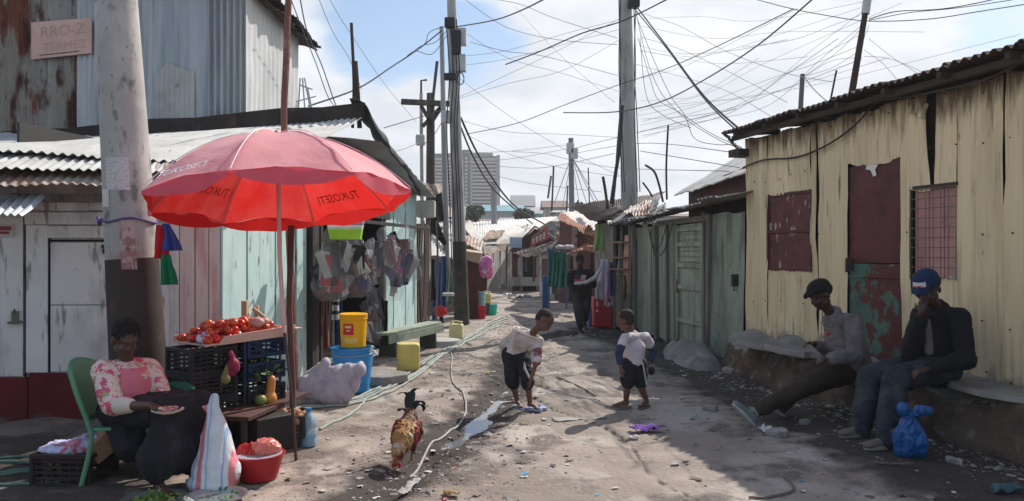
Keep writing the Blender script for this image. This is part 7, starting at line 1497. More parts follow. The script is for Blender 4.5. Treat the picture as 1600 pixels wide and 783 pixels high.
m1, L1, E1 = person('man in grey jacket and black cap sitting on the ledge with legs stretched out', Hm['hip'], body, Hm['hd'], f1, (-.4, 0, 1), 1.19, SK)
JK = mat('taupe grey jacket', (.175, .155, .158), .9, var=.15, vs=5, bump=.4, bs=40, layers=[dict(c=(.085, .068, .07), s=6, t=.58, w=.07, k=.7)])
cl('jacket', [('c', Hm['hip']+V((0, 0, .02)), Hm['ch'], .18, .175), ('c', Hm['ch'], Hm['nk']-V((0, 0, .075)), .175, .11), ('c', Hm['ls'], Hm['rs'], .082, .082), ('c', Hm['ls'], Hm['le'], .082, .07), ('c', Hm['le'], Hm['le'].lerp(Hm['lh'], .92), .068, .048), ('c', Hm['rs'], Hm['re'], .082, .07), ('c', Hm['re'], Hm['re'].lerp(Hm['rh'], .85), .066, .046), ('c', Hm['nk']-V((0, 0, .08)), Hm['nk']-V((0, 0, .0)), .09, .075)], JK, m1, .012, 3, [(.010, 5, 5, 4), (.006, 16, 16, 16), (.002, 40, 40, 40)], 3)
mb = MB(); q = P(1293, 522, 7.30); mb.ell(q, (.022, .03, .014)); mb.ell(q+V((.012, -.01, .018)), (.008, .012, .016)); part('badge', mb, plain((.45, .03, .05)), m1, label='small red emblem on the jacket front')
TR1 = mat('brown trousers', (.042, .028, .020), .9, var=.2, bump=.35, bs=40, layers=[dict(c=(.035, .026, .02), s=5, t=.56, w=.07, k=.7)])
cl('trousers', [('c', Hm['hip']-V((0, 0, .0)), Hm['lk'], .135, .092), ('c', Hm['lk'], Hm['la'].lerp(Hm['lk'], .08), .082, .056), ('c', Hm['hip']+V((0, .12, 0)), Hm['rk'], .135, .09), ('c', Hm['rk'], Hm['ra'], .078, .054), ('e', Hm['hip']+V((.02, .05, -.02)), (.17, .18, .12))], TR1, m1, .012, 3, [(.012, 6, 8, 10), (.007, 14, 18, 24), (.002, 40, 40, 44)], 4)
SOLE = plain((.42, .42, .40), .7); shoe(Hm['la']+V((-.02, 0, .02)), V((-.72, -.2, .75)), 1, plain((.16, .21, .20), .8), SOLE, m1, 1.08, tilt=1); shoe(Hm['ra']+V((-.02, 0, .02)), V((-.8, -.1, .6)), 1, plain((.05, .05, .05), .8), SOLE, m1, 1.0, tilt=1)
cl('cap', [E1(0, -.012, .060, .086, .104, .072), E1(0, -.03, .03, .084, .092, .07), ('c', L1(0, .07, .066), L1(0, .135, .050), .03, .022), ('c', L1(.04, .06, .062), L1(.03, .12, .05), .02, .016), ('c', L1(-.04, .06, .062), L1(-.03, .12, .05), .02, .016)], cloth((.010, .010, .011)), m1, .008, 3, None)
# --- man in blue cap
Hb = dict(hip=P(1456, 575, 6.72), ch=P(1466, 528, 6.72), nk=P(1466, 480, 6.68), hd=P(1449, 451, 6.52), ls=P(1502, 497, 6.50), rs=P(1440, 494, 6.90), le=P(1508, 562, 6.36), lh=P(1447, 578, 6.26), re=P(1424, 552, 6.66), rh=P(1440, 488, 6.44),
          rk=P(1360, 589, 6.62), lk=P(1400, 592, 6.34), ra=P(1343, 676, 6.52), la=P(1384, 694, 6.12))
f2 = V((-.66, -.58, -.48))
body = [('c', Hb['hip'], Hb['ch'], .13, .13), ('c', Hb['ch'], Hb['nk']-V((0, 0, .06)), .13, .09), ('c', Hb['ls'], Hb['rs'], .058, .058), ('c', Hb['nk']-V((0, 0, .03)), Hb['hd']-V((0, 0, .04)), .056, .05), ('c', Hb['ls'], Hb['le'], .052, .045), ('c', Hb['le'], Hb['lh'], .042, .028), ('c', Hb['rs'], Hb['re'], .052, .045), ('c', Hb['re'], Hb['rh'], .042, .028),
        ('c', Hb['hip']+V((-.02, .08, 0)), Hb['rk'], .095, .062), ('c', Hb['rk'], Hb['ra'], .058, .04), ('c', Hb['hip']+V((0, -.08, 0)), Hb['lk'], .095, .062), ('c', Hb['lk'], Hb['la'], .058, .04)]
body += handp(Hb['lh'], (-.85, -.1, -.15), (0, -.2, 1), 1, 1.05, .6)+handp(Hb['rh'], (.15, .05, .9), (-.6, -.7, 0), -1, 1.0, .9)
m2, L2, E2 = person('man in bright blue cap and black jacket sitting on the ledge with hand at chin', Hb['hip'], body, Hb['hd'], f2, (-.35, -.25, 1), 1.2, SK)
BJ = mat('black jacket', (.011, .011, .013), .9, var=.2, bump=.4, bs=40)
fb = V((-.75, -.62, 0)).normalized()
cl('jacket', [('c', Hb['hip']+V((.02, 0, .02)), Hb['ch'], .19, .185), ('c', Hb['ch'], Hb['nk']-V((0, 0, .09)), .19, .12), ('c', Hb['ls'], Hb['rs'], .080, .080), ('c', Hb['ls'], Hb['le'], .080, .074), ('c', Hb['le'], Hb['le'].lerp(Hb['lh'], .85), .08, .056), ('c', Hb['rs'], Hb['re'], .09, .08), ('c', Hb['re'], Hb['re'].lerp(Hb['rh'], .8), .075, .052), ('c', Hb['nk']-V((0, 0, .1)), Hb['nk']-V((0, 0, .01)), .10, .08)], BJ, m2, .013, 3, [(.010, 5, 5, 4), (.006, 16, 16, 16), (.002, 40, 40, 40)], 6)
mb = blob([('c', Hb['ch']+fb*.175+V((-.02, .0, .15)), Hb['ch']+fb*.185+V((0, 0, -.10)), .028, .045)], .009, 2); part('shirt', mb, cloth((.20, .155, .13)), m2, ang=180)
JN = mat('worn blue jeans', (.022, .027, .038), .9, var=.2, vs=5, bump=.35, bs=60, layers=[dict(c=(.07, .08, .095), s=4, t=.56, w=.08, k=.7), dict(c=(.03, .035, .05), s=5, t=.6, w=.06, k=.7)])
cl('jeans', [('c', Hb['hip']+V((-.02, .09, 0)), Hb['rk'], .13, .095), ('c', Hb['rk'], Hb['ra'].lerp(Hb['rk'], .06), .095, .078), ('c', Hb['hip']+V((0, -.08, 0)), Hb['lk'], .13, .098), ('c', Hb['lk'], Hb['la'].lerp(Hb['lk'], .06), .098, .08), ('e', Hb['hip']+V((.05, 0, -.02)), (.18, .2, .13))], JN, m2, .012, 3, [(.012, 6, 8, 10), (.007, 14, 18, 24), (.002, 40, 40, 44)], 7)
SH1 = plain((.15, .125, .10), .85); shoe(Hb['ra']+V((0, 0, .0)), (-.95, -.25, 0), 1, SH1, plain((.27, .23, .19)), m2, 1.12); shoe(Hb['la']+V((0, 0, .0)), (-.95, -.25, 0), 1, SH1, plain((.27, .23, .19)), m2, 1.14)
BC = mat('royal blue cap cloth', (.008, .026, .075), .85, var=.1, bump=.2, bs=80)
cp_ = cl('cap', [E2(0, -.010, .062, .088, .106, .080), E2(0, -.03, .035, .086, .094, .07), ('c', L2(0, .08, .064), L2(0, .155, .046), .035, .026), ('c', L2(.045, .07, .06), L2(.035, .135, .046), .022, .018), ('c', L2(-.045, .07, .06), L2(-.035, .135, .046), .022, .018)], BC, m2, .008, 3, None)
r2, f2n, u2 = frame(f2, (-.35, -.25, 1))
A = np.array([[list(L2((u/6-.5)*.085, .094+.012*(1-(u/3-1)**2)-.012*v, .076+.032*v)) for v in (0, 1)] for u in range(7)]); mb = MB(); mb.sheet(A+np.array(f2n)*.012, .002); part('cap_patch', mb, plain((.6, .6, .62)), m2, label='white rectangular patch on the cap front')
mb = MB(); mb.beam(L2(-.03, .123, .088), L2(.03, .123, .088), .010, .003, u2); part('patch_print', mb, plain((.45, .08, .08)), m2)
# --- bending boy
Bl = dict(hip=P(806, 553, 7.78), ch=P(815, 532, 7.72), nk=P(834, 519, 7.62), hd=P(850, 501, 7.53), rs=P(808, 519, 7.72), ls=P(841, 533, 7.58), le=P(838, 566, 7.50), lh=P(829, 594, 7.46), re=P(787, 540, 7.86), rh=P(795, 558, 7.95), rk=P(800, 593, 7.70), lk=P(824, 594, 7.62), ra=P(808, 632, 7.76), la=P(828, 630, 7.66))
f3 = V((.62, -.30, -.80))
Bl['ra'].z = .085; Bl['la'].z = .085
body = [('c', Bl['hip'], Bl['ch'], .085, .08), ('c', Bl['ch'], Bl['nk']-V((.02, 0, .03)), .08, .055), ('c', Bl['rs'], Bl['ls'], .036, .036), ('c', Bl['nk']-V((.02, 0, .02)), Bl['hd']-V((.02, 0, .03)), .038, .036), ('c', Bl['ls'], Bl['le'], .030, .025), ('c', Bl['le'], Bl['lh'], .025, .018), ('c', Bl['rs'], Bl['re'], .030, .025), ('c', Bl['re'], Bl['rh'], .025, .018),
        ('c', Bl['hip']+V((-.05, 0, 0)), Bl['rk'], .06, .043), ('c', Bl['rk'], Bl['ra'], .04, .025), ('c', Bl['hip']+V((.06, 0, 0)), Bl['lk'], .06, .043), ('c', Bl['lk'], Bl['la'], .04, .025)]
body += handp(Bl['lh'], (-.15, 0, -1), (.9, -.3, 0), 1, .62, .35)+handp(Bl['rh'], (.5, .3, -.8), (-.6, .6, 0), 1, .6, .5)+foot(Bl['ra'], (.35, -.9, 0), .72)+foot(Bl['la'], (.7, -.7, 0), .72)
b1, L3, E3 = person('small boy in dirty white shirt bending down to his sandal beside the drain', Bl['hip'], body, Bl['hd'], f3, (.75, .1, .65), .95, SK2, 'shaved', .0075)
WSH = mat('grubby white shirt', (.58, .53, .51), .9, var=.12, vs=5, bump=.35, bs=40, layers=[dict(c=(.33, .25, .23), s=6, t=.58, w=.06, k=.7), dict(c=(.45, .30, .28), s=9, t=.62, w=.04, k=.6)])
cl('shirt', [('e', Bl['hip']+V((0, 0, .03)), (.125, .105, .05)), ('c', Bl['hip']+V((0, -.0, .045)), Bl['ch'], .105, .10), ('c', Bl['ch'], Bl['nk']-V((.05, -.02, .05)), .10, .068), ('c', Bl['rs']-V((0, 0, .015)), Bl['ls']-V((0, 0, .022)), .052, .050), ('c', Bl['rs'], Bl['re'], .052, .048), ('c', Bl['ls'], Bl['ls'].lerp(Bl['le'], .9), .052, .046)], WSH, b1, .009, 3, [(.009, 8, 8, 5), (.005, 22, 22, 14)], 9)
for k in (.45, .68, .88):
    cl('sleeve_stripe', [('c', Bl['ls'].lerp(Bl['le'], k), Bl['ls'].lerp(Bl['le'], k+.08), .0535-.004*k, .053-.004*k)], cloth((.22, .10, .09)), b1, .008, 2, None)
mb = MB(); mb.tube(smoothpath([Bl['rs']+V((-.02, -.045, .03)), Bl['nk']+V((-.03, -.085, -.035)), Bl['ls']+V((.01, -.05, .03)), Bl['ls']+V((-.0, .02, .045)), Bl['nk']+V((-.06, .06, .02)), Bl['rs']+V((-.03, .02, .045)), Bl['rs']+V((-.02, -.045, .03))], 5), .011, 6); part('neckband', mb, cloth((.66, .55, .42)), b1)
BP_ = mat('black tracksuit cloth', (.018, .019, .022), .9, var=.2, bump=.4, bs=40)
cl('trousers', [('e', Bl['hip']+V((0, 0, -.0)), (.125, .10, .075)), ('c', Bl['hip']+V((-.05, 0, -.01)), Bl['rk'], .082, .062), ('c', Bl['rk'], Bl['rk'].lerp(Bl['ra'], .18), .062, .056), ('c', Bl['hip']+V((.06, 0, -.01)), Bl['lk'], .08, .062), ('c', Bl['lk'], Bl['lk'].lerp(Bl['la'], .14), .062, .056)], BP_, b1, .009, 3, [(.015, 8, 8, 6), (.005, 24, 24, 24)], 10)
mb = MB(); mb.tube([Bl['hip']+V((.085, -.075, .0)), Bl['hip'].lerp(Bl['lk'], .5)+V((.03, -.085, 0)), Bl['lk']+V((.02, -.072, .03))], [.012, .013, .010], 6); part('side_stripe', mb, cloth((.5, .48, .5)), b1)
for a_, d_, nm in ((Bl['ra'], V((.35, -.9, 0)), 0), (Bl['la'], V((.8, -.6, 0)), 1)):
    mb = MB(); d_.normalize(); s_ = d_.cross(V((0, 0, 1))); mb.add([a_+d_*(.045+.105*math.cos(w))+s_*(.042*math.sin(w))+V((0, 0, z)) for z in (-.052, -.072) for w in np.linspace(0, 2*math.pi, 20, endpoint=False)], [tuple(range(20)), tuple(range(39, 19, -1))]+[(i+20, (i+1) % 20+20, (i+1) % 20, i) for i in range(20)]); part('sandal', mb, plain((.30, .36, .52)), b1)
mb = MB(); q = on(842, 641, .01); mb.add([q+V((.085*math.cos(w), .05*math.sin(w), z)) for z in (.018, 0) for w in np.linspace(0, 2*math.pi, 20, endpoint=False)], [tuple(range(20)), tuple(range(39, 19, -1))]+[(i+20, (i+1) % 20+20, (i+1) % 20, i) for i in range(20)]); mb.tube(smoothpath([q+V((-.01, .045, .01)), q+V((.02, 0, .05)), q+V((-.01, -.045, .01))], 4), .006, 5); solo('sandal', 'loose pale blue sandal on the ground at the bending boy\'s feet', 'sandal', mb, plain((.33, .40, .58)))
# --- standing boy
Br = dict(hip=P(990, 566, 7.72), ch=P(992, 545, 7.72), nk=P(988, 519, 7.74), hd=P(978, 501, 7.74), ls=P(976, 528, 7.62), rs=P(1009, 527, 7.84), le=P(967, 552, 7.52), lh=P(970, 576, 7.46), re=P(1021, 550, 7.90), rh=P(1014, 568, 7.80), lk=P(980, 604, 7.68), rk=P(1001, 604, 7.74), la=P(978, 634, 7.74), ra=P(1010, 633, 7.80))
Br['la'].z = Br['ra'].z = .085; f4 = V((-.74, .52, -.36))
body = [('c', Br['hip'], Br['ch'], .085, .08), ('c', Br['ch'], Br['nk']-V((0, 0, .04)), .08, .055), ('c', Br['rs'], Br['ls'], .036, .036), ('c', Br['nk']-V((0, 0, .03)), Br['hd']-V((-.02, 0, .03)), .038, .036), ('c', Br['ls'], Br['le'], .030, .025), ('c', Br['le'], Br['lh'], .025, .018), ('c', Br['rs'], Br['re'], .030, .025), ('c', Br['re'], Br['rh'], .025, .018),
        ('c', Br['hip']+V((-.05, -.02, 0)), Br['lk'], .06, .043), ('c', Br['lk'], Br['la'], .041, .026), ('c', Br['hip']+V((.05, .02, 0)), Br['rk'], .06, .043), ('c', Br['rk'], Br['ra'], .041, .026)]
body += handp(Br['lh'], (.1, -.1, -1), (-.7, -.6, 0), -1, .62, .4)+handp(Br['rh'], (-.4, -.3, -.8), (.7, .3, 0), -1, .62, .6)+foot(Br['la'], (-.95, .25, 0), .72)+foot(Br['ra'], (-.5, -.6, 0), .72)
b2, L4, E4 = person('small boy in white shirt with navy sleeves and black shorts looking left', Br['hip'], body, Br['hd'], f4, (-.2, 0, 1), .95, SK2, 'shaved', .0075)
cl('shirt', [('e', Br['hip']+V((0, 0, .005)), (.125, .108, .055)), ('c', Br['hip']+V((0, 0, .05)), Br['ch'], .105, .10), ('c', Br['ch'], Br['nk']-V((0, 0, .06)), .10, .062), ('c', Br['rs'], Br['ls'], .045, .045), ('c', Br['rs'], Br['rs'].lerp(Br['re'], .45), .046, .046), ('c', Br['ls'], Br['ls'].lerp(Br['le'], .45), .046, .046), ('c', Br['nk']-V((0, 0, .07)), Br['nk']-V((-.01, 0, .03)), .06, .05)], mat('pinkish white shirt', (.60, .53, .54), .9, var=.1, bump=.3, bs=40, layers=[dict(c=(.40, .33, .35), s=7, t=.6, w=.06, k=.6)]), b2, .009, 3, [(.007, 8, 8, 4), (.004, 22, 22, 12)], 12)
NVY = cloth((.035, .04, .085)); cl('sleeve', [('c', Br['rs'].lerp(Br['re'], .3), Br['re'], .043, .041), ('c', Br['re'], Br['re'].lerp(Br['rh'], .7), .040, .034)], NVY, b2, .008, 2, None); cl('sleeve', [('c', Br['ls'].lerp(Br['le'], .3), Br['le'], .043, .041), ('c', Br['le'], Br['le'].lerp(Br['lh'], .6), .040, .034)], NVY, b2, .008, 2, None)
cl('shorts', [('e', Br['hip']+V((0, 0, -.0)), (.118, .10, .07)), ('c', Br['hip']+V((-.05, -.02, -.02)), Br['lk']+V((0, 0, .045)), .078, .066), ('c', Br['hip']+V((.05, .02, -.02)), Br['rk']+V((0, 0, .045)), .078, .066)], BP_, b2, .009, 3, [(.013, 8, 8, 6)], 13)
mb = MB(); mb.tube([Br['hip']+V((.08, -.08, -.0)), Br['rk']+V((.05, -.06, .03))], .008, 6); part('side_stripe', mb, cloth((.55, .55, .57)), b2)
for a_, d_ in ((Br['la'], V((-.95, .25, 0))), (Br['ra'], V((-.5, -.6, 0)))):
    mb = MB(); d_.normalize(); s_ = d_.cross(V((0, 0, 1))); mb.add([a_+d_*(.045+.105*math.cos(w))+s_*(.042*math.sin(w))+V((0, 0, z)) for z in (-.052, -.072) for w in np.linspace(0, 2*math.pi, 20, endpoint=False)], [tuple(range(20)), tuple(range(39, 19, -1))]+[(i+20, (i+1) % 20+20, (i+1) % 20, i) for i in range(20)]); part('sandal', mb, plain((.16, .11, .06)), b2)
q = Br['rh']+V((.02, -.03, -.07)); mb = blob([('e', q, (.035, .03, .045))], .007, 2); solo('small_toy', 'small dark object held in the standing boy\'s right hand', 'toy', mb, plain((.02, .02, .025)), ang=180)
# --- walking man
Yw = 15.4; W_ = dict(hip=P(908, 459, Yw), ch=P(908, 438, Yw), nk=P(907, 421, Yw), hd=P(906, 408, Yw-.08), rs=P(893, 427, Yw), ls=P(922, 427, Yw), re=P(890, 444, Yw), rh=P(899, 456, Yw-.2), le=P(928, 445, Yw-.05), lh=P(915, 444, Yw-.35), rk=P(903, 484, Yw-.15), lk=P(915, 482, Yw-.05), ra=P(907, 508, Yw-.1), la=P(914, 500, Yw+.35))
f5 = V((0, -.9, -.35)); W_['ra'].z = .10
body = [('c', W_['hip'], W_['ch'], .12, .13), ('c', W_['ch'], W_['nk']-V((0, 0, .06)), .13, .07), ('c', W_['rs'], W_['ls'], .055, .055), ('c', W_['nk']-V((0, 0, .03)), W_['hd']-V((0, 0, .04)), .055, .05), ('c', W_['ls'], W_['le'], .05, .04), ('c', W_['le'], W_['lh'], .04, .028), ('c', W_['rs'], W_['re'], .05, .04), ('c', W_['re'], W_['rh'], .04, .028), ('c', W_['hip']+V((-.08, 0, 0)), W_['rk'], .085, .06), ('c', W_['rk'], W_['ra'], .055, .035), ('c', W_['hip']+V((.08, 0, 0)), W_['lk'], .085, .06), ('c', W_['lk'], W_['la'], .055, .035)]
body += handp(W_['lh'], (-.8, -.4, 0), (0, -.3, 1), 1, 1, .5)+handp(W_['rh'], (.4, -.3, -.6), (-.7, -.4, 0), 1, 1, .5)
m3, L5, E5 = person('man in black clothes with flowered chest walking down the lane toward us', W_['hip'], body, W_['hd'], f5, (0, 0, 1), 1.0, SK, 'short', .012)
cl('jacket', [('c', W_['hip']+V((0, 0, -.02)), W_['ch'], .165, .17), ('c', W_['ch'], W_['nk']-V((0, 0, .08)), .17, .09), ('c', W_['rs'], W_['ls'], .08, .08), ('c', W_['ls'], W_['le'], .078, .065), ('c', W_['le'], W_['le'].lerp(W_['lh'], .9), .06, .045), ('c', W_['rs'], W_['re'], .078, .065), ('c', W_['re'], W_['rh'], .06, .045)], cloth((.014, .014, .016)), m3, .014, 3, WR, 14)
A = np.array([[list(P(898+u*2.2, 430+v*2.6, Yw-.215+.02*((u/4-1)**2))) for v in range(7)] for u in range(9)]); mb = MB(); mb.sheet(A, .006); part('chest_print', mb, mat('flower print', (.05, .03, .03), .8, var=0, bump=0, layers=[dict(c=(.62, .42, .42), s=9, t=.52, w=.03, d=3), dict(c=(.55, .08, .08), s=11, t=.6, w=.02, d=2), dict(c=(.15, .35, .15), s=12, t=.66, w=.02, d=2)]), m3, ang=180)
cl('trousers', [('e', W_['hip'], (.17, .13, .12)), ('c', W_['hip']+V((-.08, 0, 0)), W_['rk'], .11, .085), ('c', W_['rk'], W_['ra'].lerp(W_['rk'], .1), .085, .065), ('c', W_['hip']+V((.08, 0, 0)), W_['lk'], .11, .085), ('c', W_['lk'], W_['la'].lerp(W_['lk'], .1), .085, .065)], cloth((.035, .037, .045)), m3, .013, 3, WR, 15)
shoe(W_['ra'], (.1, -1, 0), 1, plain((.02, .02, .02)), plain((.3, .3, .3)), m3, 1.0); shoe(W_['la'], (.1, -1, -.2), 1, plain((.02, .02, .02)), plain((.3, .3, .3)), m3, 1.0)
cl('scarf', [('c', P(899, 443, Yw-.32), P(915, 442, Yw-.36), .03, .035), ('c', P(915, 442, Yw-.36), P(930, 434, Yw-.25), .035, .05), ('c', P(930, 434, Yw-.25), P(938, 420, Yw-.1), .05, .03)], cloth((.55, .53, .52)), m3, .012, 2, None, label='pale cloth folded over his forearm')
# small figure seated far away
q = P(750, 0, 26); fg = V((P(762, 0, 30).x, 30, 0))
# ---------- rooster
rc_ = P(634, 678, 5.78); rk = thing('rooster', 'red and gold rooster with black tail pecking in the middle of the lane', 'rooster', V((rc_.x, 5.78, 0)))
fr = V((-.10, -.95, 0)).normalized(); sr = V((.95, -.10, 0)); X0 = rc_.x
def rp2(a, b, z): return V((X0, 5.78, 0))+fr*a+sr*b+V((0, 0, z))
FEA = mat('gold and red feathers', (.11, .028, .018), .7, var=.3, vs=14, st=(1, 1, .5), bump=.6, bs=50, layers=[dict(c=(.55, .33, .10), s=5.5, t=.55, w=.05, k=.9), dict(c=(.50, .42, .26), s=8, t=.60, w=.03, k=.8), dict(c=(.02, .015, .012), s=9, t=.62, w=.03, k=.9)])
part('body', blob([('e', rp2(0, 0, .225), (sr*.098, fr*.15+V((0, 0, -.05)), V((0, 0, .098)))), ('c', rp2(-.08, 0, .26), rp2(-.15, 0, .34), .085, .045), ('c', rp2(.09, 0, .19), rp2(.19, -.01, .115), .072, .040), ('c', rp2(.19, -.01, .115), rp2(.23, -.015, .07), .035, .024),
     ('c', rp2(-.01, -.045, .17), rp2(-.0, -.045, .08), .042, .012), ('c', rp2(-.01, .045, .17), rp2(-.03, .05, .085), .042, .012), ('c', rp2(.23, -.015, .07), rp2(.245, -.018, .035), .020, .005)], .006, 2, [(.006, 26, 26, 26), (.003, 60, 60, 60)], 3), FEA, rk, ang=180)
RF = mat('dark red feathers', (.22, .018, .014), .6, var=.35, vs=20, bump=.6, bs=60, layers=[dict(c=(.03, .012, .01), s=9, t=.57, w=.04)])
for s_ in (-1, 1):
    part('wing', blob([('e', rp2(-.03, s_*.088, .225), (sr*.024, fr*.115+V((0, 0, -.04)), V((0, 0, .07)))), ('c', rp2(-.08, s_*.088, .22), rp2(-.15, s_*.08, .20), .03, .008)], .006, 2, [(.008, 30, 30, 12)], 5+s_), RF, rk, ang=180)
part('hackle', blob([('c', rp2(.10, 0, .20), rp2(.19, -.01, .125), .078, .044), ('e', rp2(.05, 0, .25), (.07, .06, .05))], .006, 2, [(.010, 40, 40, 12)], 9), mat('golden hackle', (.36, .20, .07), .7, var=.3, vs=20, bump=.6, bs=60, layers=[dict(c=(.50, .46, .34), s=9, t=.54, w=.04), dict(c=(.35, .10, .04), s=12, t=.6, w=.04)]), rk, ang=180)
mb = MB()
for k in range(5): mb.cap(rp2(.20+k*.012, -.012, .105-k*.012), rp2(.215+k*.014, -.012, .128-k*.014), .010, .006)
mb.ell(rp2(.235, -.035, .05), (.012, .014, .022)); mb.ell(rp2(.235, .012, .05), (.012, .014, .022)); part('comb', mb, mat('red comb', (.50, .008, .02), .5, bump=.3), rk)
mb = MB(); mb.cap(rp2(.245, -.018, .045), rp2(.26, -.02, .02), .009, .002); part('beak', mb, plain((.3, .2, .06)), rk)
for s_ in (-1, 1):
    mb = MB(); a_ = rp2(-.0-.02*(s_ > 0), s_*.045, .10); b_ = rp2(.0, s_*.045, .012); mb.tube([a_, b_], .008, 7)
    for k in (-.6, 0, .6): mb.cap(b_, b_+fr*(.045*math.cos(k))+sr*(.045*math.sin(k)), .006, .003)
    mb.cap(b_, b_-fr*.025, .006, .003); part('leg', mb, plain((.16, .10, .06)), rk)
rs = np.random.default_rng(4); FM = [plain(c, .6, var=.3, vs=30) for c in ((.15, .03, .02), (.42, .22, .06), (.50, .36, .16), (.30, .12, .04), (.03, .02, .018))]
mb = MB()
for k in range(420):
    a = rs.uniform(0, 2*math.pi); b = rs.uniform(-1.1, 1.5); n_ = V((math.cos(a)*math.cos(b), math.sin(a)*math.cos(b), math.sin(b)))
    p = rp2(0, 0, .225)+sr*(.100*n_.x)+(fr*.152+V((0, 0, -.05)))*n_.y+V((0, 0, .100))*n_.z; nn = (sr*n_.x/.1+fr*n_.y/.15+V((0, 0, 1))*n_.z/.1).normalized()
    dn = (fr*-.5+V((0, 0, -.8)) if n_.y < .2 else V((0, 0, -1))+fr*.4); t_ = (dn-nn*dn.dot(nn)).normalized(); s_ = nn.cross(t_); l_ = rs.uniform(.022, .042); w_ = l_*.26; q = p+nn*.002
    gold = n_.y > .1 and abs(n_.x) < .75; mb.cm = int(rs.choice([1, 2, 3, 0], p=[.22, .15, .28, .35])) if gold else int(rs.choice([0, 3, 4, 1], p=[.4, .15, .35, .1]))
    mb.add([q, q+t_*l_*.4+s_*w_+nn*.004, q+t_*l_+nn*.008, q+t_*l_*.4-s_*w_+nn*.004], [(0, 1, 2), (0, 2, 3)])
part('plumage', mb, FM, rk, smooth=False)
TF = mat('green-black tail feathers', (.010, .016, .016), .35, var=.3, vs=20, bump=.4, bs=60)
def feather(p, w_, seed):
    pp = smoothpath(p, 5); n = len(pp); A = np.zeros((3, n, 3))
    for j, q in enumerate(pp):
        ww = w_*math.sin(math.pi*min(1, (j+1.2)/(n+.6)))**.6
        for i in range(3): A[i, j] = q+sr*((i-1)*ww)+fr*(-.008*(i == 1))
    mb = MB(); mb.sheet(A, .003); part('tail_feather', mb, TF, rk, ang=180)
b0 = (-.14, 0, .33)
for k, l in enumerate([[b0, (-.17, -.01, .42), (-.18, -.005, .49), (-.20, .03, .525), (-.2, .065, .52)], [b0, (-.17, -.02, .42), (-.18, -.03, .48), (-.2, -.075, .495), (-.2, -.125, .475)], [b0, (-.16, -.03, .40), (-.18, -.035, .46), (-.19, -.02, .50)], [b0, (-.16, .03, .39), (-.18, .07, .41), (-.19, .10, .385), (-.19, .095, .35)], [b0, (-.16, .02, .38), (-.18, .05, .43), (-.19, .085, .43), (-.19, .11, .40)], [b0, (-.15, -.04, .37), (-.17, -.08, .375), (-.18, -.11, .35)], [b0, (-.16, .0, .42), (-.17, .01, .47), (-.18, .02, .50)]]):
    feather([rp2(*q) for q in l], .020 if k < 4 else .026, k)
# --- little far figure
tf = thing('person', 'tiny dark seated figure in front of the grey boards far down the lane', 'person', V((P(752, 0, 28).x, 28, 0)))
fq = lambda px, py: P(px, py, 28)
part('body', blob([('c', fq(751, 438), fq(752, 424), .18, .16), ('c', fq(752, 424), fq(752, 417), .16, .07), ('c', fq(752, 417), fq(752, 411), .06, .06), ('e', fq(752, 408), (.09, .1, .12)), ('c', fq(751, 438), fq(757, 436)+V((0, -.35, 0)), .12, .08), ('c', fq(757, 436)+V((0, -.35, 0)), fq(757, 448)+V((0, -.35, 0)), .08, .05), ('c', fq(747, 424), fq(746, 433), .06, .05), ('c', fq(757, 424), fq(758, 432), .06, .05)], .025, 2), cloth((.02, .02, .025)), tf, ang=180)
# ---------- litter, stones
def scatter_zone(n, kind, seed):
    rs = np.random.default_rng(seed); out = []
    while len(out) < n:
        z = rs.random()
        if z < .40:     # rubble heaps along the drain
            i = rs.integers(len(DR)); off = rs.normal()*.42; x = DR[i, 0]+off+rs.normal()*.1+.12; y = DR[i, 1]+rs.normal()*.3
        elif z < .62:   # hose side rubble
            t = rs.random(); x = -1.7+t*1.9+rs.normal()*.35; y = 9.5+t*8+rs.normal()*.6
        elif z < .76: y = rs.uniform(4.5, 10.3); x = 5.12-.238*y-abs(rs.normal())*.22
        elif z < .84: x = rs.uniform(1.2, 3.8); y = rs.uniform(4.2, 12)
        elif z < .93: x = rs.uniform(-3.5, 4); y = rs.uniform(9, 22)
        else: x = rs.uniform(-2.5, 3); y = rs.uniform(3.8, 9)
        if y < 3.6 or y > 34: continue
        out.append((x, y))
    return np.array(out)
def stones(n, seed, s0, s1, name, m, flat=.6):
    rs = np.random.default_rng(seed); P_ = scatter_zone(n, 0, seed); Z_ = gh(P_[:, 0], P_[:, 1]); mb = MB()
    base = np.array([(0, 0, 1), (.9, 0, .3), (.28, .85, .3), (-.72, .53, .3), (-.72, -.53, .3), (.28, -.85, .3), (.72, .53, -.4), (-.28, .85, -.4), (-.9, 0, -.4), (-.28, -.85, -.4), (.72, -.53, -.4), (0, 0, -.8)])
    fs = [(0, 1, 2), (0, 2, 3), (0, 3, 4), (0, 4, 5), (0, 5, 1), (1, 6, 2), (2, 7, 3), (3, 8, 4), (4, 9, 5), (5, 10, 1), (2, 6, 7), (3, 7, 8), (4, 8, 9), (5, 9, 10), (1, 10, 6), (6, 11, 7), (7, 11, 8), (8, 11, 9), (9, 11, 10), (10, 11, 6)]
    for (x, y), z in zip(P_, Z_):
        s = rs.uniform(s0, s1)*rs.uniform(.5, 1)*rs.uniform(.6, 1.1); v = base*(1+rs.uniform(-.3, .3, (12, 1)))*np.array([s, s*rs.uniform(.5, 1), s*flat*rs.uniform(.4, 1)]); a = rs.uniform(0, 6.28); c, d = math.cos(a), math.sin(a)
        v = np.stack([v[:, 0]*c-v[:, 1]*d, v[:, 0]*d+v[:, 1]*c, v[:, 2]], 1); mb.add(v+np.array([x, y, z-s*.06]), fs); 
    return struct(name, mb, m, smooth=True, ang=25, kind='stuff')
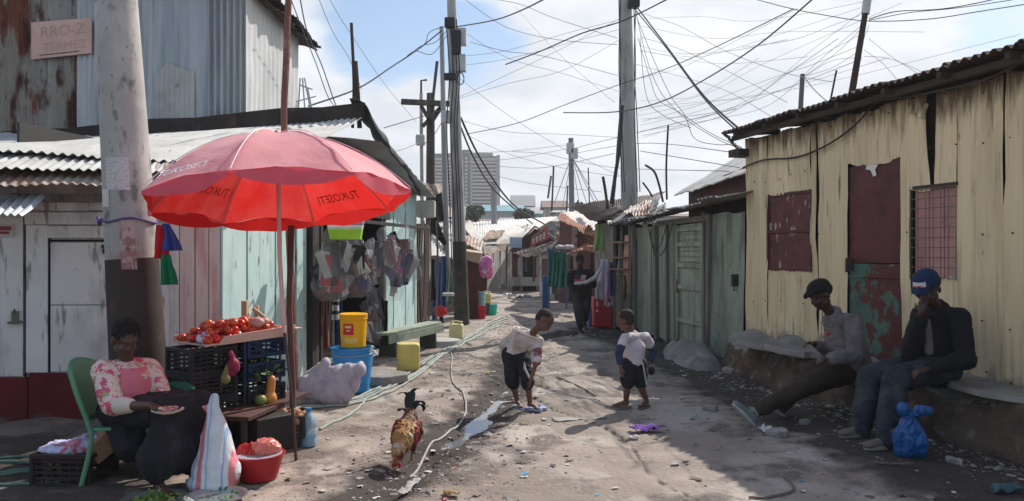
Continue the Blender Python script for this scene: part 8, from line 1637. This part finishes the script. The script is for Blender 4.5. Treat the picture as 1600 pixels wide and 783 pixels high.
ST = mat('dusty stones', (.27, .245, .225), .95, var=.25, vs=1.5, layers=[dict(c=(.40, .375, .35), s=3, t=.57, w=.05, k=.8), dict(c=(.10, .085, .075), s=4, t=.6, w=.05, k=.8)])
DK = mat('dark clods', (.095, .08, .07), .95, var=.3, vs=3)
stones(5200, 1, .006, .026, 'gravel', ST); stones(380, 2, .03, .08, 'rubble', ST, .5); stones(1500, 3, .008, .030, 'dirt_clods', DK, .7)
def flakes(n, seed, cols, s0, s1, name, zones=None):
    rs = np.random.default_rng(seed); P_ = scatter_zone(n, 0, seed); mb = MB(); ms = [plain(c, .75) for c in cols]
    for (x, y) in P_:
        s = rs.uniform(s0, s1); a = rs.uniform(0, 6.28); k = 5; A = np.zeros((4, 3, 3)); l_ = s*rs.uniform(.6, 2.2); cu = rs.uniform(-.5, .5)
        for i in range(4):
            for j in range(3):
                u = (i/3-.5)*l_; v = (j/2-.5)*s; A[i, j] = (x+u*math.cos(a)-v*math.sin(a)+rs.normal()*s*.08, y+u*math.sin(a)+v*math.cos(a)+rs.normal()*s*.08, abs(u)*cu*.5+abs(rs.normal())*s*.12)
        A[..., 2] += float(gh(np.array([x]), np.array([y]))[0])+.006-A[..., 2].min(); mb.cm = int(rs.integers(len(ms))); mb.sheet(A, .0015)
    return struct(name, mb, ms, kind='stuff')
flakes(520, 4, [(.52, .50, .47), (.40, .36, .32), (.22, .17, .13), (.07, .06, .055), (.45, .40, .33), (.13, .11, .10), (.55, .54, .53)], .012, .045, 'litter')
flakes(46, 5, [(.10, .35, .50), (.45, .1, .1), (.1, .32, .22), (.6, .6, .6), (.5, .42, .12)], .015, .04, 'coloured_litter')
# single larger scraps
def scrap(px, py, l, w_, h, col, label, name, cat, seed, m=None, rz=0):
    c = on(px, py, .012); n = 16; k = 10; A = np.zeros((n, k, 3))
    for i in range(n):
        for j in range(k):
            u = i/(n-1)-.5; v = j/(k-1)-.5; A[i, j] = (u*l*math.cos(rz)-v*w_*math.sin(rz), u*l*math.sin(rz)+v*w_*math.cos(rz), 0)
    q = A+seed*3.3; A[..., 2] = np.abs(vn(q*18, seed))*h+np.abs(vn(q*40, seed+1))*h*.4; A[..., 0] += vn(q*12, seed+2)*l*.12; A[..., 1] += vn(q*12, seed+3)*w_*.25
    A += np.array(c); mb = MB(); mb.sheet(A, .003); return solo(name, label, cat, mb, m or cloth(col), ang=180)
scrap(1010, 676, .30, .13, .055, (.20, .085, .36), 'crumpled violet rag on the ground in the sunlit lane', 'violet_rag', 'rag', 3)
scrap(990, 684, .10, .05, .03, (.5, .5, .5), 'small white scrap at the left of the violet rag', 'paper_scrap', 'scrap', 4)
scrap(1035, 688, .22, .02, .02, (.45, .36, .25), 'thin tan strip lying right of the violet rag', 'tan_strip', 'strip', 5, rz=.6)
scrap(1198, 676, .08, .14, .06, (.55, .55, .55), 'white scrap leaning on a stone in the shade by the stretched shoe', 'paper_scrap', 'scrap', 6, rz=.4)
scrap(1570, 770, .20, .08, .05, (.07, .12, .14), 'dull teal plastic scrap in the bottom right corner', 'plastic_scrap', 'scrap', 7)
scrap(540, 712, .28, .05, .03, (.36, .34, .31), 'pale flattened strip at the bottom left of the drain rubble', 'cloth_scrap', 'scrap', 8, rz=.3) if False else None
scrap(818, 465, .5, .5, .10, (.55, .55, .53), 'white plastic sheet crumpled on the lane in the distance', 'plastic_sheet', 'sheet', 9)
scrap(793, 462, .3, .3, .08, (.55, .55, .53), 'small white rag by the far grey wall', 'white_rag', 'rag', 10)
scrap(905, 652, .5, .14, .012, (.36, .33, .29), 'flat pale board scrap on the lane between the boys', 'board_scrap', 'board', 11, rz=.2)
scrap(705, 772, .10, .07, .05, (.34, .24, .10), 'yellow brown peel at the bottom centre of the lane', 'peel', 'peel', 12)
scrap(640, 760, .30, .06, .03, (.38, .36, .33), 'pale twisted rag in the rubble at the bottom of the drain', 'pale_rag', 'rag', 13, rz=1.3)
scrap(820, 741, .05, .04, .02, (.08, .35, .5), 'tiny bright blue scrap on the lane near the bottom centre', 'blue_scrap', 'scrap', 14)
scrap(1395, 735, .26, .03, .02, (.14, .11, .09), 'dark flat stick on the ground below the near shoe', 'stick', 'stick', 15)
for i, (px, py, s, lb) in enumerate(((1215, 680, .10, 'grey stone in the shade behind the white scrap'), (1258, 662, .07, 'small stone left of the seated man in jeans'), (1490, 722, .07, 'stone at the foot of the ledge near the right edge'), (1110, 642, .08, 'stone in the shade left of the stretched shoe'), (1180, 566, .16, 'rough stone block at the left foot of the ledge'), (1140, 585, .13, 'rough stone at the corner of the ledge and green shack'))):
    solo('stone', lb, 'stone', slabmesh(on(px, py, s*.2), s, s*.7, s*.7, i, 20+i, .1), ST, bevel=.01)
def twig(l, r, label, m=None): mb = MB(); mb.tube(smoothpath([on(a, b, r+.004) for a, b in l], 5), r, 6); solo('twig', label, 'twig', mb, m or BRN)
twig([(1225, 745), (1240, 770), (1200, 779), (1170, 777)], .009, 'bent brown twig on the dark ground at the bottom right centre', plain((.17, .13, .11)))
twig([(870, 590), (905, 605), (930, 618)], .008, 'thin dark twig on the lane between the two boys')
# shoes of distance, roadside far clutter
